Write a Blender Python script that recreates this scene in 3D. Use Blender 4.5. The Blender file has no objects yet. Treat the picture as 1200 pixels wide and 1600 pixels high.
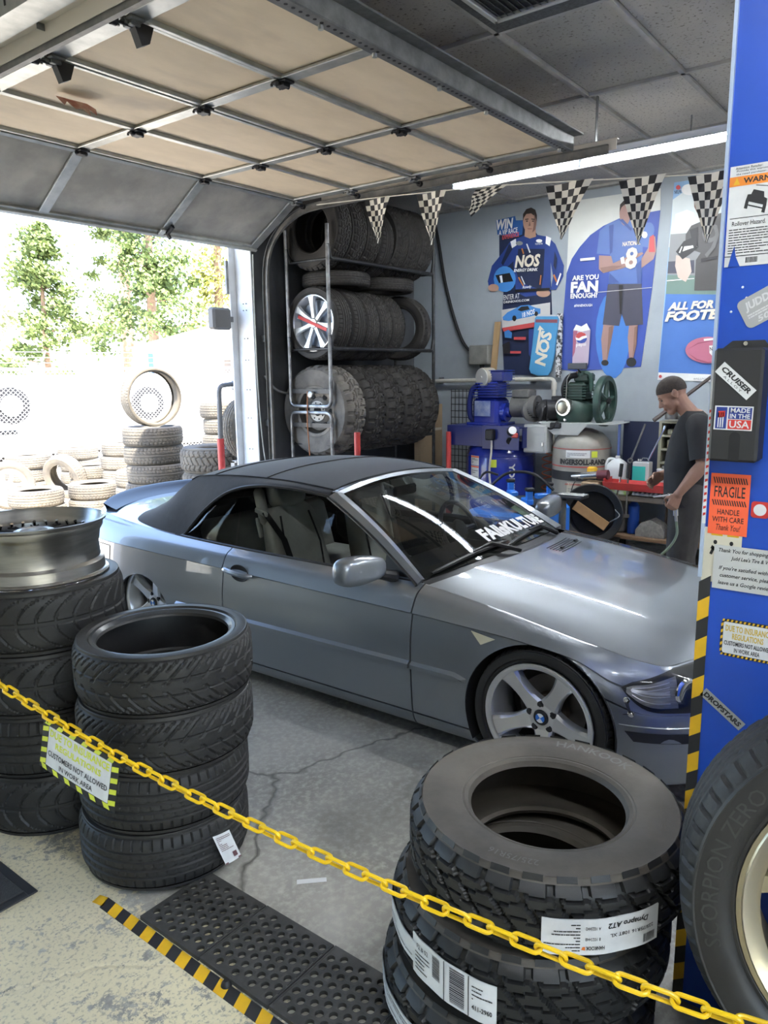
import bpy, bmesh, math, random
from math import sin, cos, pi, radians, sqrt, atan2, hypot, exp, floor as fl
from mathutils import Vector, Matrix

# ------------------------------------------------------------------ camera, sky, sun, exposure
SC = bpy.context.scene
COL = SC.collection
CAM_H = 1.77
YAW, PIT, ROL, FPX = radians(37.763), radians(10.541), radians(-0.779), 1174.88
_F = Vector((cos(YAW)*cos(PIT), sin(YAW)*cos(PIT), -sin(PIT)))
_R = Vector((sin(YAW), -cos(YAW), 0))
_U = _R.cross(_F)
_R2 = _R*cos(ROL) + _U*sin(ROL)
_U2 = _U*cos(ROL) - _R*sin(ROL)
cd = bpy.data.cameras.new('camera')
cam = bpy.data.objects.new('camera', cd)
COL.objects.link(cam)
cd.sensor_fit = 'VERTICAL'
cd.sensor_height = 24.0
cd.lens = FPX/1600*24.0
cd.clip_start = 0.05
cd.clip_end = 300
m = Matrix((( _R2.x, _U2.x, -_F.x), (_R2.y, _U2.y, -_F.y), (_R2.z, _U2.z, -_F.z))).to_4x4()
m.translation = Vector((0, 0, CAM_H))
cam.matrix_world = m
SC.camera = cam

SC.view_settings.view_transform = 'Standard'
SC.view_settings.look = 'None'
SC.view_settings.gamma = 1
SC.view_settings.use_curve_mapping = False
SC.view_settings.exposure = 2.0

SUN_DIR = Vector((0.30, 0.48, -1.0)).normalized()      # the way the light travels
world = bpy.data.worlds.new('sky')
SC.world = world
world.use_nodes = True
wn = world.node_tree
wn.nodes.clear()
wo = wn.nodes.new('ShaderNodeOutputWorld')
bg = wn.nodes.new('ShaderNodeBackground')
sk = wn.nodes.new('ShaderNodeTexSky')
sk.sky_type = 'NISHITA'
sk.sun_disc = False
sk.sun_elevation = math.asin(-SUN_DIR.z)
sk.sun_rotation = atan2(-SUN_DIR.x, -SUN_DIR.y)
sk.air_density = 1.0
sk.dust_density = 2.0
sk.ozone_density = 1.0
bg.inputs['Strength'].default_value = 0.45
wn.links.new(sk.outputs[0], bg.inputs[0])
wn.links.new(bg.outputs[0], wo.inputs[0])

sl = bpy.data.lights.new('sun', 'SUN')
sl.energy = 6.8
sl.angle = radians(0.6)
sl.color = (1.0, 0.95, 0.86)
so = bpy.data.objects.new('sun', sl)
COL.objects.link(so)
so.rotation_euler = (-SUN_DIR).to_track_quat('Z', 'Y').to_euler()
so.location = (0, -10, 20)

def portal(name, loc, rot, sx, sy):
    l = bpy.data.lights.new(name, 'AREA')
    l.shape = 'RECTANGLE'; l.size = sx; l.size_y = sy
    l.cycles.is_portal = True
    o = bpy.data.objects.new(name, l); COL.objects.link(o)
    o.location = loc; o.rotation_euler = rot
    return o
portal('door_portal', (3.52, 5.62, 1.45), (pi/2, 0, pi), 3.1, 3.0)
portal('window_portal', (-1.3, 5.62, 1.6), (pi/2, 0, pi), 4.4, 2.8)
portal('added_window_portal', (-1.6, -3.6, 1.6), (pi/2, 0, 0), 4.4, 2.6)

# ------------------------------------------------------------------ materials
MATS = {}
def mat(name, c=(0.5, 0.5, 0.5), r=0.5, m=0.0, c2=None, sc=8.0, amt=0.5, bump=0.0, bsc=None, coat=0.0, coat_r=0.05,
        c3=None, sc3=1.5, detail=6.0, emit=None, es=0.0, spec=0.5, r2=None, stretch=None, thr=(0.35, 0.65), thr3=(0.5, 0.7), sheen=0.0):
    if name in MATS: return MATS[name]
    M = bpy.data.materials.new(name); M.use_nodes = True
    nt = M.node_tree; N = nt.nodes; L = nt.links
    b = N['Principled BSDF']
    b.inputs['Base Color'].default_value = (*c, 1)
    b.inputs['Roughness'].default_value = r
    b.inputs['Metallic'].default_value = m
    b.inputs['Specular IOR Level'].default_value = spec
    b.inputs['Coat Weight'].default_value = coat
    b.inputs['Coat Roughness'].default_value = coat_r
    if sheen: b.inputs['Sheen Weight'].default_value = sheen
    if emit:
        b.inputs['Emission Color'].default_value = (*emit, 1)
        b.inputs['Emission Strength'].default_value = es
    if c2 or bump:
        tc = N.new('ShaderNodeTexCoord')
        mp = N.new('ShaderNodeMapping')
        if stretch: mp.inputs['Scale'].default_value = stretch
        L.new(tc.outputs['Object'], mp.inputs[0])
        nz = N.new('ShaderNodeTexNoise')
        nz.inputs['Scale'].default_value = sc
        nz.inputs['Detail'].default_value = detail
        nz.inputs['Roughness'].default_value = 0.6
        L.new(mp.outputs[0], nz.inputs['Vector'])
        if c2:
            rp = N.new('ShaderNodeValToRGB')
            rp.color_ramp.elements[0].position = thr[0]; rp.color_ramp.elements[1].position = thr[1]
            rp.color_ramp.elements[0].color = (*c, 1); rp.color_ramp.elements[1].color = (*c2, 1)
            L.new(nz.outputs['Fac'], rp.inputs[0])
            out = rp.outputs[0]
            if c3:
                n3 = N.new('ShaderNodeTexNoise'); n3.inputs['Scale'].default_value = sc3; n3.inputs['Detail'].default_value = 5
                L.new(mp.outputs[0], n3.inputs['Vector'])
                r3 = N.new('ShaderNodeValToRGB'); r3.color_ramp.elements[0].position = thr3[0]; r3.color_ramp.elements[1].position = thr3[1]
                L.new(n3.outputs['Fac'], r3.inputs[0])
                mx = N.new('ShaderNodeMix'); mx.data_type = 'RGBA'
                L.new(r3.outputs[0], mx.inputs['Factor']); L.new(out, mx.inputs['A'])
                mx.inputs['B'].default_value = (*c3, 1)
                out = mx.outputs['Result']
            L.new(out, b.inputs['Base Color'])
            if r2 is not None:
                rr = N.new('ShaderNodeMapRange'); rr.inputs['To Min'].default_value = r; rr.inputs['To Max'].default_value = r2
                L.new(nz.outputs['Fac'], rr.inputs['Value']); L.new(rr.outputs[0], b.inputs['Roughness'])
        if bump:
            nb = nz
            if bsc:
                nb = N.new('ShaderNodeTexNoise'); nb.inputs['Scale'].default_value = bsc; nb.inputs['Detail'].default_value = 4
                L.new(mp.outputs[0], nb.inputs['Vector'])
            bp = N.new('ShaderNodeBump'); bp.inputs['Strength'].default_value = bump; bp.inputs['Distance'].default_value = 0.01
            L.new(nb.outputs['Fac'], bp.inputs['Height']); L.new(bp.outputs[0], b.inputs['Normal'])
    MATS[name] = M
    return M

def glass_mat(name, tint=(0.9, 0.95, 0.95), ior=1.5, rough=0.0):
    if name in MATS: return MATS[name]
    M = bpy.data.materials.new(name); M.use_nodes = True
    nt = M.node_tree; N = nt.nodes; L = nt.links; N.clear()
    o = N.new('ShaderNodeOutputMaterial'); mx = N.new('ShaderNodeMixShader')
    t = N.new('ShaderNodeBsdfTransparent'); g = N.new('ShaderNodeBsdfGlossy'); f = N.new('ShaderNodeFresnel')
    t.inputs[0].default_value = (*tint, 1); g.inputs['Roughness'].default_value = rough; f.inputs[0].default_value = ior
    L.new(f.outputs[0], mx.inputs[0]); L.new(t.outputs[0], mx.inputs[1]); L.new(g.outputs[0], mx.inputs[2]); L.new(mx.outputs[0], o.inputs[0])
    MATS[name] = M
    return M

# ------------------------------------------------------------------ mesh builder
def rotm(ax, a): return Matrix.Rotation(a, 4, ax)
def T(x, y, z): return Matrix.Translation((x, y, z))
def frame_to(d):
    d = Vector(d).normalized()
    return d.to_track_quat('Z', 'Y').to_matrix().to_4x4()

class MB:
    def __init__(s): s.v = []; s.f = []; s.mi = []; s.cur = 0
    def add(s, vs, fs, M=None):
        o = len(s.v)
        if M is not None: vs = [M @ Vector(p) for p in vs]
        s.v.extend([tuple(p) for p in vs])
        for f in fs:
            s.f.append(tuple(i+o for i in f)); s.mi.append(s.cur)
        return s
    def box(s, c, d, M=None, b=0.0):
        """centre c, full size d, chamfer b"""
        h = [d[0]/2, d[1]/2, d[2]/2]
        if b <= 0:
            vs = [(c[0]+h[0]*i, c[1]+h[1]*j, c[2]+h[2]*k) for i in (-1, 1) for j in (-1, 1) for k in (-1, 1)]
            fs = [(0, 1, 3, 2), (4, 6, 7, 5), (0, 4, 5, 1), (2, 3, 7, 6), (0, 2, 6, 4), (1, 5, 7, 3)]
            return s.add(vs, fs, M)
        b = min(b, min(h)*0.98)
        vs = []; idx = {}
        for i in (-1, 1):
            for j in (-1, 1):
                for k in (-1, 1):
                    sg = (i, j, k)
                    for a in range(3):
                        p = [0, 0, 0]
                        for q in range(3):
                            p[q] = c[q] + sg[q]*(h[q] if q == a else h[q]-b)
                        idx[(i, j, k, a)] = len(vs); vs.append(tuple(p))
        fs = []
        for a in range(3):
            q, r = [(1, 2), (2, 0), (0, 1)][a]
            for sg in (-1, 1):
                def key(u, w):
                    t = [0, 0, 0]; t[a] = sg; t[q] = u; t[r] = w
                    return idx[(*t, a)]
                f = [key(-1, -1), key(1, -1), key(1, 1), key(-1, 1)]
                fs.append(tuple(f if sg > 0 else f[::-1]))
            for u in (-1, 1):
                for w in (-1, 1):
                    t0 = [0, 0, 0]; t0[q] = u; t0[r] = w
                    t1 = list(t0); t0[a] = -1; t1[a] = 1
                    f = [idx[(*t0, q)], idx[(*t1, q)], idx[(*t1, r)], idx[(*t0, r)]]
                    fs.append(tuple(f if u*w < 0 else f[::-1]))
        for i in (-1, 1):
            for j in (-1, 1):
                for k in (-1, 1):
                    f = (idx[(i, j, k, 0)], idx[(i, j, k, 1)], idx[(i, j, k, 2)])
                    fs.append(f if i*j*k > 0 else f[::-1])
        return s.add(vs, fs, M)
    def cyl(s, p0, p1, r0, r1=None, n=16, caps=True):
        if r1 is None: r1 = r0
        p0 = Vector(p0); p1 = Vector(p1)
        M = T(*p0) @ frame_to(p1-p0); h = (p1-p0).length
        vs = []; fs = []
        for k in range(n):
            a = 2*pi*k/n
            vs.append((r0*cos(a), r0*sin(a), 0)); vs.append((r1*cos(a), r1*sin(a), h))
        for k in range(n):
            a = 2*k; b2 = 2*((k+1) % n)
            fs.append((a, b2, b2+1, a+1))
        if caps:
            fs.append(tuple(2*k for k in range(n))[::-1]); fs.append(tuple(2*k+1 for k in range(n)))
        return s.add(vs, fs, M)
    def tube(s, pts, r, n=8, closed=False, caps=True):
        pts = [Vector(p) for p in pts]; m_ = len(pts)
        rr = r if isinstance(r, (list, tuple)) else [r]*m_
        vs = []; fs = []
        up = None
        for i, p in enumerate(pts):
            if closed: d = pts[(i+1) % m_]-pts[i-1]
            else: d = pts[min(i+1, m_-1)]-pts[max(i-1, 0)]
            if d.length < 1e-9: d = Vector((0, 0, 1))
            d.normalize()
            if up is None:
                up = Vector((0, 0, 1)) if abs(d.z) < 0.9 else Vector((1, 0, 0))
            x = up - d*up.dot(d)
            if x.length < 1e-6: x = d.orthogonal()
            x.normalize(); y = d.cross(x); up = x
            for k in range(n):
                a = 2*pi*k/n
                vs.append(p + (x*cos(a)+y*sin(a))*rr[i])
        for i in range(m_ if closed else m_-1):
            for k in range(n):
                a = i*n+k; b2 = i*n+(k+1) % n; c = ((i+1) % m_)*n+(k+1) % n; d2 = ((i+1) % m_)*n+k
                fs.append((a, b2, c, d2))
        if caps and not closed:
            fs.append(tuple(range(n))[::-1]); fs.append(tuple((m_-1)*n+k for k in range(n)))
        return s.add(vs, fs)
    def lathe(s, prof, n=32, M=None, closed=False, a0=0.0, a1=2*pi):
        full = abs(a1-a0-2*pi) < 1e-6
        cnt = n if full else n+1
        vs = []; fs = []; m_ = len(prof)
        for k in range(cnt):
            a = a0+(a1-a0)*k/n
            for (r, z) in prof: vs.append((r*cos(a), r*sin(a), z))
        for k in range(n):
            k2 = (k+1) % cnt
            for i in range(m_ if closed else m_-1):
                i2 = (i+1) % m_
                fs.append((k*m_+i, k2*m_+i, k2*m_+i2, k*m_+i2))
        return s.add(vs, fs, M)
    def prism(s, poly, z0, z1, M=None):
        n = len(poly)
        vs = [(p[0], p[1], z0) for p in poly]+[(p[0], p[1], z1) for p in poly]
        fs = [tuple(range(n))[::-1], tuple(range(n, 2*n))]
        for k in range(n): fs.append((k, (k+1) % n, n+(k+1) % n, n+k))
        return s.add(vs, fs, M)
    def grid(s, fn, us, vs_, closed_u=False):
        nu, nv = len(us), len(vs_)
        vs = [fn(u, v) for u in us for v in vs_]; fs = []
        for i in range(nu if closed_u else nu-1):
            for j in range(nv-1):
                i2 = (i+1) % nu
                fs.append((i*nv+j, i2*nv+j, i2*nv+j+1, i*nv+j+1))
        return s.add(vs, fs)
    def build(s, name, mats, parent=None, ang=35, recalc=True, smooth=True):
        me = bpy.data.meshes.new(name)
        me.from_pydata(s.v, [], s.f)
        if not isinstance(mats, (list, tuple)): mats = [mats]
        for x in mats: me.materials.append(x)
        if len(mats) > 1: me.polygons.foreach_set('material_index', s.mi)
        if recalc:
            bm = bmesh.new(); bm.from_mesh(me)
            bmesh.ops.remove_doubles(bm, verts=bm.verts, dist=1e-6)
            bmesh.ops.recalc_face_normals(bm, faces=bm.faces)
            bm.to_mesh(me); bm.free()
        if smooth:
            me.polygons.foreach_set('use_smooth', [True]*len(me.polygons))
            me.set_sharp_from_angle(angle=radians(ang))
        me.update()
        return obj(name, me, parent)

def obj(name, me, parent=None):
    o = bpy.data.objects.new(name, me)
    COL.objects.link(o)
    if parent is not None: o.parent = parent
    return o
def tag(o, label, cat, group=None):
    o['label'] = label; o['category'] = cat
    if group: o['group'] = group
    return o
def thing(name, label, cat, loc=(0, 0, 0), rot=(0, 0, 0), group=None):
    o = bpy.data.objects.new(name, None); COL.objects.link(o)
    o.empty_display_size = 0.1
    o.location = loc; o.rotation_euler = rot
    return tag(o, label, cat, group)
def struct(o): o['kind'] = 'structure'; return o
def dup(o, loc=None, rot=None, label=None, group=None, parent=None):
    c = o.copy(); COL.objects.link(c)
    if parent is not None: c.parent = parent
    for ch in o.children: dup(ch, parent=c)
    if loc is not None: c.location = loc
    if rot is not None: c.rotation_euler = rot
    if label: c['label'] = label
    if group: c['group'] = group
    return c
def sub_mesh(mb, name, mats, parent, **k): return mb.build(name, mats, parent, **k)

def crv(p, t):
    """Catmull-Rom through list of tuples at float index t"""
    n = len(p); i = int(fl(t)); i = max(0, min(n-2, i)); f = t-i
    p0 = p[max(i-1, 0)]; p1 = p[i]; p2 = p[i+1]; p3 = p[min(i+2, n-1)]
    if i == 0: p0 = tuple(2*a-b for a, b in zip(p1, p2))
    if i == n-2: p3 = tuple(2*b-a for a, b in zip(p1, p2))
    f2 = f*f; f3 = f2*f
    return tuple(0.5*((2*b)+(-a+c)*f+(2*a-5*b+4*c-d)*f2+(-a+3*b-3*c+d)*f3) for a, b, c, d in zip(p0, p1, p2, p3))
def smooth_pts(p, k=6):
    n = len(p); out = []
    for i in range((n-1)*k+1): out.append(crv(p, i/k))
    return out
def frange(a, b, n): return [a+(b-a)*i/n for i in range(n+1)]
def lerp(a, b, t): return a+(b-a)*t

# ------------------------------------------------------------------ lettering
_TC = {}
def text_geo(s, size=1.0, bold=0.0, shear=0.0, space=1.0):
    key = (s, bold, shear, space)
    if key not in _TC:
        cu = bpy.data.curves.new('t', 'FONT'); cu.body = s; cu.size = 1.0; cu.offset = bold; cu.shear = shear
        cu.space_character = space; cu.resolution_u = 2; cu.align_x = 'CENTER'; cu.align_y = 'CENTER'
        o = bpy.data.objects.new('t', cu); COL.objects.link(o)
        bpy.context.view_layer.update()
        dg = bpy.context.evaluated_depsgraph_get()
        me = o.evaluated_get(dg).to_mesh()
        vs = [tuple(v.co) for v in me.vertices]; fs = [tuple(p.vertices) for p in me.polygons]
        o.evaluated_get(dg).to_mesh_clear()
        bpy.data.objects.remove(o); bpy.data.curves.remove(cu)
        if vs:
            x0 = min(v[0] for v in vs); x1 = max(v[0] for v in vs); y0 = min(v[1] for v in vs); y1 = max(v[1] for v in vs)
            vs = [(v[0]-(x0+x1)/2, v[1]-(y0+y1)/2, 0) for v in vs]
            _TC[key] = (vs, fs, x1-x0, y1-y0)
        else: _TC[key] = ([], [], 1, 1)
    return _TC[key]
def put_text(mb, s, fn, cx, cy, w=None, h=None, bold=0.0, shear=0.0, rot=0.0):
    """text fitted to width w and/or height h, centred on (cx,cy) of a surface fn(x,y)->point"""
    vs, fs, tw, th = text_geo(s, 1.0, bold, shear)
    sx = (w/tw) if w else h/th
    sy = (h/th) if h else sx
    out = []
    for (x, y, z) in vs:
        a, b2 = x*sx, y*sy
        out.append(fn(cx+a*cos(rot)-b2*sin(rot), cy+a*sin(rot)+b2*cos(rot)))
    mb.add(out, fs)
def fake_lines(mb, fn, x0, x1, ys, h, rnd, fill=0.9):
    """tiny print too small to read, as short bars"""
    for y in ys:
        x = x0
        while x < x1:
            w = rnd.uniform(0.02, 0.08)*(x1-x0)*2
            e = min(x1, x+w)
            mb.add([fn(x, y-h/2), fn(e, y-h/2), fn(e, y+h/2), fn(x, y+h/2)], [(0, 1, 2, 3)])
            x = e+0.012*(x1-x0)
            if rnd.random() > fill: break
def flat_poly(mb, fn, pts): mb.add([fn(*p) for p in pts], [tuple(range(len(pts)))])
def ell(cx, cy, rx, ry, n=20, a0=0, a1=2*pi, rot=0.0):
    out = []
    for i in range(n):
        a = a0+(a1-a0)*i/(n if abs(a1-a0-2*pi) < 1e-6 else n-1)
        x, y = rx*cos(a), ry*sin(a)
        out.append((cx+x*cos(rot)-y*sin(rot), cy+x*sin(rot)+y*cos(rot)))
    return out
# ------------------------------------------------------------------ the room
CEIL = 3.53
XW, YD = 7.64, 5.42            # poster wall, door wall (inner faces)
rnd = random.Random(7)

def floor_mat():
    M = bpy.data.materials.new('worn_concrete'); M.use_nodes = True
    nt = M.node_tree; N = nt.nodes; L = nt.links; b = N['Principled BSDF']
    geo = N.new('ShaderNodeTexCoord')
    def noise(sc, det=6, rough=0.6):
        n = N.new('ShaderNodeTexNoise'); n.inputs['Scale'].default_value = sc; n.inputs['Detail'].default_value = det
        n.inputs['Roughness'].default_value = rough; L.new(geo.outputs['Object'], n.inputs['Vector']); return n
    def ramp(src, p0, p1, c0=(0, 0, 0), c1=(1, 1, 1)):
        r = N.new('ShaderNodeValToRGB'); r.color_ramp.elements[0].position = p0; r.color_ramp.elements[1].position = p1
        r.color_ramp.elements[0].color = (*c0, 1); r.color_ramp.elements[1].color = (*c1, 1)
        L.new(src, r.inputs[0]); return r
    def mix(f, a, bb):
        x = N.new('ShaderNodeMix'); x.data_type = 'RGBA'
        if isinstance(f, float): x.inputs['Factor'].default_value = f
        else: L.new(f, x.inputs['Factor'])
        for k, v in (('A', a), ('B', bb)):
            if isinstance(v, tuple): x.inputs[k].default_value = (*v, 1)
            else: L.new(v, x.inputs[k])
        return x.outputs['Result']
    def math_(op, a, bb):
        x = N.new('ShaderNodeMath'); x.operation = op
        for i, v in enumerate((a, bb)):
            if isinstance(v, (int, float)): x.inputs[i].default_value = v
            else: L.new(v, x.inputs[i])
        return x.outputs[0]
    n1 = noise(2.2); n2 = noise(35, 4); n3 = noise(0.9, 5)
    conc = mix(ramp(n1.outputs['Fac'], 0.3, 0.7).outputs[0], (0.21, 0.20, 0.175), (0.36, 0.35, 0.315))
    conc = mix(ramp(n2.outputs['Fac'], 0.45, 0.75).outputs[0], conc, (0.45, 0.435, 0.39))
    conc = mix(ramp(n3.outputs['Fac'], 0.55, 0.75).outputs[0], conc, (0.11, 0.105, 0.095))
    # cracks
    vo = N.new('ShaderNodeTexVoronoi'); vo.feature = 'DISTANCE_TO_EDGE'; vo.inputs['Scale'].default_value = 0.75
    wv = noise(3.0, 3)
    vm = N.new('ShaderNodeVectorMath'); vm.operation = 'MULTIPLY_ADD'
    L.new(wv.outputs['Color'], vm.inputs[0]); vm.inputs[1].default_value = (0.35, 0.35, 0); L.new(geo.outputs['Object'], vm.inputs[2])
    L.new(vm.outputs[0], vo.inputs['Vector'])
    crack = ramp(vo.outputs['Distance'], 0.0, 0.012, (1, 1, 1), (0, 0, 0))
    conc = mix(math_('MULTIPLY', crack.outputs[0], 0.75), conc, (0.05, 0.048, 0.042))
    # old cream paint, flaking, on the customer side
    sx = N.new('ShaderNodeSeparateXYZ'); L.new(geo.outputs['Object'], sx.inputs[0])
    e = math_('SUBTRACT', sx.outputs[0], math_('MULTIPLY', math_('SUBTRACT', sx.outputs[1], 1.8), 0.18))
    mr = N.new('ShaderNodeMapRange'); mr.inputs['From Min'].default_value = 1.15; mr.inputs['From Max'].default_value = 2.1
    mr.inputs['To Min'].default_value = 0.0; mr.inputs['To Max'].default_value = 0.42; L.new(e, mr.inputs['Value'])
    fk = noise(22, 9, 0.78); fk2 = noise(3.2, 4)
    fsum = math_('ADD', math_('MULTIPLY', fk.outputs['Fac'], 0.62), math_('MULTIPLY', fk2.outputs['Fac'], 0.38))
    pm_ = ramp(math_('SUBTRACT', fsum, mr.outputs[0]), 0.435, 0.46)
    paint = mix(ramp(noise(1.1, 6).outputs['Fac'], 0.35, 0.7).outputs[0], (0.74, 0.66, 0.44), (0.60, 0.54, 0.38))
    paint = mix(ramp(noise(70, 3).outputs['Fac'], 0.52, 0.66).outputs[0], paint, (0.38, 0.35, 0.27))
    col = mix(pm_.outputs[0], conc, paint)
    L.new(col, b.inputs['Base Color'])
    b.inputs['Roughness'].default_value = 0.62
    rr = N.new('ShaderNodeMapRange'); rr.inputs['To Min'].default_value = 0.42; rr.inputs['To Max'].default_value = 0.85
    L.new(n1.outputs['Fac'], rr.inputs['Value']); L.new(rr.outputs[0], b.inputs['Roughness'])
    bp = N.new('ShaderNodeBump'); bp.inputs['Strength'].default_value = 0.35; bp.inputs['Distance'].default_value = 0.004
    hs = math_('SUBTRACT', math_('ADD', n2.outputs['Fac'], pm_.outputs[0]), math_('MULTIPLY', crack.outputs[0], 2.0))
    L.new(hs, bp.inputs['Height']); L.new(bp.outputs[0], b.inputs['Normal'])
    return M

m_floor = floor_mat()
m_wall = mat('grey_blue_wall_paint', (0.36, 0.40, 0.43), 0.75, c2=(0.30, 0.335, 0.36), sc=1.6, c3=(0.22, 0.24, 0.25), sc3=0.9, thr3=(0.6, 0.85), bump=0.05, bsc=40)
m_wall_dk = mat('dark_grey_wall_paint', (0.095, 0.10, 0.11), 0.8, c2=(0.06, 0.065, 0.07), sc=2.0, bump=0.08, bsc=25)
m_cream_wall = mat('cream_wall_paint', (0.62, 0.58, 0.50), 0.8, c2=(0.56, 0.52, 0.44), sc=2)
m_white_metal = mat('white_painted_jamb', (0.74, 0.76, 0.78), 0.55, c2=(0.62, 0.64, 0.66), sc=6, c3=(0.25, 0.25, 0.25), sc3=5, thr3=(0.7, 0.74))
m_galv = mat('galvanised_steel', (0.52, 0.53, 0.50), 0.42, 0.75, c2=(0.38, 0.39, 0.37), sc=9, bump=0.03)
m_galv_dk = mat('dull_steel', (0.24, 0.245, 0.24), 0.5, 0.7, c2=(0.15, 0.15, 0.15), sc=12)
m_board = mat('tan_hardboard', (0.70, 0.575, 0.41), 0.72, c2=(0.62, 0.505, 0.355), sc=2.6, c3=(0.47, 0.385, 0.285), sc3=1.3, thr3=(0.58, 0.8), bump=0.10, bsc=14, stretch=(1, 2.2, 1))
m_board_gr = mat('grey_weathered_hardboard', (0.44, 0.415, 0.36), 0.75, c2=(0.30, 0.285, 0.255), sc=3.5, c3=(0.20, 0.19, 0.17), sc3=2.2, thr3=(0.55, 0.75), bump=0.2, bsc=18)
m_gap = mat('dark_seam', (0.012, 0.012, 0.013), 0.8)
m_iron = mat('black_iron', (0.03, 0.03, 0.032), 0.5, 0.6)

b = MB(); b.box((1.8, 0.8, -0.1), (11.8, 9.7, 0.2)); o = struct(b.build('floor', m_floor))

# walls
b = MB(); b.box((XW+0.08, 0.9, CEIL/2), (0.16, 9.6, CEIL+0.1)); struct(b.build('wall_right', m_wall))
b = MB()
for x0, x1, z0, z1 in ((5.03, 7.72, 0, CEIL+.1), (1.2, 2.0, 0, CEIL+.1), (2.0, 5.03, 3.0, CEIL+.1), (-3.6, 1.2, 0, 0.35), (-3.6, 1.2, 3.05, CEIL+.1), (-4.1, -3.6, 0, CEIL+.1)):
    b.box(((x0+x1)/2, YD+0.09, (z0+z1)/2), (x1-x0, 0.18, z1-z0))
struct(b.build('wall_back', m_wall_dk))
b = MB(); b.box((-4.05, 0.9, CEIL/2), (0.1, 9.2, CEIL+.1)); struct(b.build('wall_left', m_cream_wall))
b = MB()
for x0, x1, z0, z1 in ((0.8, 7.72, 0, CEIL+.1), (-4.1, -3.9, 0, CEIL+.1), (-3.9, 0.8, 0, 0.35), (-3.9, 0.8, 2.95, CEIL+.1)):
    b.box(((x0+x1)/2, -3.85, (z0+z1)/2), (x1-x0, 0.1, z1-z0))
struct(b.build('wall_front', m_cream_wall))
# shop window of the customer side, and an added rear window for ambient daylight
m_alu = mat('window_aluminium', (0.55, 0.56, 0.57), 0.4, 0.7)
m_pane = glass_mat('window_pane', (0.94, 0.96, 0.95))
for nm, yy, x0, x1, z0, z1 in (('window_1', YD+0.09, -3.6, 1.2, 0.35, 3.05), ('added_window', -3.85, -3.9, 0.8, 0.35, 2.95)):
    b = MB()
    n = 4
    for k in range(n+1):
        x = lerp(x0+0.025, x1-0.025, k/n); b.box((x, yy, (z0+z1)/2), (0.05, 0.07, z1-z0))
    for z in (z0+0.025, 2.2, z1-0.025): b.box(((x0+x1)/2, yy, z), (x1-x0, 0.06, 0.05))
    w = struct(b.build(nm, m_alu))
    for k in range(n):
        xa = lerp(x0+0.025, x1-0.025, k/n); xb = lerp(x0+0.025, x1-0.025, (k+1)/n)
        for za, zb in ((z0, 2.2), (2.2, z1)):
            p = MB(); p.box(((xa+xb)/2, yy, (za+zb)/2), (xb-xa-0.04, 0.006, zb-za-0.04)); p.build('pane', m_pane, w)

# white clad return of the door opening
b = MB()
b.box((5.022, YD+0.10, 1.47), (0.016, 0.22, 2.94), b=0.003)
b.box((4.985, YD+0.215, 1.47), (0.09, 0.02, 2.94), b=0.003)
jm = struct(b.build('trim_1', m_white_metal))
for z in (2.42, 2.36, 2.1, 1.9, 1.62, 1.35, 1.05):
    for dy in (0.07, 0.11):
        p = MB(); p.cyl((5.013, YD+dy, z), (5.006, YD+dy, z), 0.006, n=8); p.build('screw', m_galv_dk, jm)
b = MB(); b.box((2.01, YD+0.10, 1.47), (0.02, 0.22, 2.94)); struct(b.build('trim_2', m_white_metal))
b = MB(); b.box((3.515, YD+0.1, 3.01), (3.05, 0.2, 0.03)); struct(b.build('trim_3', m_white_metal))

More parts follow.
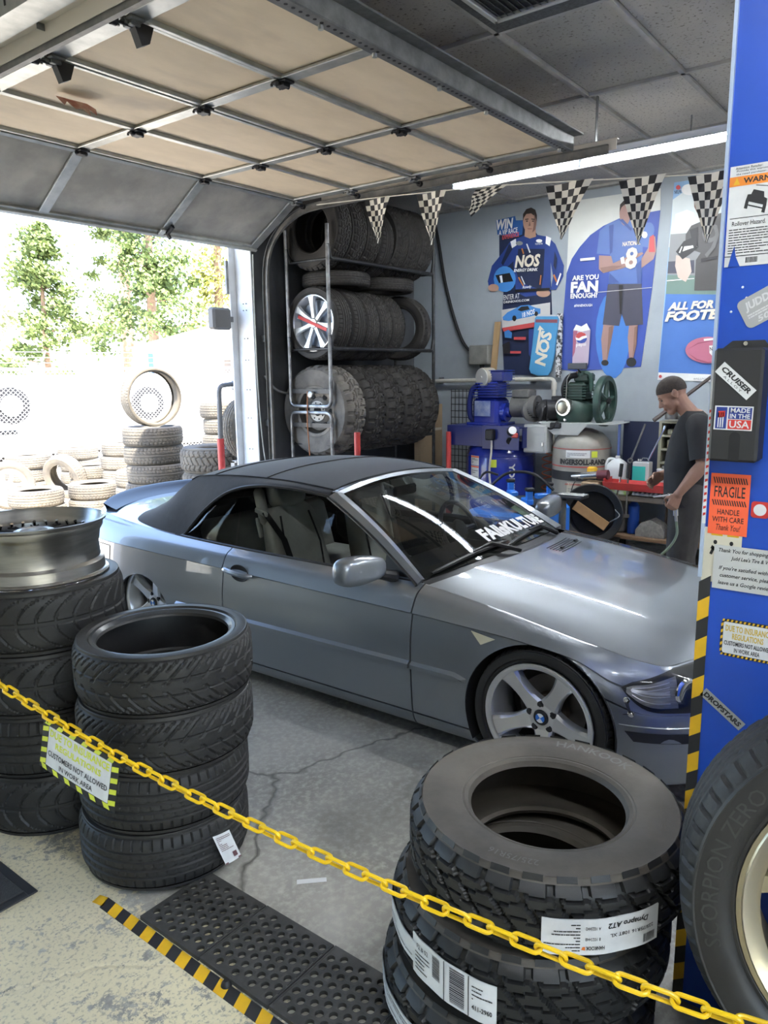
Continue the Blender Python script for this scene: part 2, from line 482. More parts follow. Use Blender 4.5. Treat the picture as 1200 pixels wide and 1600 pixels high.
# ------------------------------------------------------------------ ceiling: grid and tiles
m_tile = None
def tile_mat():
    M = bpy.data.materials.new('ceiling_tile'); M.use_nodes = True
    nt = M.node_tree; N = nt.nodes; L = nt.links; bb = N['Principled BSDF']
    tc = N.new('ShaderNodeTexCoord'); oi = N.new('ShaderNodeObjectInfo')
    geo = N.new('ShaderNodeNewGeometry')
    n1 = N.new('ShaderNodeTexNoise'); n1.inputs['Scale'].default_value = 55; n1.inputs['Detail'].default_value = 3; L.new(geo.outputs['Position'], n1.inputs['Vector'])
    r1 = N.new('ShaderNodeValToRGB'); r1.color_ramp.elements[0].position = 0.30; r1.color_ramp.elements[1].position = 0.42
    r1.color_ramp.elements[0].color = (0.22, 0.19, 0.15, 1); r1.color_ramp.elements[1].color = (0.60, 0.565, 0.50, 1); L.new(n1.outputs['Fac'], r1.inputs[0])
    n2 = N.new('ShaderNodeTexNoise'); n2.inputs['Scale'].default_value = 0.8; n2.inputs['Detail'].default_value = 4; L.new(geo.outputs['Position'], n2.inputs['Vector'])
    r2 = N.new('ShaderNodeValToRGB'); r2.color_ramp.elements[0].position = 0.45; r2.color_ramp.elements[1].position = 0.68; L.new(n2.outputs['Fac'], r2.inputs[0])
    mx = N.new('ShaderNodeMix'); mx.data_type = 'RGBA'; mx.inputs['B'].default_value = (0.21, 0.215, 0.215, 1)
    ml = N.new('ShaderNodeMath'); ml.operation = 'MULTIPLY'; ml.inputs[1].default_value = 0.7; L.new(r2.outputs[0], ml.inputs[0])
    L.new(ml.outputs[0], mx.inputs['Factor']); L.new(r1.outputs[0], mx.inputs['A'])
    hv = N.new('ShaderNodeHueSaturation'); L.new(mx.outputs['Result'], hv.inputs['Color'])
    mr = N.new('ShaderNodeMapRange'); mr.inputs['To Min'].default_value = 0.75; mr.inputs['To Max'].default_value = 1.05
    L.new(oi.outputs['Random'], mr.inputs['Value']); L.new(mr.outputs[0], hv.inputs['Value'])
    L.new(hv.outputs[0], bb.inputs['Base Color']); bb.inputs['Roughness'].default_value = 0.9
    bp = N.new('ShaderNodeBump'); bp.inputs['Strength'].default_value = 0.4; bp.inputs['Distance'].default_value = 0.004
    L.new(n1.outputs['Fac'], bp.inputs['Height']); L.new(bp.outputs[0], bb.inputs['Normal'])
    return M
m_tile = tile_mat()
m_tbar = mat('ceiling_grid_bar', (0.50, 0.48, 0.43), 0.6, c2=(0.36, 0.345, 0.31), sc=6)
GX = [-1.0+1.21*k+0.03 for k in range(-2, 8)]; GX = [3.87+1.21*k for k in range(-6, 4)]
GY = [1.585+0.61*k for k in range(-8, 7)]
b = MB(); b.box((1.8, 0.8, CEIL+0.09), (11.8, 9.6, 0.1)); ceil = struct(b.build('ceiling', m_tbar))
b = MB()
for x in GX: b.box((x, 0.8, CEIL+0.012), (0.028, 9.3, 0.025))
for y in GY: b.box((1.8, y, CEIL+0.012), (11.6, 0.028, 0.025))
b.build('grid_bars', m_tbar, ceil)
tm = MB(); tm.box((0, 0, 0.012), (1.178, 0.578, 0.02), b=0.004)
t0 = None
for i in range(len(GX)):
    for j in range(len(GY)-1):
        x = GX[i]+0.605; y = GY[j]+0.305
        if abs(x-(3.87-0.605)) < 0.1 and abs(y-(1.585+0.305)) < 0.1: continue     # the vent
        w = 1.178
        if x > 7.4: continue
        if t0 is None:
            t0 = tm.build('ceiling_tile', m_tile, ceil); c = t0
        else:
            c = t0.copy(); COL.objects.link(c)
        c.location = (x, y, CEIL+0.012+rnd.uniform(0, 0.006))
        c.rotation_euler = (rnd.uniform(-0.004, 0.004), rnd.uniform(-0.003, 0.003), 0)
b = MB(); b.box((7.57, 0.8, CEIL+0.024), (0.14, 9.2, 0.02)); b.build('ceiling_tile', m_tile, ceil)
for x in (GX[-1]+0.0,): pass

# ceiling vent
m_vent_dk = mat('dusty_vent_mesh', (0.10, 0.105, 0.105), 0.8, c2=(0.055, 0.055, 0.055), sc=60)
m_vent = mat('vent_white_metal', (0.55, 0.54, 0.50), 0.5)
v = thing('ceiling_vent', 'white louvred air vent in a dusty dark panel set in the tile ceiling', 'vent', (3.265, 1.89, CEIL))
b = MB(); b.box((0, 0, 0.006), (1.18, 0.58, 0.02), b=0.004); b.build('backing_panel', m_vent_dk, v)
b = MB()
for sx in (-1, 1): b.box((sx*0.43, 0, -0.014), (0.03, 0.44, 0.022), b=0.004)
for sy in (-1, 1): b.box((0, sy*0.21, -0.014), (0.89, 0.03, 0.022), b=0.004)
b.box((0.12, 0, -0.012), (0.022, 0.40, 0.02))
b.build('vent_frame', m_vent, v)
for k in range(11):
    y = -0.18+0.036*k
    b = MB(); b.box((0, 0, 0), (0.84, 0.030, 0.003), M=T(0, y, -0.010) @ rotm('X', radians(35))); b.build('louvre', m_vent_dk, v)

# ------------------------------------------------------------------ overhead sectional door
DZ = 3.22
SX = [2.06, 2.965, 3.975, 4.99]
SY = [2.31, 2.905, 3.52, 4.14, 4.755]
gd = thing('garage_door', 'raised overhead sectional garage door with tan hardboard panels and steel stiles', 'garage door', (0, 0, 0))
def section(mapf, L, bm_, first, last, grey):
    """one section, lateral x, along a in 0..L; mapf gives a matrix whose local x is world x, y along, z up out of the room side"""
    M = mapf
    for k in range(3):
        xa, xb = SX[k], SX[k+1]
        nu, nv = 8, 6
        b = MB(); r2 = random.Random(hash((k, L, grey)) & 255)
        sag = r2.uniform(0.004, 0.012)
        def fn(u, w):
            q = sin(pi*u)*sin(pi*w)
            return M @ Vector((lerp(xa+0.02, xb-0.02, u), lerp(0.03, L-0.03, w), 0.018-sag*q))
        b.grid(fn, frange(0, 1, nu), frange(0, 1, nv))
        def fn2(u, w): return M @ Vector((lerp(xa+0.02, xb-0.02, u), lerp(0.03, L-0.03, w), 0.04))
        b.grid(fn2, [0, 1], [0, 1])
        p = b.build('door_panel', bm_, gd)
    fm = m_galv if not grey else m_galv
    for k in range(4):
        w = 0.075 if 0 < k < 3 else 0.09
        x = SX[k]+(0.035 if k == 0 else (-0.035 if k == 3 else 0))
        b = MB(); b.box((x, L/2, 0.004), (w, L-0.015, 0.016), M=M, b=0.003)
        b.build('stile', fm, gd)
    for a, dz in ((0.016, 0.0), (L-0.016, 0.0)):
        b = MB(); b.box(((SX[0]+SX[3])/2, a, 0.012), (SX[3]-SX[0], 0.026, 0.03), M=M, b=0.003)
        b.build('rail', fm, gd)
    b = MB(); b.box(((SX[0]+SX[3])/2, -0.004, 0.03), (SX[3]-SX[0], 0.02, 0.02), M=M); b.build('seam_seal', m_gap, gd)
for i in range(4):
    M = T(0, SY[i], DZ+0.004*(i % 2))
    section(M, SY[i+1]-SY[i], m_board, i == 0, False, False)
TILT = radians(31)
Mt = T(0, SY[4]+0.005, DZ) @ rotm('X', -TILT)
section(Mt, 0.635, m_board_gr, False, True, True)
b = MB(); b.box((3.525, 0.645, 0.01), (2.95, 0.03, 0.06), M=Mt, b=0.004); b.build('bottom_seal', m_galv, gd)
# hinges on every seam
def hinge(x, M, roller=False):
    b = MB()
    b.box((x, -0.028, -0.010), (0.07, 0.045, 0.012), M=M, b=0.003)
    b.box((x, 0.028, -0.010), (0.07, 0.045, 0.012), M=M, b=0.003)
    b.cyl(M @ Vector((x-0.04, 0, -0.020)), M @ Vector((x+0.04, 0, -0.020)), 0.012, n=8)
    b.box((x, 0, -0.022), (0.05, 0.06, 0.022), M=M, b=0.004)
    for sx in (-1, 1):
        b.cyl(M @ Vector((x+sx*0.03, 0.05, -0.012)), M @ Vector((x+sx*0.03, 0.05, -0.024)), 0.007, n=6)
    return b.build('hinge', m_iron if not roller else m_galv_dk, gd)
for i in (1, 2, 3, 4):
    for x in SX[1:3]: hinge(x, T(0, SY[i], DZ))
    for x, sg in ((SX[0]+0.03, -1), (SX[3]-0.03, 1)):
        h = hinge(x, T(0, SY[i], DZ), True)
        b = MB()
        b.cyl((x, SY[i], DZ-0.03), (x+sg*0.10, SY[i], DZ-0.03), 0.006, n=8)
        b.cyl((x+sg*0.075, SY[i], DZ-0.03), (x+sg*0.10, SY[i], DZ-0.03), 0.022, n=14)
        b.build('roller', m_iron, gd)
# black brackets by the left track, latch on the tilted section
for y in (SY[1], SY[2]):
    b = MB()
    b.prism([(0, 0), (0.11, 0), (0.085, -0.07), (0.045, -0.09), (0.02, -0.03)], -0.02, 0.02, M=T(2.075, y, DZ-0.01) @ rotm('X', pi/2))
    b.build('track_bracket', m_iron, gd)
b = MB(); b.box((SX[2]+0.02, 0.56, -0.02), (0.03, 0.10, 0.03), M=Mt, b=0.006); b.box((SX[2]+0.02, 0.60, -0.05), (0.02, 0.03, 0.05), M=Mt, b=0.005); b.build('latch', m_iron, gd)
b = MB(); b.box((SX[2]-0.03, 0.60, -0.012), (0.05, 0.06, 0.02), M=Mt, b=0.004); b.build('latch_plate', m_galv, gd)
# top strut
b = MB()
b.box((3.525, SY[0]-0.012, DZ-0.012), (3.02, 0.07, 0.012), b=0.002)
b.box((3.525, SY[0]-0.045, DZ+0.03), (3.02, 0.008, 0.09), b=0.002)
b.box((3.525, SY[0]-0.08, DZ+0.075), (3.02, 0.075, 0.01), b=0.002)
b.build('top_strut', m_galv_dk, gd)
b = MB()
for k in range(70):
    x = 2.08+k*0.042
    b.cyl((x, SY[0]-0.015, DZ-0.019), (x, SY[0]-0.015, DZ-0.017), 0.009, n=6)
o = b.build('strut_punched_holes', m_gap, gd); o['kind'] = 'stuff'
for x in SX[1:3]+[4.93, 2.6, 3.5]:
    b = MB(); b.cyl((x, SY[0]+0.005, DZ-0.018), (x, SY[0]+0.005, DZ-0.035), 0.012, n=8); b.build('bolt', m_galv, gd)
# torn reddish sticker hanging from a board
m_rag = mat('torn_red_sticker', (0.42, 0.16, 0.12), 0.8, c2=(0.62, 0.45, 0.36), sc=18)
b = MB(); r2 = random.Random(3)
xs = SX[0]+0.38; base = [(-0.10, 0.02), (-0.02, 0.035), (0.07, 0.0), (0.11, -0.03), (0.09, -0.09), (0.06, -0.05), (0.045, -0.11), (0.01, -0.06), (-0.03, -0.085), (-0.06, -0.03), (-0.09, -0.075)]
vs = [(xs+p[0], 3.93+p[1]*0.6, DZ-0.01-max(0, -p[1])*0.7) for p in base]
b.add(vs, [tuple(range(len(vs)))]); b.add([(v_[0], v_[1]+0.004, v_[2]+0.004) for v_ in vs], [tuple(range(len(vs)))])
o = b.build('torn_sticker', m_rag, gd)

def track(name, x, lab, sg):
    t = thing(name, lab, 'door track', (0, 0, 0))
    path = [(x, y, DZ-0.03) for y in (2.05, 3.0, 4.0)]+[(x, *p) for p in smooth_pts([(4.6, 3.19), (4.82, 3.172), (5.02, 3.10), (5.17, 2.99), (5.26, 2.86), (5.30, 2.70), (5.31, 2.50)], 3)]+[(x, 5.31, 1.2), (x, 5.31, 0.02)]
    b = MB(); n = len(path)
    vs = []; fs = []
    for i, p in enumerate(path):
        a = Vector(path[max(i-1, 0)]); c = Vector(path[min(i+1, n-1)]); d = (c-a).normalized()
        nrm = Vector((0, -d.z, d.y))
        P = Vector(p)
        for (u, w_) in ((-0.004*sg, -0.03), (0.022*sg, -0.03), (0.022*sg, 0.03), (-0.004*sg, 0.03), (-0.004*sg, 0.026), (0.018*sg, 0.026), (0.018*sg, -0.026), (-0.004*sg, -0.026)):
            vs.append(P+Vector((u, 0, 0))+nrm*w_)
    for i in range(n-1):
        for k in range(8): fs.append((i*8+k, i*8+(k+1) % 8, (i+1)*8+(k+1) % 8, (i+1)*8+k))
    b.add(vs, fs); b.build('rail', mat('grimy_track_steel', (0.13, 0.13, 0.125), 0.55, 0.5, c2=(0.22, 0.21, 0.19), sc=9), t)
    # carrying angle and hangers
    b = MB(); b.box((x+0.03*sg, 3.3, DZ+0.0), (0.004, 2.6, 0.07)); b.box((x+0.046*sg, 3.3, DZ+0.035), (0.036, 2.6, 0.004)); b.build('angle_iron', mat('cream_painted_angle', (0.55, 0.50, 0.42), 0.6), t)
    for y in (2.15, 3.3):
        b = MB(); b.box((x+0.05*sg, y, (DZ+CEIL)/2+0.02), (0.035, 0.004, CEIL-DZ+0.03)); b.build('hanger_strap', m_galv_dk, t)
    for z in (0.5, 1.3, 2.1):
        b = MB(); b.box((x+0.028*sg, 5.365, z), (0.004, 0.11, 0.06)); b.box((x+0.05*sg, YD-0.002, z), (0.05, 0.004, 0.06)); b.build('wall_bracket', m_galv_dk, t)
    return t
track('door_track', 5.09, 'galvanised door track curving from the ceiling down beside the tire rack', 1)
track('door_track', 1.965, 'galvanised overhead door track on the side away from the tire rack', -1)
# broad slotted angle that closes the far side of the door (seen from below)
b = MB(); b.box((1.825, 2.9, DZ+0.02), (0.12, 3.0, 0.006)); b.box((1.765, 2.9, DZ+0.06), (0.006, 3.0, 0.09))
o = b.build('slotted_angle', m_galv); tag(o, 'long slotted steel angle hanging under the ceiling along the raised door', 'steel angle')
b = MB()
for k in range(22): b.box((1.761, 1.6+0.13*k, DZ+0.06), (0.003, 0.012, 0.03))
b.build('slot', m_gap, o)['kind'] = 'stuff'
for y in (1.7, 3.0, 4.2):
    b = MB(); b.box((1.77, y, (DZ+0.1+CEIL)/2), (0.004, 0.035, CEIL-DZ-0.08)); b.build('hanger_strap', m_galv_dk, o)

# safety edge cable, jamb box, grey sensors on the opening
b = MB(); b.tube(smooth_pts([(5.00, 5.36, 2.85), (5.0, 5.37, 2.2), (5.0, 5.36, 1.5), (5.02, 5.33, 0.95), (5.08, 5.30, 0.85), (5.12, 5.33, 1.0)], 6), 0.006, 6)
tag(b.build('door_cable', m_galv), 'thin grey cable running down the white door jamb', 'cable')
m_grey_pl = mat('weathered_grey_plastic', (0.13, 0.13, 0.13), 0.6)
b = MB(); b.box((4.80, 5.63, 2.28), (0.22, 0.10, 0.20), b=0.02); o = b.build('door_sensor_box', m_grey_pl); tag(o, 'grey plastic box fixed to the outside of the white door jamb', 'sensor box')
b = MB(); b.box((4.93, 5.64, 2.28), (0.06, 0.04, 0.05)); b.build('bracket', m_galv_dk, o)
b = MB(); b.box((4.915, 5.635, 2.66), (0.03, 0.03, 0.30), b=0.004); tag(b.build('door_stop', m_galv_dk), 'dark narrow door stop on the outer edge of the jamb top', 'door stop')

# ------------------------------------------------------------------ fluorescent lamps
m_tube = mat('lit_fluorescent_tube', (1, 1, 1), 0.4, emit=(0.93, 0.97, 1.0), es=42)
m_lampbody = mat('lamp_white_enamel', (0.66, 0.70, 0.75), 0.4)
def lamp(loc, L, lab, nseg=2, rz=0.0):
    t = thing('strip_light', lab, 'lamp', loc, (0, 0, rz), 'fluorescent strip lights')
    b = MB(); b.box((0, 0, 0.05), (0.09, L, 0.05), b=0.004)
    b.prism([(-0.045, 0.026), (-0.12, 0.0), (-0.12, 0.004), (-0.045, 0.03)], -L/2, L/2, M=rotm('X', pi/2)); b.prism([(0.045, 0.026), (0.12, 0.0), (0.12, 0.004), (0.045, 0.03)], -L/2, L/2, M=rotm('X', pi/2))
    b.build('housing', m_lampbody, t)
    for k in range(nseg):
        a = -L/2+L*k/nseg+0.03; c = -L/2+L*(k+1)/nseg-0.03
        b = MB(); b.cyl((0, a, 0.0), (0, c, 0.0), 0.019, n=12); b.build('tube', m_tube, t)
        for y in (a-0.012, c+0.012):
            b = MB(); b.box((0, y, 0.012), (0.04, 0.02, 0.06), b=0.004); b.build('lamp_holder', m_lampbody, t)
    for y in (-L*0.35, L*0.35):
        b = MB(); b.tube([(0, y, 0.07), (0, y, CEIL-loc[2]+0.01)], 0.006, 6); b.build('hanger', m_galv_dk, t)
    return t
lamp((5.93, 2.60, 3.35), 2.36, 'lit fluorescent strip light hanging near the poster wall')
lamp((3.35, -0.9, 3.36), 2.4, 'lit fluorescent strip light hanging over the front end of the car')
lamp((5.93, -1.2, 3.36), 2.4, 'lit fluorescent strip light hanging behind the blue panel')
lamp((0.3, -0.6, 3.36), 2.4, 'lit fluorescent strip light over the customer area')
# ------------------------------------------------------------------ outside
m_ground = mat('pale_gravel_yard', (0.74, 0.67, 0.56), 0.95, c2=(0.62, 0.56, 0.47), sc=3, bump=0.3, bsc=60, c3=(0.42, 0.40, 0.36), sc3=0.4)
b = MB(); b.box((8, 45, -0.15), (120, 79, 0.25)); struct(b.build('ground', m_ground))
# roof overhang of the garage (casts the shade by the door)
m_roof = mat('roof_metal', (0.45, 0.45, 0.46), 0.5, 0.3)
b = MB(); b.box((1.8, 0.7, 3.78), (12.6, 10.1, 0.12)); struct(b.build('roof', m_roof))
# neighbouring building
m_bld = mat('white_siding', (0.82, 0.82, 0.80), 0.8, c2=(0.74, 0.74, 0.72), sc=1)
m_bldroof = mat('pale_metal_roof', (0.78, 0.77, 0.75), 0.5)
m_blue_trim = mat('blue_trim_paint', (0.05, 0.16, 0.55), 0.5)
bl = thing('neighbour_building', 'long low white building with a pale gabled roof beyond the yard fence', 'building', (17.5, 20.5, 0), (0, 0, radians(-48)))
b = MB(); b.box((1.5, 4, 1.35), (9, 8, 2.7)); b.build('wall', m_bld, bl)
b = MB(); b.prism([(-4.4, 0), (4.4, 0), (0, 1.15)], -5.0, 5.0, M=T(1.5, 4, 2.65) @ rotm('X', pi/2) ); b.build('roof', m_bldroof, bl)
for x in (0.6,):
    b = MB(); b.box((x, -0.03, 1.95), (1.15, 0.05, 0.75)); w = b.build('window', m_alu, bl)
    for k in range(4):
        b = MB(); b.box((x-0.42+0.28*k, -0.06, 1.95), (0.24, 0.02, 0.62)); b.build('pane', mat('dull_window_pane', (0.10, 0.085, 0.075), 0.4), w)
b = MB(); b.box((-2.4, -0.04, 2.0), (0.16, 0.06, 1.0)); b.build('blue_door_trim', m_blue_trim, bl)

# chain link fence
m_fence = mat('galvanised_fence_wire', (0.68, 0.68, 0.67), 0.5, 0.3)
fe = thing('chain_link_fence', 'tall chain link fence with slim posts and barbed wire behind the tire piles', 'fence', (0, 0, 0))
fa = Vector((2.0, 13.4, 0)); fb = Vector((14.0, 11.6, 0)); fd = (fb-fa).normalized(); FL = (fb-fa).length; FH = 1.9
for k in range(6):
    p = fa+fd*(FL*k/5)
    b = MB(); b.cyl(p, p+Vector((0, 0, FH+0.03)), 0.03, n=10); b.tube([p+Vector((0, 0, FH)), p+Vector((0, -0.22, FH+0.3))], 0.012, 6); b.build('post', m_fence, fe)
b = MB(); b.cyl(fa+Vector((0, 0, FH)), fb+Vector((0, 0, FH)), 0.022, n=8); b.build('top_rail', m_fence, fe)
for k in range(3):
    b = MB(); b.tube([fa+Vector((0, -0.06-0.07*k, FH+0.1+0.09*k)), fb+Vector((0, -0.06-0.07*k, FH+0.1+0.09*k))], 0.004, 4); b.build('barbed_wire', m_fence, fe)
b = MB(); st = 0.075; n = int((FL+FH)/st)
for k in range(n):
    a0 = k*st-FH
    for sgn in (0, 1):
        p0 = max(a0, 0); z0 = p0-a0; p1 = min(a0+FH, FL); z1 = p1-a0
        if p1 <= p0: continue
        if sgn: z0, z1 = FH-z0, FH-z1
        A = fa+fd*p0+Vector((0, 0, z0)); B_ = fa+fd*p1+Vector((0, 0, z1))
        w = Vector((0, 0, 0.0055)); 
        b.add([A-w, B_-w, B_+w, A+w], [(0, 1, 2, 3)])
        w = Vector((0, 0.0055, 0)); b.add([A-w, B_-w, B_+w, A+w], [(0, 1, 2, 3)])
b.build('mesh_wire', m_fence, fe, recalc=False, smooth=False)['kind'] = 'stuff'

# white truck-like trailer behind the fence with wheels hung on it
m_trail = mat('white_trailer_paint', (0.80, 0.80, 0.79), 0.4)
tr = thing('parked_trailer', 'white parked trailer just behind the chain link fence', 'trailer', (9.6, 14.6, 0), (0, 0, radians(-9)))
b = MB(); b.box((0, 0, 1.05), (7.5, 1.8, 1.5), b=0.03); b.build('box_body', m_trail, tr)
b = MB(); b.box((0, 0, 0.27), (7.0, 1.2, 0.1)); b.build('chassis', m_iron, tr)
for x, z in ((-2.6, 1.25), (0.1, 1.2)):
    b = MB(); b.cyl((x, -0.92, z), (x, -1.06, z), 0.34, n=28); w = b.build('spare_wheel', m_iron, tr)
    b = MB(); b.cyl((x, -1.05, z), (x, -1.09, z), 0.20, n=24); b.build('spare_rim', m_galv_dk, w)
for k in range(3):
    b = MB(); b.box((-4.2+0.55*k, -0.91, 1.15), (0.48, 0.03, 0.5)); b.build('side_window', m_iron, tr)
b = MB(); b.box((-3.6, -0.91, 0.75), (2.2, 0.03, 0.08)); b.build('rub_rail', m_iron, tr)
for x in (-2.4, 2.2):
    for y in (-0.75, 0.75):
        b = MB(); b.cyl((x, y-0.1, 0.33), (x, y+0.1, 0.33), 0.33, n=24); b.build('wheel', m_iron, tr)

# trees
m_bark = mat('pine_bark', (0.20, 0.13, 0.09), 0.9, c2=(0.30, 0.20, 0.13), sc=10, bump=0.4)
m_leaf1 = mat('green_foliage', (0.15, 0.20, 0.05), 0.7, c2=(0.08, 0.12, 0.035), sc=3)  # leaf green mottled with a darker green
m_leaf2 = mat('olive_foliage', (0.16, 0.18, 0.07), 0.7, c2=(0.09, 0.11, 0.05), sc=3)
m_leaf3 = mat('yellow_green_foliage', (0.38, 0.36, 0.08), 0.7, c2=(0.26, 0.28, 0.06), sc=3)
def tree(x, y, h, r, lm, lab, n, seed, z0=0.25, gap=0.0):
    q = random.Random(seed)
    t = thing('conifer_tree', lab, 'tree', (x, y, -0.05), (0, 0, q.uniform(0, 6)), 'trees beyond the yard')
    b = MB(); lean = q.uniform(-0.3, 0.3)
    b.tube([(0, 0, 0), (lean*0.3, 0.1, h*0.35), (lean*0.6, 0, h*0.7), (lean, 0, h)], [0.02*h+0.02, 0.016*h, 0.010*h, 0.01], 8)
    for k in range(16):
        z = h*lerp(z0, 0.95, k/15); a = q.uniform(0, 6.3); L_ = r*(1-(z/h)**1.5*0.75)*q.uniform(0.6, 1)
        b.tube([(lean*z/h, 0, z), (lean*z/h+L_*cos(a)*0.9, L_*sin(a)*0.9, z+L_*0.15)], [0.05, 0.012], 5)
    b.build('trunk', m_bark, t)
    b = MB(); cl = []
    for k in range(max(24, n//26)):
        f = q.random()**0.85; z = h*lerp(z0, 1.0, f); a = q.uniform(0, 6.28); R_ = r*(1-(z/h)**1.6*0.85)*sqrt(q.uniform(0.08, 1))
        cl.append((lean*z/h+R_*cos(a), R_*sin(a), z, q.uniform(0.30, 0.75)))
    for k in range(n*5):
        x0, y0, zz, cr = cl[q.randrange(len(cl))]
        c = Vector((x0+q.gauss(0, cr*0.6), y0+q.gauss(0, cr*0.6), zz+q.gauss(0, cr*0.42)))
        s_ = q.uniform(0.06, 0.15)
        u = Vector((q.gauss(0, 1), q.gauss(0, 1), q.gauss(0, 0.6))).normalized(); w = u.orthogonal().normalized()
        e1 = w*s_; e2 = u*s_*0.7
        b.add([c-e1, c-e2, c+e1, c+e2], [(0, 1, 2, 3)])
    b.build('foliage', lm, t, recalc=False, smooth=False)['kind'] = 'stuff'
tree(21.0, 29, 13, 2.6, m_leaf1, 'tall full green tree rising behind the white building', 2600, 1, 0.18)
tree(27.2, 32, 15, 2.4, m_leaf3, 'yellowing tree with a brown trunk behind the building roof', 1900, 2, 0.25)
tree(19.8, 36, 9, 2.5, m_leaf1, 'low dark green tree at the end of the building', 1500, 3, 0.1)
tree(13.6, 33, 16, 2.6, m_leaf2, 'thin conifer standing behind the fence with sparse branches', 1500, 4, 0.2, 0.5)
tree(8.4, 29, 17, 2.9, m_leaf2, 'tall broad conifer nearest the yard corner behind the fence', 2300, 5, 0.12, 0.3)
tree(17.0, 41, 12.5, 2.2, m_leaf1, 'slender light conifer between the two tall groves', 1100, 6, 0.1, 0.5)
tree(11.8, 44, 10, 2.4, m_leaf2, 'small distant conifer low on the skyline', 1200, 8, 0.1, 0.3)
tree(27.0, 40, 19, 2.6, m_leaf1, 'second tall green tree partly hidden behind the full one', 1700, 9, 0.2)
tree(33.0, 33, 15, 2.4, m_leaf3, 'thin yellow green tree beside the jamb side of the grove', 1500, 11, 0.2)
# ------------------------------------------------------------------ tires and wheels (axis = local z, lying flat with the base at z = 0)
m_rub = mat('black_tread_rubber', (0.010, 0.010, 0.011), 0.6, c2=(0.018, 0.0175, 0.017), sc=9, bump=0.08, bsc=90)
m_rub_side = mat('sidewall_rubber', (0.013, 0.013, 0.014), 0.48, c2=(0.022, 0.021, 0.020), sc=5, bump=0.05, bsc=60)
m_rub_new = mat('new_tread_rubber', (0.010, 0.0105, 0.011), 0.52, c2=(0.017, 0.017, 0.017), sc=8, bump=0.06, bsc=90)
m_rub_dust = mat('dusty_sidewall_rubber', (0.036, 0.031, 0.025), 0.6, c2=(0.085, 0.072, 0.056), sc=3.2, bump=0.06, bsc=60)
m_rub_yard = mat('sun_faded_dusty_rubber', (0.085, 0.076, 0.064), 0.85, c2=(0.15, 0.13, 0.10), sc=4, bump=0.1, bsc=50)
m_rub_rack = mat('old_dusty_rack_rubber', (0.016, 0.0145, 0.013), 0.75, c2=(0.034, 0.030, 0.026), sc=6, bump=0.1, bsc=70)
m_rub_mud = mat('muddy_rubber', (0.09, 0.083, 0.074), 0.85, c2=(0.17, 0.155, 0.135), sc=5, bump=0.2, bsc=40)
m_alloy = mat('silver_alloy', (0.74, 0.75, 0.76), 0.28, 0.8, c2=(0.68, 0.69, 0.70), sc=6)
m_chrome = mat('polished_chrome', (0.78, 0.79, 0.80), 0.09, 1.0)
m_brushed = mat('brushed_aluminium', (0.50, 0.49, 0.47), 0.28, 0.95, c2=(0.36, 0.355, 0.345), sc=4, stretch=(1, 1, 9))
m_dark_metal = mat('dark_metal', (0.06, 0.06, 0.065), 0.45, 0.8)
m_brass = mat('dull_gold_alloy', (0.46, 0.40, 0.27), 0.35, 0.85, c2=(0.34, 0.30, 0.21), sc=5)

def pf(x): return x-fl(x)
def tr_v(u, v):            # directional V grooves, u in pitches
    a = abs(v)
    g = 0.0
    if a < 0.10: return 0.0
    if 0.27 < a < 0.31: g = 1.0
    w = pf(u+1.55*(1-a)**0.8)
    if a < 0.93 and w < 0.17: g = 1.0
    if a > 0.62 and pf(u+0.5+1.55*(1-a)**0.8) < 0.12: g = 1.0
    return g
def tr_arc(u, v):          # curved feather grooves
    a = abs(v)
    if a < 0.06: return 1.0
    w = pf(u+2.2*sqrt(max(0, 1-a*a)))
    if w < 0.14 and a > 0.1: return 1.0
    return 0.0
def tr_rib(u, v):          # ribs with shoulder slits
    for c in (-0.5, -0.17, 0.17, 0.5):
        if abs(v-c) < 0.045: return 1.0
    a = abs(v)
    if a > 0.60 and pf(u) < 0.10 and a < 0.97: return 1.0
    if a < 0.45 and pf(u*1.0+v*0.8) < 0.07: return 0.5
    return 0.0
def tr_at(u, v):           # interlocking all terrain blocks
    a = abs(v); sg = 1 if v > 0 else -1
    zig = 0.045*(1 if pf(u) < 0.5 else -1)
    if abs(v-zig) < 0.028: return 1.0
    if abs(a-0.40-zig*sg) < 0.042: return 1.0
    if abs(a-0.72-zig*0.4) < 0.03: return 1.0
    if a < 0.40: return 1.0 if pf(u+0.9*v+0.25) < 0.2 else 0.0
    if a < 0.72: return 1.0 if pf(u+0.5+0.5*a) < 0.2 else 0.0
    return 1.0 if pf(u+0.05*sg) < 0.22 else 0.0
def tr_mud(u, v):          # big lugs
    a = abs(v); sg = 1 if v > 0 else -1
    if a < 0.05: return 1.0
    if abs(a-(0.36+0.09*sin(2*pi*u))) < 0.06: return 1.0
    if a < 0.36: return 1.0 if pf(u+0.8*v) < 0.3 else 0.0
    return 1.0 if pf(u+0.25*sg) < 0.30 else 0.0
def tr_fine(u, v):         # plain rain ribs with fine teeth
    for c in (-0.55, -0.2, 0.2, 0.55):
        if abs(v-c) < 0.04: return 1.0
    if pf(u+0.5*v) < 0.3 and abs(abs(v)-0.37) < 0.13: return 0.6
    if abs(v) > 0.6 and pf(u) < 0.2: return 0.8
    return 0.0

